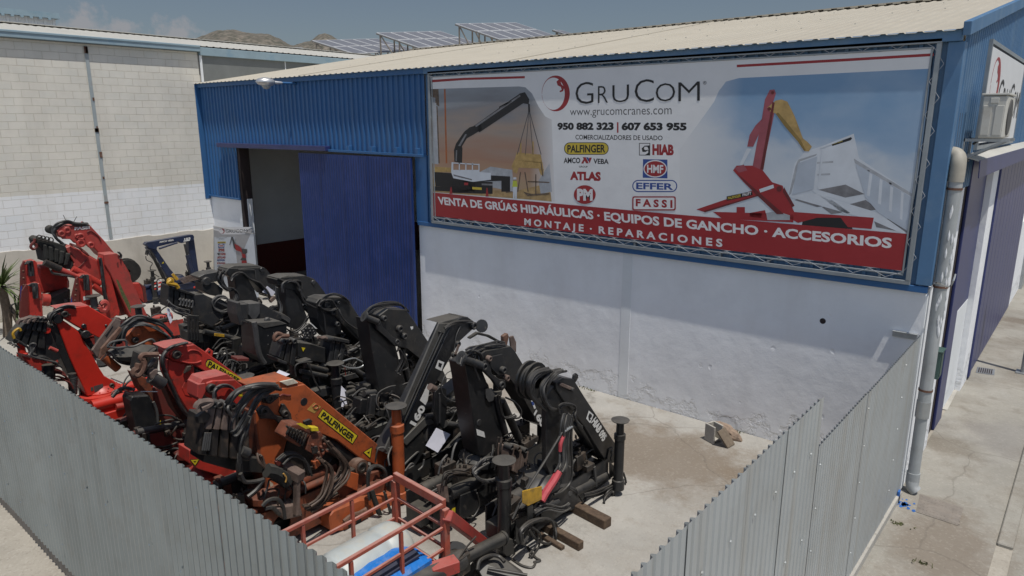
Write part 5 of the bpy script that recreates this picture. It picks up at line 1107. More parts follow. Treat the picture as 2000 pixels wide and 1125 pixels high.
def bulk(c, seed, n=3, y0=-5.2, y1=-2.8, zlo=.6, zhi=1.15, xs=(-.75, .15), col=('black', 'black_sharp', 'greyblack')):
    """folded extension booms, rams and slack hose coils packed between the uprights"""
    r = random.Random(seed)
    for i in range(n):
        x = c.x + r.uniform(*xs); ln = r.uniform(1.2, 1.9); ym = r.uniform(y0 + ln / 2, y1 - ln / 2); z = r.uniform(zlo, zhi); tl = r.uniform(-.18, .18)
        a = Vector((x, ym - ln / 2, z - tl)); d = Vector((x + r.uniform(-.05, .05), ym + ln / 2, z + tl)); w = r.uniform(.2, .28)
        b = MB(); b.beam(a, d, w, w * 1.2); b.beam(a - (d - a).normalized() * .12, a + (d - a) * .25, w * .78, w * .95); b.build('extension_boom', M[r.choice(col)], c.root, bevel=.012)
        b = MB(); b.beam(a + (d - a) * .02, a + (d - a) * .09, w * 1.25, w * 1.5); b.beam(d - (d - a) * .1, d, w * 1.2, w * 1.45); b.build('boom_collar', M[r.choice(col)], c.root, bevel=.01)
        u = Vector((r.uniform(.05, .12), 0, w * .8)); b = MB(); b.cyl(a + u, a.lerp(d, .62) + u, .05); b.cyl(a.lerp(d, .62) + u, d + u, .028); b.build('extension_ram', M[r.choice(('black', 'greyblack', 'greasy'))], c.root)
        for k in range(5):
            p = a.lerp(d, r.random()) + Vector((w * .55, 0, w * .5)); R_ = r.uniform(.1, .24); ph = r.uniform(0, 6.28); tw = r.uniform(-.3, .3)
            pts = [p + Vector((.03 * math.sin(3 * t) + .05 * k * .3, R_ * math.cos(ph + t) * 1.3, R_ * math.sin(ph + t) + tw * .1 * t)) for t in [j * .7 for j in range(r.randint(5, 10))]]
            b = MB(); b.tube(pts, r.uniform(.009, .016), 6, 3); b.build('hose', M[r.choice(('rubber', 'rubber_grey', 'greasy'))], c.root)
        b = MB()
        for k in range(6): q = a.lerp(d, r.random()) + Vector((w * .5 + .02, 0, r.uniform(-.1, .14))); b.box(q, (r.uniform(.03, .08), r.uniform(.05, .16), r.uniform(.04, .12))); b.cyl(q, q + Vector((.06, 0, .02)), .02, seg=8)
        b.build('fittings', M['greasy'], c.root, bevel=.004)
PAPN = [0]
def paper(px4, x, label):
    b = MB(); pts = [fac(px, py, x + dx) for px, py, dx in px4]; n = (pts[1] - pts[0]).cross(pts[2] - pts[0]).normalized(); b.prism(pts, n * 0.003); o = b.build('price_sheet', M['paper']); c = sum(pts, Vector()) / len(pts); setloc(o, c); tag(o, label, 'paper sheet', 'white paper sheets hung on the cranes')

# ---- 1: black crane nearest the right fence, small with white digits 095
c = Crane('small black loader crane with white numerals 095 on its boom, nearest the right fence', V3, -3.22, -4.3)
c.base(-5.2, -3.12, 'greyblack', seed=1, legs=(0, 0), clutter=14, yc=-4.45)
lp = G(985, 1078, 0.02); c.leg((lp.x, lp.y), 'black_sharp', 1.24, .085, 0.02); lp = G(1209, 955, 0.1); c.leg((lp.x - .02, lp.y), 'black_sharp', 1.05, .07, .1)
bm_ = c.plate('main_boom', [(650, 125), (690, 100), (742, 106), (800, 200), (975, 465), (968, 520), (940, 545), (900, 520), (800, 350), (745, 280), (690, 215), (652, 160)], 'black_sharp', .28)
c.plate('lifting_eye', [(740, 108), (745, 85), (757, 76), (768, 85), (768, 100), (755, 125)], 'black_sharp', .03, -.02); c.disc('eye_hole', (757, 93), .02, 'greyblack', -.015, .03)
c.plate('boom_bracket', [(670, 135), (682, 126), (750, 155), (742, 172), (672, 142)], 'rust_plate', .02, .022); c.disc('pin', (742, 163), .03, 'greyblack', .05, .05)
c.plate('column', [(602, 190), (640, 140), (690, 180), (740, 300), (735, 640), (655, 670), (602, 560), (600, 380)], 'black_sharp', .08, -.03)
c.plate('column_foot', [(660, 560), (735, 560), (735, 640), (700, 690), (655, 670)], 'greyblack', .34, .02)
c.rod('lift_cylinder', (760, 330), (900, 530), .06, 'black', -.12); c.disc('pin', (948, 512), .07, 'black', .03, .3); c.disc('pin', (945, 485), .035, 'greyblack', .035, .03)
c.plate('boom_tip', [(925, 470), (945, 460), (965, 480), (970, 530), (940, 545), (915, 520)], 'black_sharp', .03, .02)
c.decal([(822, 270), (846, 292), (828, 336), (808, 312)], 'white_decal'); c.decal([(826, 283), (838, 293), (836, 305), (828, 308), (832, 318), (822, 322), (818, 300)], 'black_print', .005)
c.text('HIAB 095', [(857, 300), (917, 402), (891, 434), (831, 332)], 'white_decal', .004, .055)
# hose reels on the boom knee
for r_, cc, dx in ((.24, (548, 120), -.1), (.2, (560, 128), -.02)):
    p = c.p(*cc, dx); b = MB(); b.lathe(p - Vector((.14, 0, 0)), [(.07, .0), (r_, 0), (r_, .03), (r_ * .72, .035), (r_ * .72, .10), (r_, .105), (r_, .135), (.07, .135)], 24, Vector((1, 0, 0))); b.build('hose_reel', M['black'], c.root)
c.fan([(690, 62), (640, 75), (592, 140), (590, 200), (620, 255), (670, 270)], 5, (7, 3), .018, 'rubber', .02, seed=3)
c.fan([(625, 60), (560, 80), (520, 130), (535, 200), (590, 260)], 4, (8, 4), .02, 'rubber', .0, seed=4)
c.fan([(670, 290), (668, 250), (710, 236), (750, 250), (745, 300), (770, 340), (785, 350)], 3, (4, 6), .013, 'rubber', .06, seed=5)
c.fan([(712, 285), (700, 350), (690, 450), (690, 540), (665, 590)], 6, (9, 1), .013, 'rubber_grey', .07, seed=6)
c.hoses([[(735, 300), (730, 450), (735, 560), (725, 640), (680, 690), (640, 705)], [(690, 370), (600, 520), (500, 680), (425, 830)]], .016, 'rubber', .08)
c.plate('hose_clamp', [(690, 378), (740, 348), (745, 356), (695, 388)], 'galv', .05, .1)
c.tube('hose_sleeve', [(665, 585), (640, 630), (600, 690), (575, 735)], .05, 'pinkred', .1); c.tube('hose_sleeve', [(690, 400), (675, 440), (672, 480)], .025, 'pinkred', .09)
c.hoses([[(655, 700), (700, 670), (760, 700), (790, 740)], [(580, 735), (610, 760), (640, 790)]], .014)
# gearbox housing on the beam, yellow plate, hose loops at the near end
c.plate('slew_housing', [(640, 660), (720, 650), (780, 680), (790, 745), (740, 790), (650, 790), (610, 740)], 'greyblack', .3, .05, .03); c.disc('cover', (728, 697), .05, 'rubber_grey', .06, .03)
c.rod('slew_cylinder', (740, 690), (905, 605), .075, 'greyblack', .0); c.rod('slew_cylinder', (650, 740), (560, 775), .07, 'greyblack', .02); c.rod('pipe', (848, 560), (858, 660), .022, 'rubber_grey', .06)
c.plate('valve_plate', [(478, 686), (580, 660), (580, 730), (508, 765), (480, 750)], 'yellow_paint', .015, .16); c.plate('valve_plate', [(505, 765), (535, 752), (535, 850), (505, 850)], 'black', .02, .15)
c.fan([(505, 920), (480, 960), (470, 900), (520, 850), (590, 830), (640, 850), (650, 920), (625, 965), (560, 940), (520, 890)], 3, (9, 5), .017, 'rubber', .18, seed=8); c.fan([(520, 870), (560, 905), (555, 970), (520, 1020), (545, 1030)], 2, (14, 6), .013, 'rubber', .2, seed=9)
c.fan([(800, 715), (880, 690), (950, 660), (985, 620), (970, 600)], 4, (3, 8), .014, 'rubber', .13, seed=10); c.fan([(980, 600), (985, 650), (930, 690), (900, 740), (915, 790), (940, 800), (955, 760), (945, 690)], 3, (5, 5), .014, 'rubber', .16, seed=11)
c.fan([(540, 800), (600, 770), (680, 780), (720, 760)], 4, (2, 9), .013, 'rubber_grey', .1, seed=12); c.fan([(420, 830), (470, 800), (520, 790), (560, 810)], 5, (3, 9), .013, 'greasy', .05, seed=13); c.fan([(1000, 590), (1012, 640), (1000, 700), (985, 720)], 3, (4, 1), .011, 'rubber', .14, seed=14)
c.plate('bracket', [(930, 535), (975, 575), (965, 600), (930, 625)], 'black', .02, .1); c.plate('leg_clamp', [(375, 945), (430, 935), (440, 1010), (400, 1025), (375, 1000)], 'black', .12, .08); c.hoses([[(430, 985), (450, 960), (440, 940)]], .01)
for nm, q0, q1 in (('timber', (1040, 800), (1190, 1045)), ):
    pass
def timber(p0, p1, w, h, label):
    b = MB(); b.beam(p0 + Vector((0, 0, h / 2)), p1 + Vector((0, 0, h / 2)), w, h); o = b.build('timber', M['wood'], bevel=.008); setloc(o, (p0 + p1) / 2); tag(o, label, 'timber', 'wooden bearers under the small black crane')
e = G(1187, 1032, 0.0); timber(Vector((e.x - 1.0, e.y + .12, 0.007)), e + Vector((0, 0, 0.007)), .15, .13, 'thick dark wooden bearer nearest the fence corner, under the small black crane')
e = G(1135, 1075, 0.0); timber(Vector((e.x - .95, e.y + .1, 0.007)), e + Vector((0, 0, 0.007)), .10, .11, 'longer of two dark bearers side by side under the small black crane')
e = G(1100, 1075, 0.0); timber(Vector((e.x - .8, e.y + .1, 0.007)), e + Vector((0, 0, 0.007)), .07, .05, 'thin reddish bearer lying beside the longer one under the small black crane')

# ---- 2: black crane with 160 upside on the descending boom
c = Crane('black loader crane with a blue and white flag sticker on its descending boom', V2, -4.25, -4.4)
c.base(-5.6, -3.3, 'black', seed=2, legs=(0, 1), clutter=20, yc=-4.45)
c.plate('main_boom', [(700, 320), (730, 300), (905, 268), (935, 300), (1090, 560), (1180, 800), (1150, 830), (1090, 800), (1000, 640), (930, 530), (880, 470), (800, 470), (740, 400)], 'black', .3)
c.plate('boom_cheek', [(760, 340), (850, 320), (880, 480), (830, 480), (770, 420)], 'black_sharp', .02, .022)
c.plate('link', [(700, 380), (740, 365), (765, 400), (780, 460), (830, 495), (870, 500), (875, 545), (850, 575), (820, 560), (780, 500), (720, 440)], 'black_sharp', .05, .06)
for q, r_ in (((768, 355), .04), ((865, 435), .05), ((890, 490), .045), ((733, 412), .055), ((850, 535), .05)): c.disc('pin', q, r_, 'rust_plate' if r_ < .05 else 'greyblack', .085, .06, rim=.02)
b = MB(); p = c.p(700, 398, .05); q = c.p(560, 345, .0); b.cyl(p, q, .055); b.cyl(q, q + (q - p).normalized() * -.03, .09); b.build('pivot_tube', M['greyblack'], c.root)
c.plate('column', [(590, 390), (640, 370), (700, 410), (760, 560), (845, 760), (850, 960), (800, 1020), (690, 1020), (650, 800), (610, 500)], 'black_sharp', .3, -.02)
c.decal([(732, 562), (775, 555), (795, 600), (785, 640), (755, 650), (735, 620)], 'rubber_grey', .012); c.decal([(668, 835), (722, 855), (730, 895), (675, 878)], 'white_decal', -.012); c.disc('emblem', (690, 793), .05, 'greyblack', -.012, .005)
c.plate('web', [(1010, 470), (1060, 560), (1030, 600), (985, 520)], 'black', .02, .01)
c.decal([(952, 460), (975, 440), (992, 480), (968, 515)], 'white_decal'); c.decal([(960, 468), (975, 458), (978, 478), (966, 495)], 'black_print', .005)
c.decal([(1011, 735 - 320), (1024, 728 - 320), (1055, 800 - 320), (1042, 806 - 320)], 'white_decal', .004, v=V2) if False else None
c.decal([(735, 412), (742, 408), (757, 448), (750, 452)], 'white_decal', .005, v=V1); c.decal([(738, 424), (746, 420), (751, 434), (743, 438)], 'print_blue', .006, v=V1)
c.text('160', [(758, 452), (796, 498), (780, 530), (747, 472)], 'white_decal', .006, .045, v=V1)
c.rod('lift_cylinder', (840, 640), (960, 900), .06, 'black', -.1); c.rod('lift_cylinder', (800, 600), (870, 860), .04, 'greyblack', .0)
c.fan([(640, 330), (680, 290), (740, 270), (820, 255), (870, 262)], 5, (3, 9), .014, 'rubber', -.05, seed=21); c.fan([(560, 400), (580, 340), (640, 300), (690, 320), (700, 370)], 4, (8, 4), .012, 'rubber', .03, seed=22); c.fan([(820, 600), (850, 740), (890, 760), (940, 740)], 3, (6, 6), .011, 'rubber', .05, seed=23); c.hoses([[(870, 620), (930, 650), (975, 710), (960, 760), (890, 755)], [(660, 330), (660, 420), (690, 500)]], .014)
c.plate('mast_bracket', [(855, 200), (885, 178), (895, 200), (880, 270), (860, 270)], 'rust', .06, -.12); c.plate('mast_bracket', [(900, 205), (925, 195), (945, 240), (945, 310), (910, 300)], 'rust_plate', .03, -.1)
c.plate('strap', [(620, 210), (680, 170), (760, 190), (840, 235), (830, 245), (750, 205), (680, 190), (630, 220)], 'cloth_black', .05, -.15)
# boom tips with chain at the foot of the column
c.stack(3, (650, 605), (735, 625), (640, 690), (715, 735), 'rust_plate', .25, dx=.25, v=V1); c.fan([(612, 560), (605, 620), (615, 700), (605, 780)], 2, (9, 0), .02, 'greasy', .35, v=V1, seed=25, jit=6)
c.fan([(510, 720), (540, 670), (600, 655), (640, 690), (590, 740), (530, 735), (505, 700), (560, 660)], 3, (6, 6), .016, 'rubber_grey', .25, v=V1, seed=26)
c.rod('outrigger_cylinder', (405, 795), (520, 745), .09, 'black', .1, v=V1); c.plate('side_box', [(455, 800), (520, 775), (530, 860), (470, 895), (450, 880)], 'black_sharp', .12, .2, v=V1); c.plate('side_box', [(525, 760), (600, 740), (600, 800), (530, 850)], 'black', .2, .15, v=V1)
c.plate('side_plate', [(357, 760), (400, 745), (410, 830), (372, 820)], 'rust_plate', .02, .2, v=V1); c.plate('end_box', [(375, 810), (432, 800), (435, 870), (380, 865)], 'black_sharp', .1, .15, v=V1); c.decal([(418, 855), (432, 848), (432, 880), (418, 884)], 'yellow_decal', .16, v=V1)
c.fan([(385, 760), (400, 720), (450, 710), (500, 715)], 5, (4, 5), .012, 'greasy', .2, v=V1, seed=27); c.hoses([[(520, 790), (530, 840), (505, 885), (480, 890)]], .01, dx=.32, v=V1)

# ---- 3: long grey topped boom leaning the other way, 160
c = Crane('black loader crane with a long grey boom leaning left, white 160 near its foot', V2, -5.25, -4.3)
c.base(-5.3, -3.2, 'black', seed=3, legs=(0, 1), clutter=18, w=.7)
bm_ = c.plate('outer_boom', [(505, 108), (575, 65), (612, 68), (655, 100), (670, 130), (560, 230), (470, 385), (350, 590), (235, 815), (110, 1010), (55, 1010), (180, 790)], 'black_sharp', .30)
c.plate('boom_top', [(412, 108), (505, 108), (180, 795), (60, 1000), (38, 975), (150, 720)], 'dusty_top', .03, -.02, .01)
c.plate('boom_cap', [(412, 108), (440, 98), (575, 62), (600, 66), (505, 112)], 'dusty_top', .28, -.03)
c.tube('pipe', [(430, 170), (330, 390), (220, 640), (140, 820)], .012, 'black', .02, sub=1); c.tube('pipe', [(450, 170), (350, 390), (240, 640), (160, 820)], .012, 'black', .02, sub=1); c.plate('pipe_clamp', [(425, 165), (455, 175), (450, 185), (420, 175)], 'black', .05, .03)
c.fan([(455, 150), (500, 115), (570, 98), (640, 100)], 3, (3, 6), .013, 'rubber', .03, seed=31)
c.text('HIAB', [(424, 345), (472, 255), (494, 278), (446, 368)], 'greyblack', .005, .045); c.decal([(408, 362), (450, 378), (430, 438), (388, 418)], 'white_decal'); c.decal([(412, 380), (435, 388), (425, 415), (408, 405)], 'black_print', .005)
c.text('160', [(208, 795), (285, 665), (325, 690), (250, 818)], 'white_decal', .005, .05); c.decal([(335, 528), (352, 535), (335, 640), (320, 672), (282, 640)], 'white_decal', .004)
c.tube('boom_rib', [(560, 130), (530, 200), (515, 300), (475, 375)], .008, 'rubber_grey', .01)
for q, r_ in (((660, 130), .06), ((552, 255), .045), ((525, 330), .045)): c.disc('pin', q, r_, 'greyblack', .05, .08, rim=.02)
c.plate('latch', [(545, 255), (560, 260), (535, 330), (520, 325)], 'rust_plate', .02, .06); p = c.p(720, 135, .05); b = MB(); b.lathe(p - Vector((.1, 0, 0)), [(0, 0), (.06, 0), (.06, .06), (.1, .07), (.1, .1), (0, .1)], 16, Vector((1, -.3, .2)).normalized()); b.build('roller', M['greyblack'], c.root)
c.plate('inner_boom', [(155, 930), (330, 740), (345, 745), (390, 810), (380, 830), (300, 840), (330, 960), (250, 1090), (180, 1120), (140, 1050)], 'black', .06, .03); c.plate('inner_boom_top', [(155, 920), (335, 738), (385, 800), (330, 812), (190, 950)], 'dusty_top', .02, .05)
c.plate('hanger', [(385, 580), (420, 545), (465, 560), (470, 700), (450, 830), (400, 810), (380, 700)], 'black_sharp', .05, .25); c.plate('hanger_rib', [(415, 590), (430, 590), (430, 800), (415, 800)], 'greyblack', .02, .27)
c.plate('cross_box', [(470, 600), (600, 490), (620, 540), (640, 700), (560, 760), (470, 745)], 'greyblack', .25, -.3); c.rod('cross_tube', (455, 800), (660, 830), .05, 'greyblack', .1); c.rod('boom_pin', (350, 545), (400, 575), .05, 'rust_plate', .2)
c.hoses([[(560, 425), (470, 450), (430, 540), (450, 610), (520, 650), (570, 620), (575, 560), (520, 500), (450, 490)]], .007, 'rubber_grey', .3)
c.plate('frame_plate', [(370, 1010), (450, 985), (570, 855), (640, 860), (670, 990), (540, 1060), (380, 1110)], 'black', .04, .2); c.tube('frame_edge', [(365, 1030), (490, 960), (585, 850)], .008, 'rubber_grey', .21, sub=1); c.disc('pin', (605, 895), .055, 'greyblack', .22, .05, rim=.02); c.disc('clip', (425, 995), .02, 'rubber_grey', .22, .03); c.disc('clip', (470, 975), .02, 'rubber_grey', .22, .03)
c.hoses([[(180, 1125), (220, 1075), (240, 1085), (200, 1110)], [(310, 1045), (300, 1090), (270, 1120)]], .014, 'rubber_grey', .2)
paper([(395, 828, 0.0), (491, 872, .02), (404, 998, .08), (322, 950, .05)] and [(740 + x_ / 3.514, 600 + y_ / 3.514, d_) for x_, y_, d_ in ((395, 828, 0), (491, 872, .02), (404, 998, .08), (322, 950, .05))], -4.85, 'white paper sheet hanging below the long grey boom, beside the column')

bulk(c, 301, 2, -5.0, -2.9)
# ---- 4: black crane in front of the blue sliding door
c = Crane('black loader crane with bare bosses and faded lettering, right of the sliding door edge', V1, -6.75, -4.0)
c.base(-5.1, -3.0, 'black', seed=4, legs=(0, 0), clutter=24, yc=-4.05, w=.9)
c.plate('main_boom', [(125, 75), (160, 48), (235, 52), (265, 95), (330, 190), (400, 330), (395, 360), (350, 330), (290, 250), (240, 210), (170, 190), (130, 130)], 'black', .3)
for q, r_ in (((150, 88), .05), ((213, 130), .06), ((232, 160), .055), ((122, 103), .05), ((200, 182), .05)): c.disc('pin', q, r_, 'greyblack', .06, .08, rim=.02)
c.plate('link', [(108, 95), (128, 90), (140, 120), (180, 160), (215, 178), (212, 200), (190, 200), (160, 170), (115, 130)], 'black_sharp', .05, .05)
b = MB(); p = c.p(118, 100, .05); q = c.p(62, 78, .0); b.cyl(p, q, .05); b.cyl(q, q + (p - q).normalized() * .03, .085); b.build('pivot_tube', M['greyblack'], c.root)
c.plate('column', [(78, 90), (110, 95), (150, 130), (190, 190), (205, 250), (245, 390), (240, 440), (140, 460), (110, 300), (90, 180)], 'black_sharp', .3, -.02); c.plate('column_foot', [(125, 455), (240, 440), (245, 470), (190, 490), (120, 480)], 'black', .4, .05)
c.decal([(160, 395), (178, 375), (182, 398)], 'rubber_grey', -.012); c.decal([(250, 120), (262, 118), (262, 128), (255, 132)], 'white_decal'); c.text('HIAB', [(270, 165), (318, 195), (310, 215), (262, 185)], 'greyblack', .004, .04)
c.rod('lift_cylinder', (215, 210), (255, 390), .055, 'black', -.08); c.fan([(75, 70), (100, 45), (150, 30), (205, 28), (235, 50)], 5, (4, 4), .014, 'rubber', -.05, seed=41); c.fan([(205, 210), (222, 250), (200, 300), (205, 310)], 3, (6, 3), .012, 'rubber', .05, seed=42); c.hoses([[(190, 300), (235, 290), (240, 270), (225, 240)]], .012)
c.plate('footplate', [(0, 520), (60, 455), (165, 500), (150, 540), (20, 600)], 'chequer', .03, .45) if False else None
pts = [G(*V1(q, r), .42) for q, r in ((45, 515), (105, 475), (165, 500), (105, 545))]; b = MB(); b.prism(pts, (0, 0, -.03)); b.build('footplate', M['chequer'], c.root)
b = MB(); b.tube([G(*V1(105, 545), .42), G(*V1(105, 545), 0.02)], .02, 6, 1); b.tube([G(*V1(165, 500), .42), G(*V1(165, 500), 0.02)], .02, 6, 1); b.tube([G(*V1(45, 515), .42), G(*V1(45, 515), 0.02)], .02, 6, 1); b.build('footplate_leg', M['black'], c.root)

bulk(c, 401, 3, -5.2, -2.6)
# ---- 5: black crane with horizontal boom boxes
c = Crane('black loader crane with two hooks and a row of boom collars in front of it', V9, -8.15, -3.9)
c.base(-5.3, -2.9, 'black', seed=5, legs=(0, 0), clutter=30, w=1.0)
c.plate('main_boom', [(640, 150), (670, 115), (720, 95), (900, 98), (945, 130), (1050, 290), (1150, 470), (1140, 590), (1080, 540), (960, 420), (870, 330), (790, 230), (700, 230), (650, 200)], 'black', .3); c.plate('boom_top', [(650, 118), (720, 92), (900, 95), (880, 112), (740, 120)], 'dusty_top', .3, -.03)
c.plate('column', [(650, 190), (720, 210), (800, 230), (870, 330), (880, 430), (760, 470), (690, 400), (660, 300)], 'black_sharp', .28, -.02)
for q, r_ in (((755, 172), .06), ((848, 345), .045), ((810, 235), .05), ((855, 148), .03)): c.disc('pin', q, r_, 'greyblack', .05, .07, rim=.02)
c.decal([(1030, 360), (1062, 340), (1085, 380), (1050, 410)], 'white_decal'); c.decal([(1044, 372), (1060, 360), (1066, 380), (1052, 392)], 'black_print', .005); c.text('HIAB', [(1082, 385), (1130, 470), (1128, 520), (1062, 415)], 'white_decal', .004, .04)
c.fan([(670, 180), (720, 100), (800, 68), (880, 85), (940, 130), (945, 160)], 3, (5, 5), .015, 'rubber', .03, seed=51); c.fan([(830, 190), (780, 120), (700, 140), (690, 190), (760, 215), (830, 200)], 3, (4, 5), .013, 'rubber', .06, seed=52); c.fan([(845, 200), (880, 270), (940, 340), (1040, 410), (1055, 490), (1010, 540)], 3, (5, 5), .013, 'rubber', .05, seed=53); c.hoses([[(690, 200), (720, 280), (730, 380), (745, 450)], [(500, 30), (530, 130), (590, 170), (640, 195)]], .014)
# two horizontal outer booms with collars
c.plate('outer_boom', [(480, 510), (600, 525), (730, 560), (730, 700), (600, 680), (480, 640)], 'black', .3, .35); c.plate('boom_top', [(485, 508), (610, 522), (640, 545), (640, 600), (590, 600), (570, 530)], 'dusty_top', .32, .34)
c.stack(3, (340, 510), (480, 500), (300, 650), (460, 740), 'black', .3, dx=.4); c.plate('collar_foot', [(285, 650), (380, 690), (380, 715), (300, 690)], 'greyblack', .3, .42)
c.plate('outer_boom', [(900, 540), (1090, 600), (1150, 610), (1150, 770), (1100, 760), (900, 690)], 'black', .3, .2); c.plate('boom_top', [(945, 540), (1040, 570), (1150, 600), (1150, 650), (1095, 650), (960, 590)], 'dusty_top', .3, .21)
c.stack(3, (780, 495), (930, 510), (760, 700), (880, 790), 'greyblack', .3, dx=.3); c.plate('collar_link', [(735, 470), (800, 460), (950, 490), (950, 520), (790, 490), (735, 490)], 'greyblack', .2, .34)
c.tube('hook', [(335, 440), (290, 425), (262, 455), (265, 490), (300, 470), (322, 450)], .028, 'rust', .45); c.rod('hook_shank', (320, 450), (390, 450), .035, 'rust', .45); c.tube('chain', [(660, 460), (690, 470), (720, 465), (740, 475)], .03, 'rust_plate', .35); c.rod('boom_pin', (715, 475), (790, 480), .05, 'greyblack', .32)
c.plate('chain_net', [(505, 395), (580, 330), (640, 385), (655, 430), (590, 475), (520, 430)], 'rubber', .03, .2); 
for k in range(14): c.disc('stud', (525 + 30 * (k % 4) + 8 * (k // 4), 385 + 22 * (k // 4)), .018, 'rubber_grey', .22, .03) if k % 5 else None
c.decal([(580, 315), (655, 385), (640, 385), (600, 345)], 'white_decal', .21)
c.rod('boom_cylinder', (500, 770), (740, 820), .04, 'greyblack', .35); c.rod('boom_cylinder', (540, 720), (740, 770), .05, 'black', .33); c.rod('boom_cylinder', (930, 720), (1110, 830), .05, 'greyblack', .25); c.decal([(510, 555), (545, 560), (525, 595)], 'yellow_decal', .36)
# control levers on a bracket with a loop guard
c.tube('lever_guard', [(870, 690), (980, 655), (1030, 670), (1085, 705), (1040, 740), (950, 745), (870, 715), (862, 692)], .014, 'galv', .45, sub=3); c.plate('valve_bank', [(900, 820), (1000, 790), (1040, 830), (920, 860)], 'greyblack', .15, .45); 
for k in range(5): c.rod('lever', (915 + 22 * k, 820 - 4 * k), (905 + 24 * k, 720 - 5 * k), .008, 'red' if k == 0 else 'rubber_grey', .42)
c.plate('valve_bank', [(490, 690), (600, 660), (605, 690), (500, 710)], 'greyblack', .15, .5); c.hoses([[(460, 820), (450, 740), (490, 700), (600, 690), (580, 700), (600, 780), (640, 880), (690, 960)]], .014, dx=.55)
c.plate('chassis_box', [(950, 920), (1190, 880), (1200, 1000), (1010, 1020), (940, 980)], 'greyblack', .2, .5); c.tube('handrail', [(940, 890), (960, 880), (1020, 910), (1080, 935), (1210, 900), (1215, 1060)], .02, 'greyblack', .6); c.plate('chassis_box', [(630, 960), (700, 1010), (800, 990), (780, 920), (700, 930)], 'greyblack', .2, .45)
for k in range(4): c.rod('frame_post', (940 + 18 * k, 920), (945 + 18 * k, 1080), .025, 'black', .55)
b = MB(); c.leg((c.x + .62, fac(*V9(840, 1050), c.x + .62).y), 'black_sharp', 1.3, .085)
paper([(480 + x_ / 4.6857, 560 + y_ / 4.6857, d_) for x_, y_, d_ in ((875, 905, 0), (975, 1010, .05), (885, 1120, .08), (862, 1060, .03))], -7.45, 'white paper sheet tied to a black stabilizer post behind the orange crane')
paper([(480 + x_ / 4.6857, 560 + y_ / 4.6857, d_) for x_, y_, d_ in ((305, 760, 0), (405, 800, .05), (280, 865, .08), (205, 862, .03))], -7.4, 'creased white paper sheet right above the orange crane')
paper([(480 + x_ / 4.6857, 560 + y_ / 4.6857, d_) for x_, y_, d_ in ((120, 820, 0), (165, 870, .03), (80, 910, .05), (68, 850, .02))], -7.5, 'small white paper sheet between the red and the orange crane')

bulk(c, 501, 4, -5.0, -2.4, .55, 1.2)
# ---- 6 and 7: the two black box headed cranes in front of the doorway
c = Crane('black box headed loader crane right of the doorway banner, second from the left', V10, -9.45, -3.9)
c.base(-5.3, -2.7, 'black', seed=6, legs=(0, 0), clutter=30, w=.9)
c.plate('boom_head', [(768, 195), (800, 182), (935, 172), (985, 190), (1010, 215), (1060, 285), (1055, 310), (990, 310), (930, 340), (880, 260), (830, 250), (780, 230)], 'black', .34); c.plate('head_top', [(770, 186), (830, 172), (935, 170), (925, 190), (800, 196)], 'dusty_top', .34, -.02); c.tube('head_pipe', [(775, 190), (820, 205), (905, 205), (915, 250)], .02, 'black', .02)
c.plate('column', [(820, 235), (895, 240), (920, 340), (955, 430), (900, 490), (840, 470), (825, 350)], 'black_sharp', .3, -.02); c.disc('pin', (985, 212), .045, 'greyblack', .02, .04)
c.fan([(805, 270), (810, 225), (850, 205), (895, 225), (910, 270), (950, 330), (1000, 370)], 3, (4, 4), .017, 'rubber', .05, seed=61); c.fan([(770, 240), (775, 300), (795, 350), (790, 390)], 3, (6, 2), .015, 'rubber_grey', .08, seed=62)
c.plate('outer_boom', [(550, 340), (680, 330), (800, 400), (800, 430), (690, 440), (560, 420)], 'greyblack', .3, .25); c.plate('collar', [(540, 330), (560, 325), (570, 400), (600, 460), (560, 460), (540, 400)], 'greyblack', .32, .3); c.plate('collar', [(610, 335), (675, 330), (675, 390), (640, 440), (610, 400)], 'rubber_grey', .32, .3)
c.tube('head_tube', [(700, 390), (780, 410), (830, 440)], .09, 'greyblack', .15)
c.rod('lift_cylinder', (930, 350), (1010, 430), .05, 'black', -.05); c.fan([(960, 400), (920, 470), (870, 500), (830, 480)], 3, (4, 4), .012, 'rubber', .1, seed=63)
# tank with filler cap in front
c.plate('oil_tank', [(655, 460), (700, 475), (830, 450), (830, 640), (720, 690), (660, 640)], 'black_sharp', .5, .75); pts = [c.p(640, 445, .72), c.p(790, 432, .72), c.p(830, 450, .75), c.p(700, 478, .75)]; c.plate('tank_lid', [(638, 446), (700, 478), (832, 452), (790, 434)], 'dusty_top', .3, .76); c.disc('filler_cap', (722, 432), .05, 'rubber_grey', .7, .05)
b = MB(); b.cyl(c.p(722, 438, .6), c.p(722, 424, .6), .06); b.build('filler_cap', M['rubber_grey'], c.root)
c.tube('suction_hose', [(640, 440), (650, 500), (660, 580), (675, 640), (700, 680)], .045, 'rubber_grey', .85)
for q in ((722, 520), (722, 570), (755, 505), (755, 540)): c.disc('bolt', q, .012, 'white_decal', .755, .01)
bulk(c, 601, 4, -5.2, -2.3, .55, 1.3)
c = Crane('black box headed loader crane wrapped in loose hoses, leftmost of the black row', V8, -11.0, -3.9)
c.base(-5.4, -2.7, 'black', seed=7, legs=(1, 0), clutter=30, w=1.0)
c.plate('boom_head', [(880, 560), (905, 530), (1000, 535), (1160, 525), (1260, 525), (1290, 550), (1375, 665), (1330, 770), (1280, 800), (1180, 700), (1120, 640), (980, 640), (900, 610)], 'black', .36); c.plate('head_top', [(885, 535), (960, 505), (1190, 500), (1255, 525), (1000, 538)], 'dusty_top', .34, -.02)
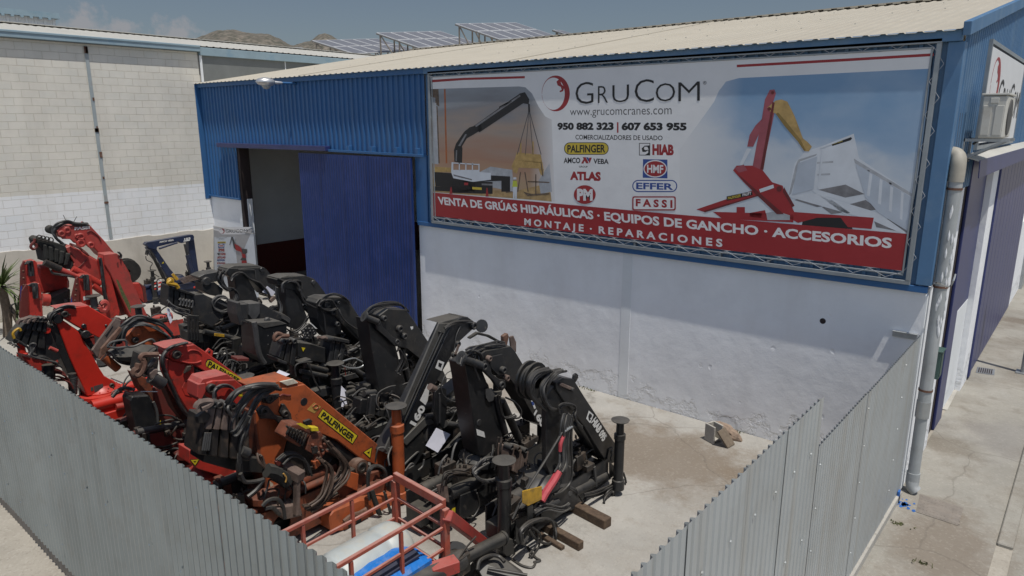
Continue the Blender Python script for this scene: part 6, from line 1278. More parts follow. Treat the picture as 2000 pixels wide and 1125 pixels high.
c.plate('column', [(960, 620), (1100, 640), (1160, 740), (1200, 860), (1180, 980), (1040, 990), (990, 850)], 'black_sharp', .3, -.02); c.tube('head_seam', [(1000, 545), (1150, 545), (1170, 580), (1175, 640)], .008, 'rubber_grey', .02); c.disc('pin', (1240, 548), .05, 'black_sharp', .03, .05)
c.fan([(870, 560), (830, 610), (840, 680), (900, 740), (960, 740), (990, 800), (960, 880)], 5, (9, 6), .017, 'rubber', .2, seed=71, jit=7); c.fan([(820, 560), (800, 640), (850, 720), (900, 760)], 4, (10, 4), .015, 'rubber', .25, seed=72, jit=6); c.fan([(930, 660), (960, 600), (1040, 580), (1120, 640), (1230, 690), (1300, 780), (1310, 830)], 3, (6, 6), .016, 'rubber', .05, seed=73)
c.fan([(950, 920), (860, 970), (770, 940), (750, 870), (800, 820), (880, 830), (950, 900)], 4, (8, 8), .015, 'rubber_grey', .35, seed=74, jit=6)
c.plate('outer_boom', [(600, 620), (660, 590), (820, 560), (850, 580), (850, 650), (700, 680), (640, 650)], 'greyblack', .34, .2); c.disc('pin', (690, 665), .08, 'greyblack', .25, .1); c.plate('boom_body', [(640, 680), (760, 670), (850, 740), (830, 820), (720, 800), (650, 760)], 'black', .3, .22)
c.plate('outer_boom', [(520, 800), (650, 790), (780, 850), (890, 920), (860, 1000), (740, 1120), (560, 1030), (530, 900)], 'greyblack', .34, .35); c.tube('boom_tube', [(760, 860), (840, 900), (900, 930)], .09, 'greyblack', .3)
c.plate('collar', [(970, 890), (1210, 880), (1220, 960), (1190, 1080), (1010, 1090), (980, 980)], 'greyblack', .34, .3); 
for q in ((1050, 915), (1120, 905), (1190, 905)): c.plate('collar_lug', [(q[0] - 28, q[1] + 20), (q[0] - 22, q[1] - 30), (q[0] + 10, q[1] - 38), (q[0] + 26, q[1] + 10)], 'greyblack', .03, .33); c.disc('lug_hole', q, .025, 'black', .345, .02)
c.tube('boom_tube', [(1210, 960), (1300, 990), (1380, 1040)], .085, 'greyblack', .2)
c.stack(4, (310, 700), (540, 800), (300, 920), (540, 1010), 'black', .34, dx=.4, disc=False); c.fan([(300, 880), (350, 930), (420, 960), (520, 990)], 6, (4, 14), .013, 'rubber_grey', .45, seed=75, jit=8)
c.plate('boom_top', [(300, 700), (400, 730), (570, 790), (560, 810), (330, 740)], 'black', .3, .42)
for k in range(5): c.tube('pipe_bend', [(410 + 30 * k, 850 + 6 * k), (425 + 30 * k, 835 + 6 * k), (420 + 30 * k, 890 + 6 * k), (405 + 30 * k, 900 + 6 * k)], .018, 'rubber_grey', .46)
c.tube('hook', [(330, 650), (300, 680), (340, 690), (380, 700), (400, 730)], .035, 'yellow_paint', .45); c.disc('hook_eye', (330, 660), .06, 'yellow_paint', .46, .05)
c.plate('plastic_sheet', [(1240, 770), (1290, 710), (1370, 770), (1340, 810)], 'paper', .01, .06, 0); c.plate('connector', [(1310, 850), (1360, 810), (1385, 830), (1330, 880)], 'rust_plate', .06, .1)
c.plate('ladder_frame', [(490, 1010), (600, 1020), (600, 1125), (490, 1125)], 'black', .03, .5) if False else None
for k in range(4): c.rod('frame_post', (262 + 17 * k, 405), (262 + 17 * k, 545), .022, 'black', .5, v=V10)
c.plate('frame_plate', [(262, 400), (320, 405), (320, 425), (262, 425)], 'black', .03, .52, v=V10); c.plate('frame_plate', [(262, 500), (380, 500), (380, 560), (262, 560)], 'black', .3, .5, v=V10)
lp = G(*V10(210, 560), 0.0); c.leg((c.x + .7, fac(*V10(210, 540), c.x + .7).y), 'black', 1.0, .07); c.leg((c.x + .9, fac(*V10(292, 560), c.x + .9).y), 'black', 1.05, .07)
c.fan([(420, 640), (470, 590), (540, 600), (560, 680)], 8, (8, 12), .016, 'rubber', .6, v=V10, seed=77, jit=14); c.fan([(450, 700), (480, 640), (530, 650), (510, 740)], 8, (10, 10), .016, 'rubber_grey', .7, v=V10, seed=78, jit=16); c.plate('valve_bank', [(520, 540), (565, 530), (565, 660), (520, 660)], 'black', .2, .7, v=V10); c.plate('step_box', [(570, 590), (650, 570), (660, 680), (580, 720)], 'black', .3, .75, v=V10)
c.plate('cylinder_label', [(410, 505), (470, 512), (470, 530), (410, 522)], 'yellow_paint', .01, .62, v=V10); c.rod('boom_cylinder', (350, 495), (520, 535), .05, 'black', .55, v=V10)
paper([(270 + x_ / 5.1138, 420 + y_ / 5.1138, d_) for x_, y_, d_ in ((285, 930, 0), (312, 935, .01), (340, 1060, .03), (320, 1085, .02), (292, 1010, .01))], -10.6, 'narrow white paper sheet below the leftmost black crane, above bare ground')
bulk(c, 701, 4, -5.3, -2.4, .55, 1.3)
# red stabilizer post between the rows
o_ = Crane('short red hydraulic post standing between the red cranes and the black row', V10, -8.0, -5.6, 'hydraulic post')
o_.leg((-7.75, fac(*V10(580, 720), -7.75).y), 'red', 1.45, .085); o_.plate('clamp', [(545, 650), (612, 650), (612, 668), (545, 668)], 'red_dark', .2, .25)
for o in (o_.root,): o.name = 'hydraulic_post'; del o['group']
# ------------------------------------------------------------------ front row: orange and red cranes
c = Crane('dirty orange loader crane with a yellow name plate, nearest of the coloured row', VO, -5.5, -6.8)
c.base(-8.2, -5.75, 'orange_rust', seed=11, legs=(0, 0), clutter=16, z1=.62, w=.55)
c.plate('main_boom', [(470, 215), (500, 175), (545, 160), (612, 138), (790, 105), (1372, 585), (1382, 668), (1330, 679), (1180, 622), (1015, 492), (930, 458), (850, 430), (760, 395), (690, 352), (560, 312), (480, 300)], 'orange', .36, 0, .012)
c.plate('boom_top', [(425, 128), (690, 64), (792, 104), (612, 137), (520, 165)], 'orange', .34, -.012, .01)
c.plate('top_label', [(618, 90), (712, 68), (752, 100), (672, 120)], 'cream_decal', .02, .012) if True else None
c.disc('boom_hole', (788, 228), .058, 'black_print', .003, .01)
c.decal([(858, 233), (906, 262), (858, 308), (808, 282)], 'tan_decal'); c.tube('decal_mark', [(845, 262), (870, 245), (885, 262), (868, 278), (852, 270)], .009, 'orange', .004)
c.decal([(915, 273), (1160, 460), (1120, 522), (878, 332)], 'black_print', .003); c.decal([(916, 279), (1153, 461), (1119, 514), (884, 331)], 'yellow_decal', .004); c.text('PALFINGER', [(922, 294), (1140, 464), (1116, 500), (900, 330)], 'black_print', .0065, .035)
c.triangle_sign((1258, 533), (1243, 622), (1190, 575))
c.plate('boom_lever', [(465, 290), (500, 250), (545, 262), (590, 318), (700, 355), (735, 385), (660, 420), (590, 352), (545, 345), (490, 345)], 'greasy', .04, .06); c.plate('boom_bracket', [(636, 243), (656, 243), (700, 310), (707, 352), (650, 345), (620, 300)], 'greasy', .04, .04); c.plate('boom_lever', [(490, 205), (560, 180), (618, 170), (620, 195), (560, 245), (510, 235)], 'greasy', .05, .03); c.plate('boom_bracket', [(785, 362), (830, 345), (850, 362), (820, 392), (790, 385)], 'greasy', .05, .03)
for q, r_ in (((518, 298), .055), ((665, 312), .045), ((556, 210), .05)): c.disc('pin', q, r_, 'greasy', .08, .05, rim=.02)
c.tube('weld_bead', [(620, 190), (640, 178), (670, 184), (695, 184)], .012, 'red_dark', .01)
c.plate('column', [(455, 290), (560, 312), (640, 345), (690, 430), (660, 530), (640, 620), (620, 690), (620, 900), (560, 880), (520, 720), (495, 600), (470, 440)], 'orange', .26, -.05, .01)
c.plate('column_side', [(440, 300), (458, 295), (500, 600), (560, 880), (535, 880), (470, 600)], 'orange_rust', .26, -.06)
c.decal([(550, 770), (575, 790), (585, 850), (560, 840)], 'cream_decal', -.044)
c.rod('lift_cylinder', (880, 480), (1170, 650), .10, 'black', -.14); c.plate('shade_backing', [(690, 400), (1000, 500), (1150, 640), (1060, 760), (900, 800), (640, 800), (640, 620)], 'greasy', .1, -.2)  # back plate added dark, standing in for shade behind the valve bank
b = MB(); p = c.p(1185, 678, .1); b.cyl(p - Vector((.28, 0, 0)), p, .105, seg=20); b.build('cylinder_head', M['rust'], c.root); c.disc('cylinder_cap', (1190, 682), .075, 'greasy', .125, .03, rim=.01)
# control valve with levers
c.plate('valve_bank', [(660, 450), (700, 385), (770, 380), (845, 420), (830, 455), (760, 540), (700, 505), (650, 470)], 'orange_rust', .22, .3, .01)
for k in range(7): c.plate('valve_section', [(668 + 17 * k, 448 + 13 * k), (692 + 19 * k, 396 + 8 * k), (700 + 19 * k, 402 + 8 * k), (676 + 17 * k, 458 + 13 * k)], 'greasy', .03, .325, .003)
for k in range(5): c.rod('lever', (690 + 22 * k, 420 + 9 * k), (665 + 24 * k, 392 + 9 * k), .012, 'greasy', .36)
c.decal([(735, 378), (765, 372), (835, 405), (800, 415)], 'yellow_decal', .33); c.plate('valve_lid', [(833, 400), (885, 402), (892, 432), (840, 432)], 'yellow_decal', .08, .34)
c.plate('valve_frame', [(830, 455), (900, 430), (930, 480), (960, 520), (900, 640), (870, 695), (850, 660), (870, 600), (800, 560)], 'orange_rust', .05, .3); c.plate('valve_frame', [(850, 640), (900, 620), (905, 660), (868, 695)], 'orange', .06, .31); c.plate('valve_coil', [(840, 540), (880, 530), (890, 580), (850, 590)], 'greasy', .1, .32)
rn = random.Random(5)
for k in range(9): x_ = 860 + rn.uniform(-20, 90); y_ = 490 + rn.uniform(-30, 100); c.plate('fitting', [(x_, y_), (x_ + 16, y_ - 5), (x_ + 20, y_ + 12), (x_ + 3, y_ + 18)], rn.choice(('orange_rust', 'rust', 'greasy')), .06, .33)
c.fan([(940, 500), (1010, 580), (1070, 660), (1050, 740), (980, 820), (880, 930), (800, 960)], 6, (12, 8), .016, 'hose_brown', .28, seed=111, jit=8); c.fan([(900, 620), (960, 680), (960, 780), (920, 880), (840, 950)], 5, (12, 6), .014, 'hose_brown', .32, seed=112, jit=9); c.fan([(620, 640), (700, 590), (780, 620), (820, 720)], 5, (9, 9), .014, 'rubber', .2, seed=113, jit=9); c.fan([(960, 530), (1040, 620), (1070, 700), (1000, 800)], 5, (9, 7), .017, 'rubber', .2, seed=114, jit=7)
# wrapped hose, square tube on a post
c.tube('wrapped_hose', [(530, 700), (580, 710), (640, 745), (670, 780)], .085, 'cloth_black', .2); c.tube('cord', [(645, 720), (665, 750), (660, 780)], .01, 'tan_decal', .29)
b = MB(); p0, p1 = c.p(655, 680, .1), c.p(770, 745, .35); b.beam(p0, p1, .12, .12); b.build('square_tube', M['rust_plate'], c.root, bevel=.006); b = MB(); b.beam(c.p(738, 740, .3), c.p(735, 1000, .3), .07, .05, (0, 1, 0)); b.build('post', M['rust_plate'], c.root)
c.fan([(480, 590), (500, 650), (540, 700)], 5, (9, 4), .014, 'hose_brown', .12, seed=115); c.plate('lever_plate', [(590, 640), (640, 600), (660, 640), (640, 680), (600, 670)], 'red_dark', .04, .15)
# hoses hanging from the boom top
c.fan([(615, 128), (520, 125), (430, 165), (350, 260), (300, 340), (285, 420), (310, 445), (350, 400), (400, 310)], 5, (7, 7), .019, 'rubber', .12, seed=116, jit=5); c.fan([(600, 118), (480, 115), (350, 150), (280, 210), (255, 270), (280, 310)], 4, (5, 7), .018, 'rubber', .16, seed=117, jit=5); c.fan([(590, 130), (490, 190), (420, 300), (380, 420), (350, 520), (345, 660), (350, 760)], 4, (9, 4), .016, 'rubber', .1, seed=118, jit=6)
c.hoses([[(350, 720), (380, 775), (450, 775), (510, 760)], [(510, 760), (460, 830), (400, 880)], [(500, 945), (540, 905), (600, 895), (640, 940), (655, 1030)], [(520, 960), (570, 955), (620, 1000)]], .024, 'rubber', .25); c.tube('ferrule', [(345, 590), (343, 650)], .028, 'rubber_grey', .12, sub=1)
# extension ends, lugs and hook at the left
c.stack(5, (95, 330), (420, 330), (60, 590), (430, 640), 'greasy', .34, dx=.12, disc=False); c.stack(4, (150, 250), (330, 265), (110, 420), (330, 430), 'rust_plate', .3, dx=.16, disc=True)
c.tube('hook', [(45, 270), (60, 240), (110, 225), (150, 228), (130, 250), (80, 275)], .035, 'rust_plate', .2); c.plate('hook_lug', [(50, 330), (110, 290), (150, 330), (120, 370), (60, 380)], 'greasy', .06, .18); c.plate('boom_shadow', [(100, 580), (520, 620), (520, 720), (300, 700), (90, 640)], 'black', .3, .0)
for k in range(4): c.rod('pipe', (110 + 12 * k, 440), (90 + 14 * k, 560), .012, 'rubber_grey', .15)
c.rod('boom_cylinder', (350, 560), (400, 580), .06, 'greyblack', .12)
# lower right: orange gusset, beam with pockets, hoses, rear post
c.plate('gusset', [(1095, 705), (1165, 725), (1155, 842), (1040, 790)], 'orange', .03, .12); c.plate('gusset', [(1165, 740), (1310, 700), (1345, 720), (1345, 830), (1180, 830)], 'orange_rust', .3, .0)
c.plate('beam_face', [(990, 960), (1180, 840), (1395, 760), (1395, 850), (1320, 905), (1010, 1060)], 'orange_rust', .3, .14)
c.plate('outrigger_box', [(960, 1010), (990, 975), (1170, 900), (1330, 880), (1410, 850), (1410, 960), (1300, 1010), (1180, 1110), (975, 1120)], 'orange', .3, .26, .02)
for q in ((1110, 1060), (1165, 1040)): c.decal([(q[0] - 18, q[1] - 22), (q[0] + 14, q[1] - 32), (q[0] + 18, q[1] + 40), (q[0] - 18, q[1] + 50)], 'black_print', .263, 'pocket')
c.tube('chain', [(1060, 1050), (1110, 1010), (1170, 990), (1220, 960)], .03, 'rust', .3)
c.fan([(1235, 900), (1225, 760), (1240, 690), (1290, 665), (1340, 700), (1345, 790)], 3, (5, 5), .016, 'rubber', .35, seed=119); c.fan([(1340, 850), (1370, 950), (1390, 1000), (1410, 940)], 3, (6, 6), .012, 'rubber', .4, seed=120); c.plate('hose_wrap', [(1240, 840), (1270, 830), (1330, 1010), (1300, 1010)], 'cloth_black', .05, .4)
c.leg((c.x + .3, fac(*VO(1445, 880), c.x + .3).y), 'orange', 1.42, .085); c.plate('leg_lug', [(1470, 910), (1500, 900), (1510, 960), (1490, 980)], 'rust_plate', .04, .36)
c.plate('floor_plate', [(600, 960), (760, 930), (780, 1010), (650, 1040)], 'rust_plate', .4, .25)

bulk(c, 801, 1, -8.0, -5.9, .75, .9, (-.5, -.3), ('orange_rust', 'greasy'))
# ---- red crane tip showing between the orange and the red one
c = Crane('red crane tip with its top coloured sunlit pink, squeezed beside the orange crane', V5, -6.75, -6.9)
c.base(-8.2, -5.9, 'red', seed=12, legs=(0, 0), clutter=8)
c.plate('outer_boom', [(1005, 640), (1060, 620), (1250, 610), (1310, 660), (1340, 740), (1400, 800), (1300, 830), (1180, 800), (1100, 800), (1010, 720)], 'red', .3, .0, .012); c.plate('boom_top', [(975, 605), (1180, 562), (1250, 608), (1060, 622), (1010, 640), (940, 660)], 'red_fade_sunlit', .3, -.02, .01); c.plate('boom_end', [(935, 650), (1000, 640), (1010, 700), (960, 800), (930, 760)], 'red_fade_sunlit', .28, -.01)  # paler top plate: sunlight on it put into the colour
c.disc('pin', (1060, 692), .065, 'greasy', .05, .1, rim=.02); c.fan([(1075, 790), (1080, 710), (1130, 670), (1200, 665), (1240, 690)], 5, (5, 5), .014, 'rubber_grey', .05, seed=121); c.disc('round_sticker', (1310, 715), .07, 'yellow_decal', .004, .003); c.triangle_sign((1318, 690), (1340, 732), (1280, 730), .008)
c.plate('lower_boom', [(0, 560), (60, 555), (140, 600), (300, 690), (300, 760), (60, 690), (0, 650)], 'red', .3, .1, v=VO); c.triangle_sign((72, 620), (40, 672), (0, 625), .104, v=VO)
c.rod('slew_cylinder', (330, 840), (540, 780), .08, 'red_bright', .25, v=VO); c.plate('base_plate', [(330, 720), (440, 700), (520, 740), (520, 800), (340, 850)], 'red', .3, .1, v=VO); c.rod('ram', (420, 905), (540, 870), .04, 'red', .3, v=VO); c.fan([(380, 880), (460, 860), (540, 820)], 4, (3, 12), .013, 'rubber', .3, v=VO, seed=122)

# ---- red crane with a yellow plate
c = Crane('red loader crane with a rounded yellow name plate half covered by its neighbour', V5, -7.6, -6.9)
c.base(-8.1, -5.7, 'red_dark', seed=13, legs=(0, 0), clutter=12)
c.plate('main_boom', [(690, 385), (715, 350), (750, 340), (905, 312), (1010, 382), (1330, 615), (1385, 655), (1390, 700), (1320, 712), (1200, 650), (1080, 595), (905, 490), (850, 485), (730, 455), (695, 430)], 'red', .34, 0, .012); c.plate('boom_top', [(640, 345), (740, 318), (880, 298), (908, 312), (750, 342), (690, 370)], 'red_fade_sunlit', .32, -.012)
c.plate('column', [(680, 440), (730, 455), (850, 485), (905, 500), (912, 600), (925, 700), (945, 790), (930, 935), (890, 940), (770, 740), (690, 560)], 'red', .28, -.03, .01)
c.plate('hexagon_plate', [(835, 612), (905, 655), (885, 760), (830, 745), (800, 685)], 'red', .012, -.022); c.tube('weld_bead', [(850, 380), (870, 365), (900, 362), (940, 372), (965, 395)], .011, 'red', .006); c.tube('weld_bead', [(780, 452), (850, 470), (920, 470), (965, 455)], .011, 'red', .006)
c.plate('pivot_lever', [(705, 400), (735, 380), (800, 385), (825, 405), (790, 425), (735, 440)], 'red', .03, .03); c.disc('pin', (765, 405), .06, 'greasy', .06, .06, rim=.02); c.plate('boom_bracket', [(820, 565), (850, 500), (885, 495), (880, 530)], 'greasy', .05, .03)
c.plate('lifting_eye', [(1000, 378), (1030, 345), (1068, 372), (1060, 420), (1040, 408)], 'red', .03, -.25); c.disc('eye_hole', (1035, 378), .025, 'black_print', -.245, .012)
yl = [(1000, 470), (1015, 440), (1040, 438), (1300, 600), (1330, 640), (1300, 645), (1040, 515), (1005, 495)]; c.decal(yl, 'black_print', .003); cy_ = (1150, 545); c.decal([(cy_[0] + (q[0] - cy_[0]) * .97, cy_[1] + (q[1] - cy_[1]) * .90) for q in yl], 'yellow_decal', .004); c.text('PALFINGER', [(1035, 452), (1300, 612), (1290, 640), (1015, 500)], 'black_print', .0065, .03)
c.plate('tip_lug', [(1310, 640), (1345, 615), (1385, 640), (1390, 670), (1340, 680)], 'red', .05, .04)
c.fan([(845, 300), (720, 335), (650, 400), (640, 480), (680, 600), (740, 720), (800, 850), (915, 985)], 3, (7, 0), .018, 'rubber', .03, seed=131, jit=2); c.fan([(980, 560), (930, 545), (940, 600)], 3, (6, 6), .013, 'rubber_grey', -.1, seed=132)
c.plate('column_back', [(640, 640), (720, 660), (880, 930), (830, 980), (740, 860)], 'orange_rust', .2, -.35); c.rod('lift_cylinder', (910, 520), (1100, 640), .08, 'black', -.15)
# black collars and rusty hook in front of it
c.stack(3, (470, 400), (620, 430), (440, 560), (600, 600), 'greasy', .3, dx=.2, disc=False); c.tube('hook', [(480, 450), (455, 430), (470, 405), (520, 400), (600, 400)], .035, 'rust', .3); c.tube('hook', [(470, 450), (480, 490), (455, 550), (420, 575), (395, 560), (400, 535), (425, 515), (435, 475)], .04, 'rust', .3)
c.rod('boom_cylinder', (540, 590), (640, 650), .08, 'greyblack', .22); c.plate('bracket', [(530, 560), (560, 530), (600, 520), (600, 560), (565, 600), (540, 610)], 'rust_plate', .1, .28); c.plate('collar_plate', [(560, 430), (600, 440), (540, 510), (510, 505)], 'greyblack', .05, .3)

bulk(c, 811, 2, -8.0, -5.6, .6, 1.0, (-.7, -.2), ('red_dark', 'greasy', 'black'))
# ---- orange red crane with a control seat
c = Crane('orange red loader crane draped with hoses, dark tray and rail before its head', V5, -9.45, -6.8)
c.base(-7.9, -5.6, 'red_dark', seed=14, legs=(0, 0), clutter=12)
c.plate('main_boom', [(330, 250), (400, 170), (480, 130), (590, 140), (640, 190), (700, 260), (760, 350), (900, 480), (860, 520), (720, 440), (640, 380), (560, 440), (500, 400), (380, 320)], 'orange', .34, 0, .012); c.plate('boom_top', [(395, 165), (470, 122), (560, 110), (620, 125), (590, 142), (480, 132)], 'red', .32, -.01)
c.plate('boom_bracket', [(380, 210), (400, 180), (450, 180), (470, 220), (430, 250), (390, 250)], 'orange', .05, .05); c.disc('pin', (415, 280), .05, 'greasy', .05, .06, rim=.02); c.plate('boom_bracket', [(480, 300), (520, 280), (550, 300), (545, 330), (500, 330)], 'orange', .06, .05)
c.fan([(215, 320), (240, 260), (330, 150), (430, 95), (540, 110), (640, 150), (720, 230)], 5, (5, 10), .02, 'rubber', .08, seed=141, jit=4); c.fan([(300, 280), (330, 190), (420, 140), (520, 150), (620, 200), (690, 250)], 4, (5, 7), .016, 'rubber_grey', .1, seed=142, jit=4)
for k in range(6): c.rod('ferrule', (580 + 20 * k, 160 + 18 * k), (610 + 20 * k, 185 + 18 * k), .02, 'rubber_grey' if k % 2 else 'greasy', .1)
c.plate('valve_bank', [(625, 285), (740, 265), (800, 290), (790, 310), (640, 320)], 'greasy', .25, .1)
p = c.p(400, 400, .45); b = MB(); b.lathe(p - Vector((0, 0, .1)), [(0, 0), (.1, 0), (.28, .1), (.3, .16), (.27, .16), (.1, .05), (0, .05)], 20); b.build('control_tray', M['greyblack'], c.root)
c.tube('guard_rail', [(172, 335), (210, 295), (320, 280), (340, 330), (400, 330), (470, 300), (550, 272), (590, 340), (600, 390)], .017, 'rubber_grey', .55); c.tube('guard_rail', [(172, 335), (260, 345), (350, 330)], .017, 'rubber_grey', .55); c.rod('guard_post', (275, 340), (290, 470), .014, 'rubber_grey', .55); c.rod('guard_post', (580, 350), (560, 460), .014, 'rubber_grey', .5)
c.fan([(200, 380), (260, 450), (360, 480), (470, 470)], 4, (7, 9), .014, 'rubber', .5, seed=143, jit=6); c.plate('control_levers', [(190, 380), (240, 350), (270, 380), (230, 410)], 'rubber_grey', .1, .5)
c.plate('arm_plate', [(42, 365), (100, 280), (240, 92), (292, 112), (280, 160), (130, 335), (88, 432)], 'rust_plate', .05, .35); c.plate('arm_plate', [(120, 350), (280, 165), (300, 190), (150, 400), (100, 440)], 'rust', .05, .42); c.plate('arm_slot', [(150, 240), (220, 150), (225, 165), (165, 260)], 'black_print', .01, .353); c.rod('ram', (140, 420), (260, 520), .06, 'orange', .35)
c.plate('column', [(400, 560), (500, 600), (560, 700), (700, 860), (720, 1010), (640, 1040), (560, 820), (460, 700)], 'orange_rust', .28, -.05); c.plate('side_plate', [(560, 680), (640, 690), (760, 790), (790, 900), (640, 980), (570, 860)], 'red_dark', .05, .1); c.plate('sill', [(450, 712), (600, 712), (600, 718), (450, 718)], 'white_decal', .03, .3)
c.plate('tool_box', [(365, 790), (382, 755), (522, 745), (560, 800), (625, 1080), (600, 1125), (430, 1080), (370, 830)], 'black_sharp', .3, .55, .015); c.decal([(604, 985), (622, 955), (626, 985), (612, 1015)], 'yellow_decal', .56); c.tube('pipe', [(560, 800), (590, 880), (600, 980)], .02, 'rubber_grey', .57)
c.fan([(640, 1050), (700, 1010), (760, 1020), (800, 1060)], 5, (6, 9), .014, 'rubber', .5, seed=144, jit=7); c.fan([(210, 760), (270, 700), (330, 680), (400, 700)], 2, (4, 6), .022, 'rubber_grey', .35, seed=145)

# ---- bright red clean crane by the left fence
c = Crane('clean bright red loader crane with a small grey maker plate low on its column', V6, -11.0, -7.0)
c.base(-8.2, -5.9, 'red_bright', seed=15, legs=(0, 0), clutter=8, yc=-6.85)
c.plate('main_boom', [(545, 165), (560, 122), (595, 105), (805, 78), (832, 96), (1040, 218), (1130, 330), (1060, 420), (960, 372), (900, 372), (760, 302), (600, 205), (560, 195)], 'red_bright', .34, 0, .012); c.plate('boom_top', [(515, 108), (690, 80), (805, 74), (830, 94), (600, 104), (560, 120)], 'red_fade_sunlit', .32, -.01)
c.plate('column', [(520, 245), (580, 215), (620, 240), (720, 320), (765, 400), (860, 560), (905, 645), (955, 722), (1055, 782), (1062, 812), (1010, 840), (990, 870), (800, 908), (790, 885), (720, 740), (640, 560), (580, 400)], 'red_bright', .30, -.02, .012)
c.plate('column_side', [(455, 255), (525, 250), (590, 410), (650, 570), (725, 745), (640, 740), (560, 560), (490, 420)], 'black', .28, -.05)
c.plate('pivot_lever', [(575, 150), (600, 138), (655, 163), (600, 185), (580, 178)], 'greasy', .03, .03); c.disc('pin', (598, 160), .055, 'greasy', .06, .06, rim=.02); c.disc('pin', (772, 268), .04, 'black_sharp', .03, .05); c.disc('pin', (975, 263), .022, 'black_sharp', .02, .03); c.disc('pin', (535, 205), .075, 'black_sharp', .02, .3); c.disc('pin', (790, 345), .07, 'black', .03, .2); c.disc('pin', (1028, 812), .04, 'greasy', .01, .05, rim=.02)
c.plate('black_link', [(600, 230), (720, 310), (820, 370), (880, 480), (850, 500), (760, 390), (640, 280)], 'black_sharp', .2, -.06)
c.decal([(858, 818), (942, 795), (947, 848), (866, 872)], 'rubber_grey', -.014); c.decal([(830, 830), (853, 825), (857, 856), (834, 862)], 'dark_green', -.014)
c.fan([(690, 92), (600, 95), (500, 140), (460, 200), (480, 260)], 5, (5, 6), .015, 'rubber', .0, seed=151, jit=4)
p = c.p(900, 900, -.12); b = MB(); b.lathe(p - Vector((0, 0, .25)), [(.3, 0), (.3, .08), (.24, .1), (.24, .2), (.29, .24), (.29, .3), (0, .3)], 24); b.build('slew_drum', M['red_bright'], c.root)
c.rod('slew_cylinder', (840, 1000), (1215, 905), .1, 'red_bright', .2); c.plate('housing', [(850, 1010), (1020, 960), (1140, 1015), (1060, 1090), (960, 1090)], 'red_bright', .4, .25, .02); c.plate('beam_face', [(960, 1070), (1195, 1000), (1225, 1125), (1050, 1140)], 'red_bright', .3, .3); c.disc('bolt', (942, 1005), .03, 'greasy', .27, .03); c.rod('slew_cylinder', (1060, 1010), (1190, 985), .06, 'red', .3)
c.hoses([[(1040, 910), (1090, 860), (1150, 838), (1210, 870)]], .022, 'rubber_grey', .2); c.plate('edge_strip', [(1020, 742), (1220, 820), (1220, 832), (1020, 752)], 'white_decal', .05, -.4)
b = MB()
for k in range(11): q = c.p(668 + 2 * math.sin(k), 742 + 13.5 * k, .05); b.lathe(q, [(.06, -.025), (.07, 0), (.06, .025)], 14)
b.tube([c.p(660, 700, .05), c.p(670, 890, .05)], .06, 12, 1); b.build('corrugated_hose', M['rubber'], c.root)
c.stack(4, (230, 240), (450, 250), (100, 420), (430, 480), 'black', .32, dx=.1, disc=False, bend=-10); c.stack(4, (290, 205), (440, 215), (240, 300), (440, 330), 'black_sharp', .3, dx=.14, disc=True)
for q in ((200, 210), (250, 195), (290, 200)): c.tube('hook', [(q[0] - 40, q[1] + 40), (q[0] - 20, q[1] + 5), (q[0] + 30, q[1] - 5), (q[0] + 10, q[1] + 25)], .03, 'rust_plate', .15)
c.fan([(150, 400), (250, 460), (300, 540), (420, 560), (560, 640)], 4, (8, 8), .016, 'black', .2, seed=152, jit=5); c.fan([(270, 520), (280, 440), (320, 430), (300, 480), (290, 540), (380, 570), (520, 600)], 3, (7, 5), .013, 'rubber_grey', .25, seed=153, jit=4); c.fan([(100, 440), (130, 430), (150, 450)], 4, (18, 12), .013, 'rubber_grey', .2, seed=154)
c.plate('boom_body', [(320, 360), (460, 300), (560, 560), (480, 600), (330, 520)], 'black', .3, .05); c.disc('red_cap', (437, 310), .05, 'red_bright', .12, .04); c.tube('yellow_cable', [(130, 380), (120, 330), (170, 290), (190, 310)], .02, 'yellow_paint', .2); c.rod('ram', (455, 465), (525, 495), .03, 'red_fade_sunlit', .2)
c.plate('base_red', [(200, 540), (430, 590), (440, 670), (370, 680), (260, 640)], 'red', .3, .0); c.rod('leg_tube', (440, 620), (450, 760), .09, 'black', .1); c.fan([(420, 740), (500, 700), (600, 730), (640, 790)], 10, (6, 12), .012, 'red_dark', .1, seed=155, jit=14)
lp = fac(*V6(150, 200), -12.2); c.leg((-12.2, lp.y), 'red_bright', 1.55, .075); c.tube('pipe', [(130, 60), (105, 80), (105, 130), (130, 150)], .015, 'greasy', -1.15)
c.leg((-12.0, fac(*V6(40, 360), -12.0).y), 'black', 1.25, .1)

# ---- big faded red crane at the back left
c = Crane('big faded red crane with red hook and black covered boom end, back left', V7, -15.2, -5.2)
c.base(-6.6, -3.6, 'red', seed=16, legs=(0, 0), clutter=12, w=.7)
c.plate('main_boom', [(470, 165), (500, 122), (560, 100), (625, 108), (640, 95), (785, 92), (800, 105), (940, 255), (1030, 365), (1150, 500), (1230, 640), (1180, 680), (1050, 500), (905, 405), (850, 340), (770, 295), (700, 300), (640, 235), (560, 212), (520, 235)], 'red_fade_sunlit', .4, 0, .015)
c.plate('knee_plate', [(465, 160), (500, 118), (590, 105), (620, 160), (660, 230), (740, 270), (740, 320), (690, 300), (600, 240), (520, 240)], 'red_fade_sunlit', .03, .035)
c.text('FASSI', [(642, 122), (792, 109), (794, 139), (642, 152)], 'white_decal', .0065, .05)
for q in ((725, 72), (770, 84)): c.plate('lifting_eye', [(q[0] - 22, q[1] + 18), (q[0] - 10, q[1] - 8), (q[0] + 6, q[1] - 8), (q[0] + 24, q[1] + 20)], 'red_fade_sunlit', .04, -.05); c.disc('eye_hole', (q[0], q[1] + 2), .022, 'black_print', -.045, .01)
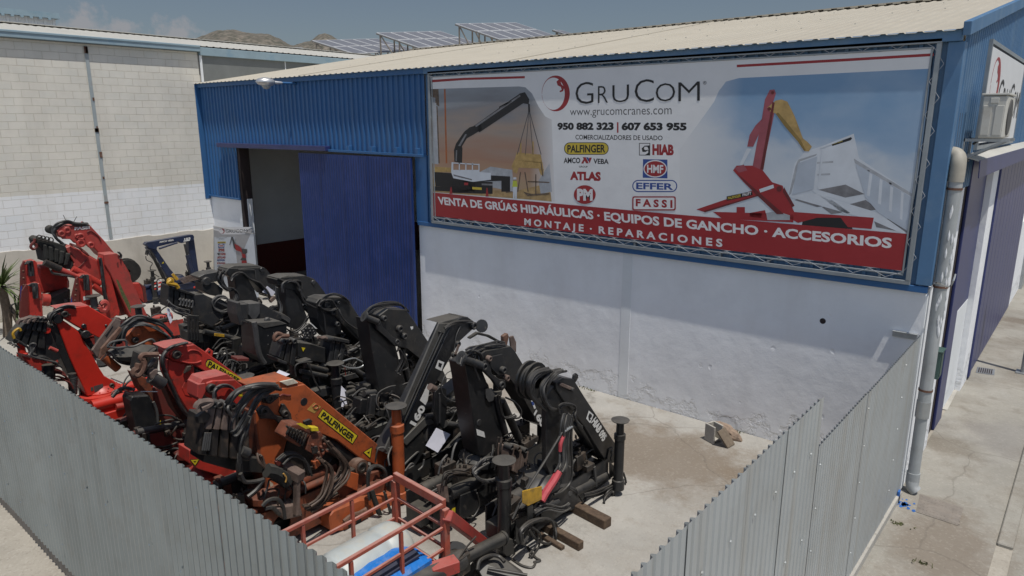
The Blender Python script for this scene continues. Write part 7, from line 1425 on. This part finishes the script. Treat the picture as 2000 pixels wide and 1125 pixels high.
for q, r_ in (((518, 188), .07), ((572, 152), .07), ((710, 218), .08), ((712, 282), .09), ((812, 300), .07), ((672, 212), .05)): c.disc('pin', q, r_, 'red_fade_sunlit', .06, .08, rim=.02)
c.tube('boom_rib', [(770, 175), (790, 160), (820, 168), (880, 215), (905, 262)], .014, 'red_dark', .01)
c.fan([(780, 95), (660, 92), (570, 68), (480, 100), (430, 160), (460, 230), (540, 300)], 5, (5, 6), .022, 'rubber', .0, seed=161, jit=4); c.tube('antenna', [(558, 60), (530, 0)], .006, 'rubber', -.1, sub=1); c.tube('antenna', [(630, 75), (665, 15)], .006, 'rubber', -.1, sub=1); c.disc('reel', (425, 150), .09, 'cloth_black', -.05, .2)
c.plate('outer_boom', [(545, 330), (600, 308), (890, 468), (905, 600), (900, 680), (800, 640), (690, 590), (610, 530), (640, 480)], 'red_fade_sunlit', .36, .2, .012); c.plate('boom_top', [(560, 330), (600, 300), (740, 370), (895, 462), (880, 470), (720, 390)], 'red_fade_sunlit', .34, .18); c.tube('boom_rib', [(680, 525), (720, 490), (765, 445)], .012, 'red_dark', .21); c.plate('boom_slot', [(590, 370), (600, 365), (660, 420), (650, 430)], 'red_dark', .01, .215); c.fan([(600, 290), (680, 320), (740, 370), (780, 400)], 3, (6, 6), .02, 'red_dark', .25, seed=162)
c.plate('cover', [(245, 245), (285, 215), (400, 255), (540, 300), (565, 330), (560, 400), (640, 490), (620, 540), (560, 540), (470, 500), (420, 440), (340, 470), (310, 330), (262, 300)], 'cloth_black', .42, .24, .02); 
for k in range(5): c.plate('cover_fold', [(330 + 60 * k, 290 + 22 * k), (370 + 60 * k, 300 + 22 * k), (400 + 45 * k, 440 + 15 * k), (350 + 45 * k, 450 + 15 * k)], 'cloth_black', .1, .3 + .02 * (k % 2), .02)
for k in range(4): p = c.p(290 + 38 * k, 225 + 8 * k, .3); b = MB(); b.tube([p + Vector((0, .05 * math.cos(a * .785), .05 * math.sin(a * .785))) for a in range(9)], .012, 6, 1); b.build('cover_ring', M['greasy'], c.root)
c.tube('hook', [(245, 235), (240, 265), (215, 290), (205, 320), (230, 340), (258, 325), (262, 300), (245, 285)], .028, 'red_dark', .25)
c.rod('boom_cylinder', (340, 470), (500, 540), .07, 'greasy', .3); c.rod('boom_cylinder', (500, 545), (660, 610), .06, 'red_fade_sunlit', .3); c.rod('boom_cylinder', (620, 535), (900, 690), .075, 'red', .28); c.rod('boom_cylinder', (820, 700), (940, 780), .07, 'red', .3); c.fan([(400, 540), (430, 580), (540, 600), (660, 620)], 3, (4, 6), .02, 'rubber', .35, seed=163)
c.plate('tank', [(270, 505), (420, 500), (480, 520), (600, 640), (600, 750), (310, 795), (270, 700)], 'red', .7, -.2, .06); c.rod('drum', (310, 845), (385, 850), .13, 'red', .1); c.plate('engine_cover', [(400, 830), (560, 760), (600, 740), (600, 880), (560, 900), (410, 920)], 'black', .4, .1); c.plate('grey_box', [(540, 840), (570, 840), (575, 880), (545, 885)], 'rubber_grey', .1, .15)
c.plate('a_frame', [(930, 392), (1060, 380), (1105, 412), (1385, 1035), (1250, 1045), (1190, 1000), (1090, 780), (1000, 590), (945, 500)], 'red_fade_sunlit', .34, .5, .015); c.plate('a_frame_side', [(925, 400), (945, 500), (1000, 590), (1095, 960), (1085, 1010), (1010, 990), (960, 720), (910, 470)], 'red', .26, .46, .01); c.plate('a_frame_web', [(1000, 600), (1180, 990), (1090, 1010), (1000, 700)], 'red_dark', .1, .3); c.plate('moss_stain', [(1055, 640), (1080, 650), (1150, 800), (1200, 900), (1210, 990), (1180, 940), (1110, 800)], 'weed', .004, .502, 0); c.decal([(1065, 475), (1080, 470), (1085, 525), (1070, 520)], 'red_dark', .503)
c.fan([(900, 430), (910, 500), (925, 620), (940, 760), (970, 900)], 4, (5, 0), .022, 'rubber', .55, seed=164, jit=5); c.fan([(1080, 370), (1105, 400), (1095, 440)], 3, (4, 3), .015, 'rubber', .5, seed=165)
p = c.p(1212, 560, .0); b = MB(); b.lathe(p - Vector((.3, 0, 0)), [(0, 0), (.27, 0), (.27, .05), (.2, .06), (.2, .24), (.27, .25), (.27, .3), (.05, .3), (.05, .27), (0, .27)], 22, Vector((1, -.25, 0)).normalized()); b.build('winch', M['cloth_black'], c.root)
c.plate('side_box', [(1200, 680), (1290, 675), (1345, 720), (1370, 860), (1330, 880), (1280, 830), (1230, 760)], 'red', .35, .1, .02); c.plate('side_box_edge', [(1290, 675), (1350, 720), (1372, 865), (1340, 880), (1320, 740)], 'red_dark', .36, .11)
def tower(pts_side, pts_face, dx, m1='red_dark', m2='red'):
    c.plate('outrigger_tower', pts_side, m1, .06, dx); c.plate('outrigger_face', pts_face, m2, .24, dx + .06)
tower([(105, 520), (135, 458), (158, 468), (172, 700), (150, 1030), (95, 1030)], [(158, 470), (245, 450), (268, 480), (290, 690), (170, 700)], .2); tower([(118, 760), (160, 690), (190, 705), (190, 1030), (95, 1030)], [(190, 710), (290, 680), (310, 740), (330, 1030), (200, 1030)], .55); tower([(605, 860), (655, 640), (685, 605), (700, 700), (690, 905), (610, 905)], [(685, 610), (740, 595), (810, 600), (820, 720), (830, 905), (720, 905), (700, 700)], .6)
for (x0, y0, x1, y1, dx) in ((165, 480, 240, 470, .3), (195, 700, 290, 690, .65), (705, 620, 800, 610, .7)):
    c.fan([(x0 + 5, y0 + 10), ((x0 + x1) / 2, y0 - 15), ((x0 + x1) / 2 + 5, y0 + 60), ((x0 + x1) / 2 + 10, y0 + 130)], 4, (12, 0), .02, 'rubber', dx, seed=int(x0), jit=3)
for k in range(5): c.disc('bolt', (132 + 2 * k, 560 + 70 * k), .02, 'rust', .21, .02)
for k in range(4): c.disc('bolt', (665 - 6 * k, 690 + 55 * k), .02, 'rust', .61, .02)
c.decal([(728, 815), (820, 798), (822, 838), (732, 852)], 'white_decal', .67); c.decal([(600, 890), (615, 810), (620, 900)], 'print_blue', .604); c.decal([(103, 720), (118, 700), (112, 860), (100, 860)], 'print_blue', .203)
c.leg((c.x + .75, fac(*V7(845, 930), c.x + .75).y), 'rubber_grey', 1.55, .09); c.tube('collar_ring', [(900, 890), (940, 870), (970, 900), (950, 950), (905, 950), (888, 915)], .06, 'red_fade_sunlit', .8); c.leg((-13.2, fac(*V7(1285, 980), -13.2).y), 'greyblack', 1.45, .085); c.plate('base_block', [(880, 930), (1000, 900), (1060, 1010), (950, 1060)], 'red', .4, .5)

# ---- small navy crane against the block wall
c = Crane('small dark blue crane folded into a square arch, against the block wall', V8, -19.2, -1.7)
c.base(-2.75, -.75, 'navy', seed=17, legs=(0, 0), clutter=6, w=.4, z1=.42, z0=.1)
c.plate('outer_boom', [(65, 295), (85, 272), (120, 268), (500, 200), (545, 196), (560, 215), (556, 250), (430, 282), (400, 265), (190, 318), (185, 350), (110, 330)], 'navy', .16, .1); c.plate('column', [(500, 235), (555, 215), (605, 575), (600, 620), (545, 640), (505, 500), (520, 470)], 'navy', .2, 0); c.plate('main_boom', [(90, 325), (180, 330), (195, 360), (320, 540), (440, 680), (400, 705), (345, 690), (230, 520), (130, 400)], 'navy', .2, .05)
c.plate('yellow_band', [(328, 595), (352, 578), (415, 645), (385, 665)], 'yellow_paint', .21, .056); c.triangle_sign((250, 460), (262, 482), (232, 488), .056); c.rod('lift_cylinder', (490, 400), (545, 600), .06, 'navy', .12); c.rod('ram', (462, 290), (490, 410), .03, 'greyblack', .12); c.rod('lift_cylinder', (130, 380), (250, 630), .035, 'black', .12); c.rod('ram', (170, 430), (225, 520), .022, 'steel', .14); c.rod('boom_cylinder', (210, 335), (390, 275), .03, 'navy', .12)
c.text('AMCO VEBA', [(210, 262), (355, 240), (355, 256), (210, 280)], 'white_decal', .106, .035); c.text('103', [(458, 232), (520, 220), (522, 244), (462, 254)], 'white_decal', .106, .05); c.decal([(452, 256), (515, 246), (515, 256), (454, 266)], 'white_decal', .105)
c.fan([(80, 400), (100, 350), (150, 400), (200, 500), (250, 600), (280, 660)], 4, (8, 3), .014, 'rubber', .15, seed=171, jit=4); c.hoses([[(75, 410), (85, 450), (140, 480), (120, 530), (150, 580), (210, 620)]], .012, dx=.15)
for k in range(6): c.tube('pipe', [(400 + 10 * k, 640 + 9 * k), (500 + 8 * k, 610 + 9 * k), (600 + 6 * k, 590 + 9 * k)], .012, 'rust_plate', .2, sub=1)
c.plate('base_face', [(190, 760), (400, 700), (640, 665), (650, 715), (420, 750), (200, 805)], 'navy', .3, .15); c.disc('roundel', (562, 722), .035, 'red_bright', .155, .01); c.leg((-19.05, fac(*V8(165, 780), -19.05).y), 'black', .95, .06); c.leg((-19.1, fac(*V8(712, 640), -19.1).y), 'greyblack', .95, .06)
for k in range(4): c.decal([(160, 650 + 28 * k), (180, 645 + 28 * k), (180, 658 + 28 * k), (160, 664 + 28 * k)], 'red_bright' if k % 2 else 'white_decal', .24)
c.plate('striped_board', [(195, 650), (235, 640), (235, 740), (200, 755)], 'white_decal', .01, .12); c.decal([(200, 672), (232, 662), (232, 680), (200, 690)], 'red_bright', .123); c.decal([(200, 710), (232, 700), (232, 718), (200, 728)], 'red_bright', .123)
c.fan([(620, 600), (650, 560), (690, 570), (720, 590)], 4, (6, 8), .014, 'rubber', .1, seed=172)

# ------------------------------------------------------------------ red work basket at the front and what lies in it
ZT = 1.15
mat('basket_red', (0.36, 0.080, 0.05), 0.65, var=0.2, vscale=7, dirt=(0.30, 0.16, 0.13), dirt_amt=0.6, dscale=9, dust=0.75, dustcol=(0.42, 0.30, 0.26))
BKT = thing('work_basket', 'open red railed steel basket holding a plastic drum and a blue bag, foreground', 'basket', (-4.0, -7.0, 0))
def W4(zx, zy, z): return G(*V4(zx, zy), z)
A_ = W4(845, 118, ZT); B_ = W4(1232, 335, ZT); dL = (W4(90, 500, ZT) - A_); dR = (W4(500, 760, ZT) - B_)
dL = dL.normalized() * 1.9; dR = dL
cor = [A_, B_, B_ + dR, A_ + dL]; dn = Vector((0, 0, -1))
z0 = 0.12; H = ZT - z0
b = MB(); b.beam(cor[0], cor[1], .055, .10); b.build('top_rail', M['basket_red'], BKT, bevel=.006)
for i, j in ((0, 3), (1, 2), (3, 2)):
    b = MB(); b.beam(cor[i] + (cor[j] - cor[i]) * .02, cor[j], .04, .045); b.build('top_rail', M['basket_red'], BKT, bevel=.006)
for k in range(4):
    b = MB(); q = cor[k]; b.bb(q + Vector((-.04, -.04, -.056)), q + Vector((.04, .04, -H))); b.build('corner_post', M['basket_red'], BKT, bevel=.006)
for i, j, n in ((0, 3, 2), (1, 2, 2), (0, 1, 0), (3, 2, 0)):
    for f in (.27, .52, .77):
        b = MB(); b.beam(cor[i] + dn * H * f, cor[j] + dn * H * f, .028, .028); b.build('rail', M['basket_red'], BKT)
    for k in range(n): q = cor[i].lerp(cor[j], (k + 1) / (n + 1)); b = MB(); b.beam(q + dn * .031, q + dn * H, .035, .035, (1, 0, 0)); b.build('upright', M['basket_red'], BKT)
for i, j in ((0, 1), (1, 2), (2, 3), (3, 0)):
    b = MB(); b.beam(cor[i] + dn * H, cor[j] + dn * H, .07, .07); b.build('bottom_rail', M['red_dark'], BKT)
b = MB(); f0_ = [q + dn * H for q in cor]; b.prism(f0_, (0, 0, -.03)); b.build('floor', M['red_dark'], BKT)
# drum of grey plastic lying in the basket
ax = dL.normalized(); c0_ = A_.lerp(B_, .34) + dn * (H - .36) + dL * .08; b = MB()
b.lathe(c0_, [(0, 0), (.20, .01), (.28, .05), (.32, .12), (.33, .3), (.31, .33), (.31, .37), (.33, .40), (.33, .9), (.31, .93), (.31, .97), (.33, 1.0), (.33, 1.5), (.28, 1.6), (0, 1.62)], 28, ax)
o = b.build('plastic_drum', M['tank_plastic']); setloc(o, c0_ + ax * .8); tag(o, 'pale grey plastic drum lying on its side in the red basket', 'drum')
e1 = (B_ - A_).normalized(); q = W4(1135, 770, .62); b = MB(); n1, n2 = 10, 8; vv = []
for i in range(n1 + 1):
    for j in range(n2 + 1):
        u = i / n1; w = j / n2; p = q + ax * (u * .95) - e1 * (w * .5) + Vector((0, 0, .10 * math.sin(math.pi * u) ** .5 * math.sin(math.pi * w) ** .5 + .02 * noise.noise(Vector((u * 6, w * 5, 1)))))
        vv.append(p)
b.add(vv, [(i * (n2 + 1) + j, i * (n2 + 1) + j + 1, (i + 1) * (n2 + 1) + j + 1, (i + 1) * (n2 + 1) + j) for i in range(n1) for j in range(n2)], True)
b.prism([q, q + ax * .95, q + ax * .95 - e1 * .5, q - e1 * .5], (0, 0, -.16)); BAG = b.build('bag', M['blue_bag']); setloc(BAG, q); tag(BAG, 'bright blue plastic bag lying at the right side of the red basket', 'bag')
b = MB(); pp = q + Vector((0.012, 0, -.02)); b.prism([q + ax * .12 + Vector((0, 0, .07)) - e1 * .06, q + ax * .9 + Vector((0, 0, .07)) - e1 * .06, q + ax * .9 + Vector((0, 0, .105)) - e1 * .2, q + ax * .12 + Vector((0, 0, .105)) - e1 * .2], (0, 0, .02)); o = b.build('dark_band', M['navy'], None)
o.data.transform(Matrix.Translation(-BAG.location)); o.parent = BAG
# loose parts by the basket
b = MB(); p0 = W4(1240, 400, .9); p1 = W4(1540, 635, .12); b.beam(B_ + dn * .12 + e1 * .05, G(1043 - 100, 1060, .08), .10, .12); o = b.build('steel_beam', M['red_fade_sunlit'], bevel=.008); setloc(o, G(940, 1060, 0)); tag(o, 'faded red steel beam sloping from the basket corner down to the ground', 'beam')
# black outrigger lying in the foreground with a wide plate
FG = thing('outrigger', 'black telescopic outrigger with a wide dark plate and hose, lying at the bottom edge', 'outrigger', (-3.2, -6.6, 0))
p0 = W4(1700, 600, .42); p1 = W4(1330, 790, .45); d_ = (p1 - p0)
b = MB(); b.cyl(p0, p0 + d_ * 1.6, .075, seg=16); b.cyl(p0, p0 - d_.normalized() * -.03, .085, seg=16); b.build('outer_tube', M['black'], FG)
b = MB(); b.cyl(p0 + d_ * .9, p0 + d_ * 2.4, .11, seg=16); b.build('sleeve', M['greyblack'], FG)
pl = [W4(1450, 770, .3), W4(1600, 690, .3), W4(1830, 850, .12), W4(1900, 930, .1), W4(1560, 960, .12)]; b = MB(); b.prism(pl, (0, 0, -.03)); b.build('wide_plate', M['greyblack'], FG, bevel=.004)
b = MB(); b.tube([W4(1490, 850, .32), W4(1510, 780, .38), W4(1590, 740, .36), W4(1660, 750, .32), W4(1700, 790, .3)], .022, 8, 5); b.build('hose', M['rubber'], FG)
b = MB(); b.cyl(W4(1570, 840, .26), W4(1880, 895, .2), .02); b.build('rod', M['rubber'], FG)
b = MB(); b.lathe(W4(1310, 760, .45), [(.1, 0), (.18, .0), (.18, .03), (.1, .03)], 20, Vector((.7, -.5, .5)).normalized()); b.build('reel', M['greyblack'], FG)
b = MB(); b.bb(W4(1330, 800, .42) - Vector((.12, .1, .12)), W4(1330, 800, .42) + Vector((.1, .12, .12))); b.build('clamp', M['greasy'], FG, bevel=.01)
b = MB(); b.beam(W4(1330, 800, .5), W4(1120, 870, .5), .16, .14); b.build('arm', M['red_fade_sunlit'], FG, bevel=.008); b = MB(); b.tube([W4(1310, 810, .5), W4(1400, 680, .6), W4(1480, 590, .7)], .012, 6, 1); b.build('lever', M['greasy'], FG)
b = MB(); b.prism([W4(1450, 790, .25), W4(1620, 960, .05), W4(1560, 1000, .05), W4(1380, 900, .1)], (0, 0, -.04)); b.build('lower_plate', M['black'], FG)
# hose dropped on the concrete
for k, pts in enumerate((((1030, 1068), (1045, 1088), (1055, 1095), (1042, 1098)), ((1000, 1092), (1020, 1105), (1040, 1108), (1047, 1096)))):
    b = MB(); b.tube([G(x, y, .02) for x, y in pts], .016, 7, 5); o = b.build('hose', M['rubber']); setloc(o, G(*pts[0], 0)); tag(o, ('short black hose end lying curled on the concrete near the post foot', 'black hose end lying nearest the camera on the pale concrete')[k], 'hose')
c_ = G(880, 912, 0.0); b = MB(); b.bb(c_ + Vector((-.07, -.05, .01)), c_ + Vector((.07, .06, .1))); o = b.build('wood_block', M['wood_grey'], bevel=.006); setloc(o, c_); tag(o, 'small pale wood block on the ground under the tall black column', 'wood block')

# ------------------------------------------------------------------ yucca at the left edge
YU = thing('yucca', 'spiky green yucca with a bare trunk at the left edge by the wall', 'plant', (-19.0, -6.4, 0))
yb_ = fac(12, 640, -18.6); yb_.z = 0; top_ = fac(2, 560, -18.6)
b = MB(); b.tube([(-18.6, yb_.y, 0), (-18.6, (yb_.y + top_.y) / 2 + .05, top_.z * .5), (-18.6, top_.y, top_.z)], .10, 10, 5); b.tube([(-18.5, yb_.y + .3, 0), (-18.5, yb_.y + .15, .7)], .05, 8, 2); b.build('trunk', M['trunk'], YU)
random.seed(12); b = MB()
for cen, n_, Ls in ((top_, 60, .95), (Vector((-18.5, yb_.y + .25, .55)), 18, .7)):
    for i in range(n_):
        a = random.uniform(0, 6.283); el = random.uniform(-.7, 1.3); d = Vector((math.cos(a) * math.cos(el), math.sin(a) * math.cos(el), math.sin(el))); s_ = d.cross(Vector((0, 0, 1)))
        s_ = (s_ if s_.length > .01 else Vector((1, 0, 0))).normalized(); ll = Ls * random.uniform(.6, 1.1); w = .028
        p0 = cen; p1 = cen + d * ll * .5 + Vector((0, 0, .02)); p2 = cen + d * ll - Vector((0, 0, .12 * ll)); 
        b.add([p0 - s_ * w * .6, p0 + s_ * w * .6, p1 + s_ * w, p2, p1 - s_ * w], [(0, 1, 2, 4), (4, 2, 3)])
b.build('leaves', M['leaf'], YU, recalc=False)
# blue drum edge at the far left, just over the fence
b = MB(); q = fac(3, 668, -10.5); b.lathe((q.x - .1, q.y - .12, .3), [(0, 0), (.22, 0), (.25, .05), (.25, .75), (.2, .85), (0, .86)], 18); o = b.build('barrel', M['print_blue']); setloc(o, (q.x - .1, q.y - .12, .3)); tag(o, 'blue barrel just showing above the fence at the left edge', 'barrel')
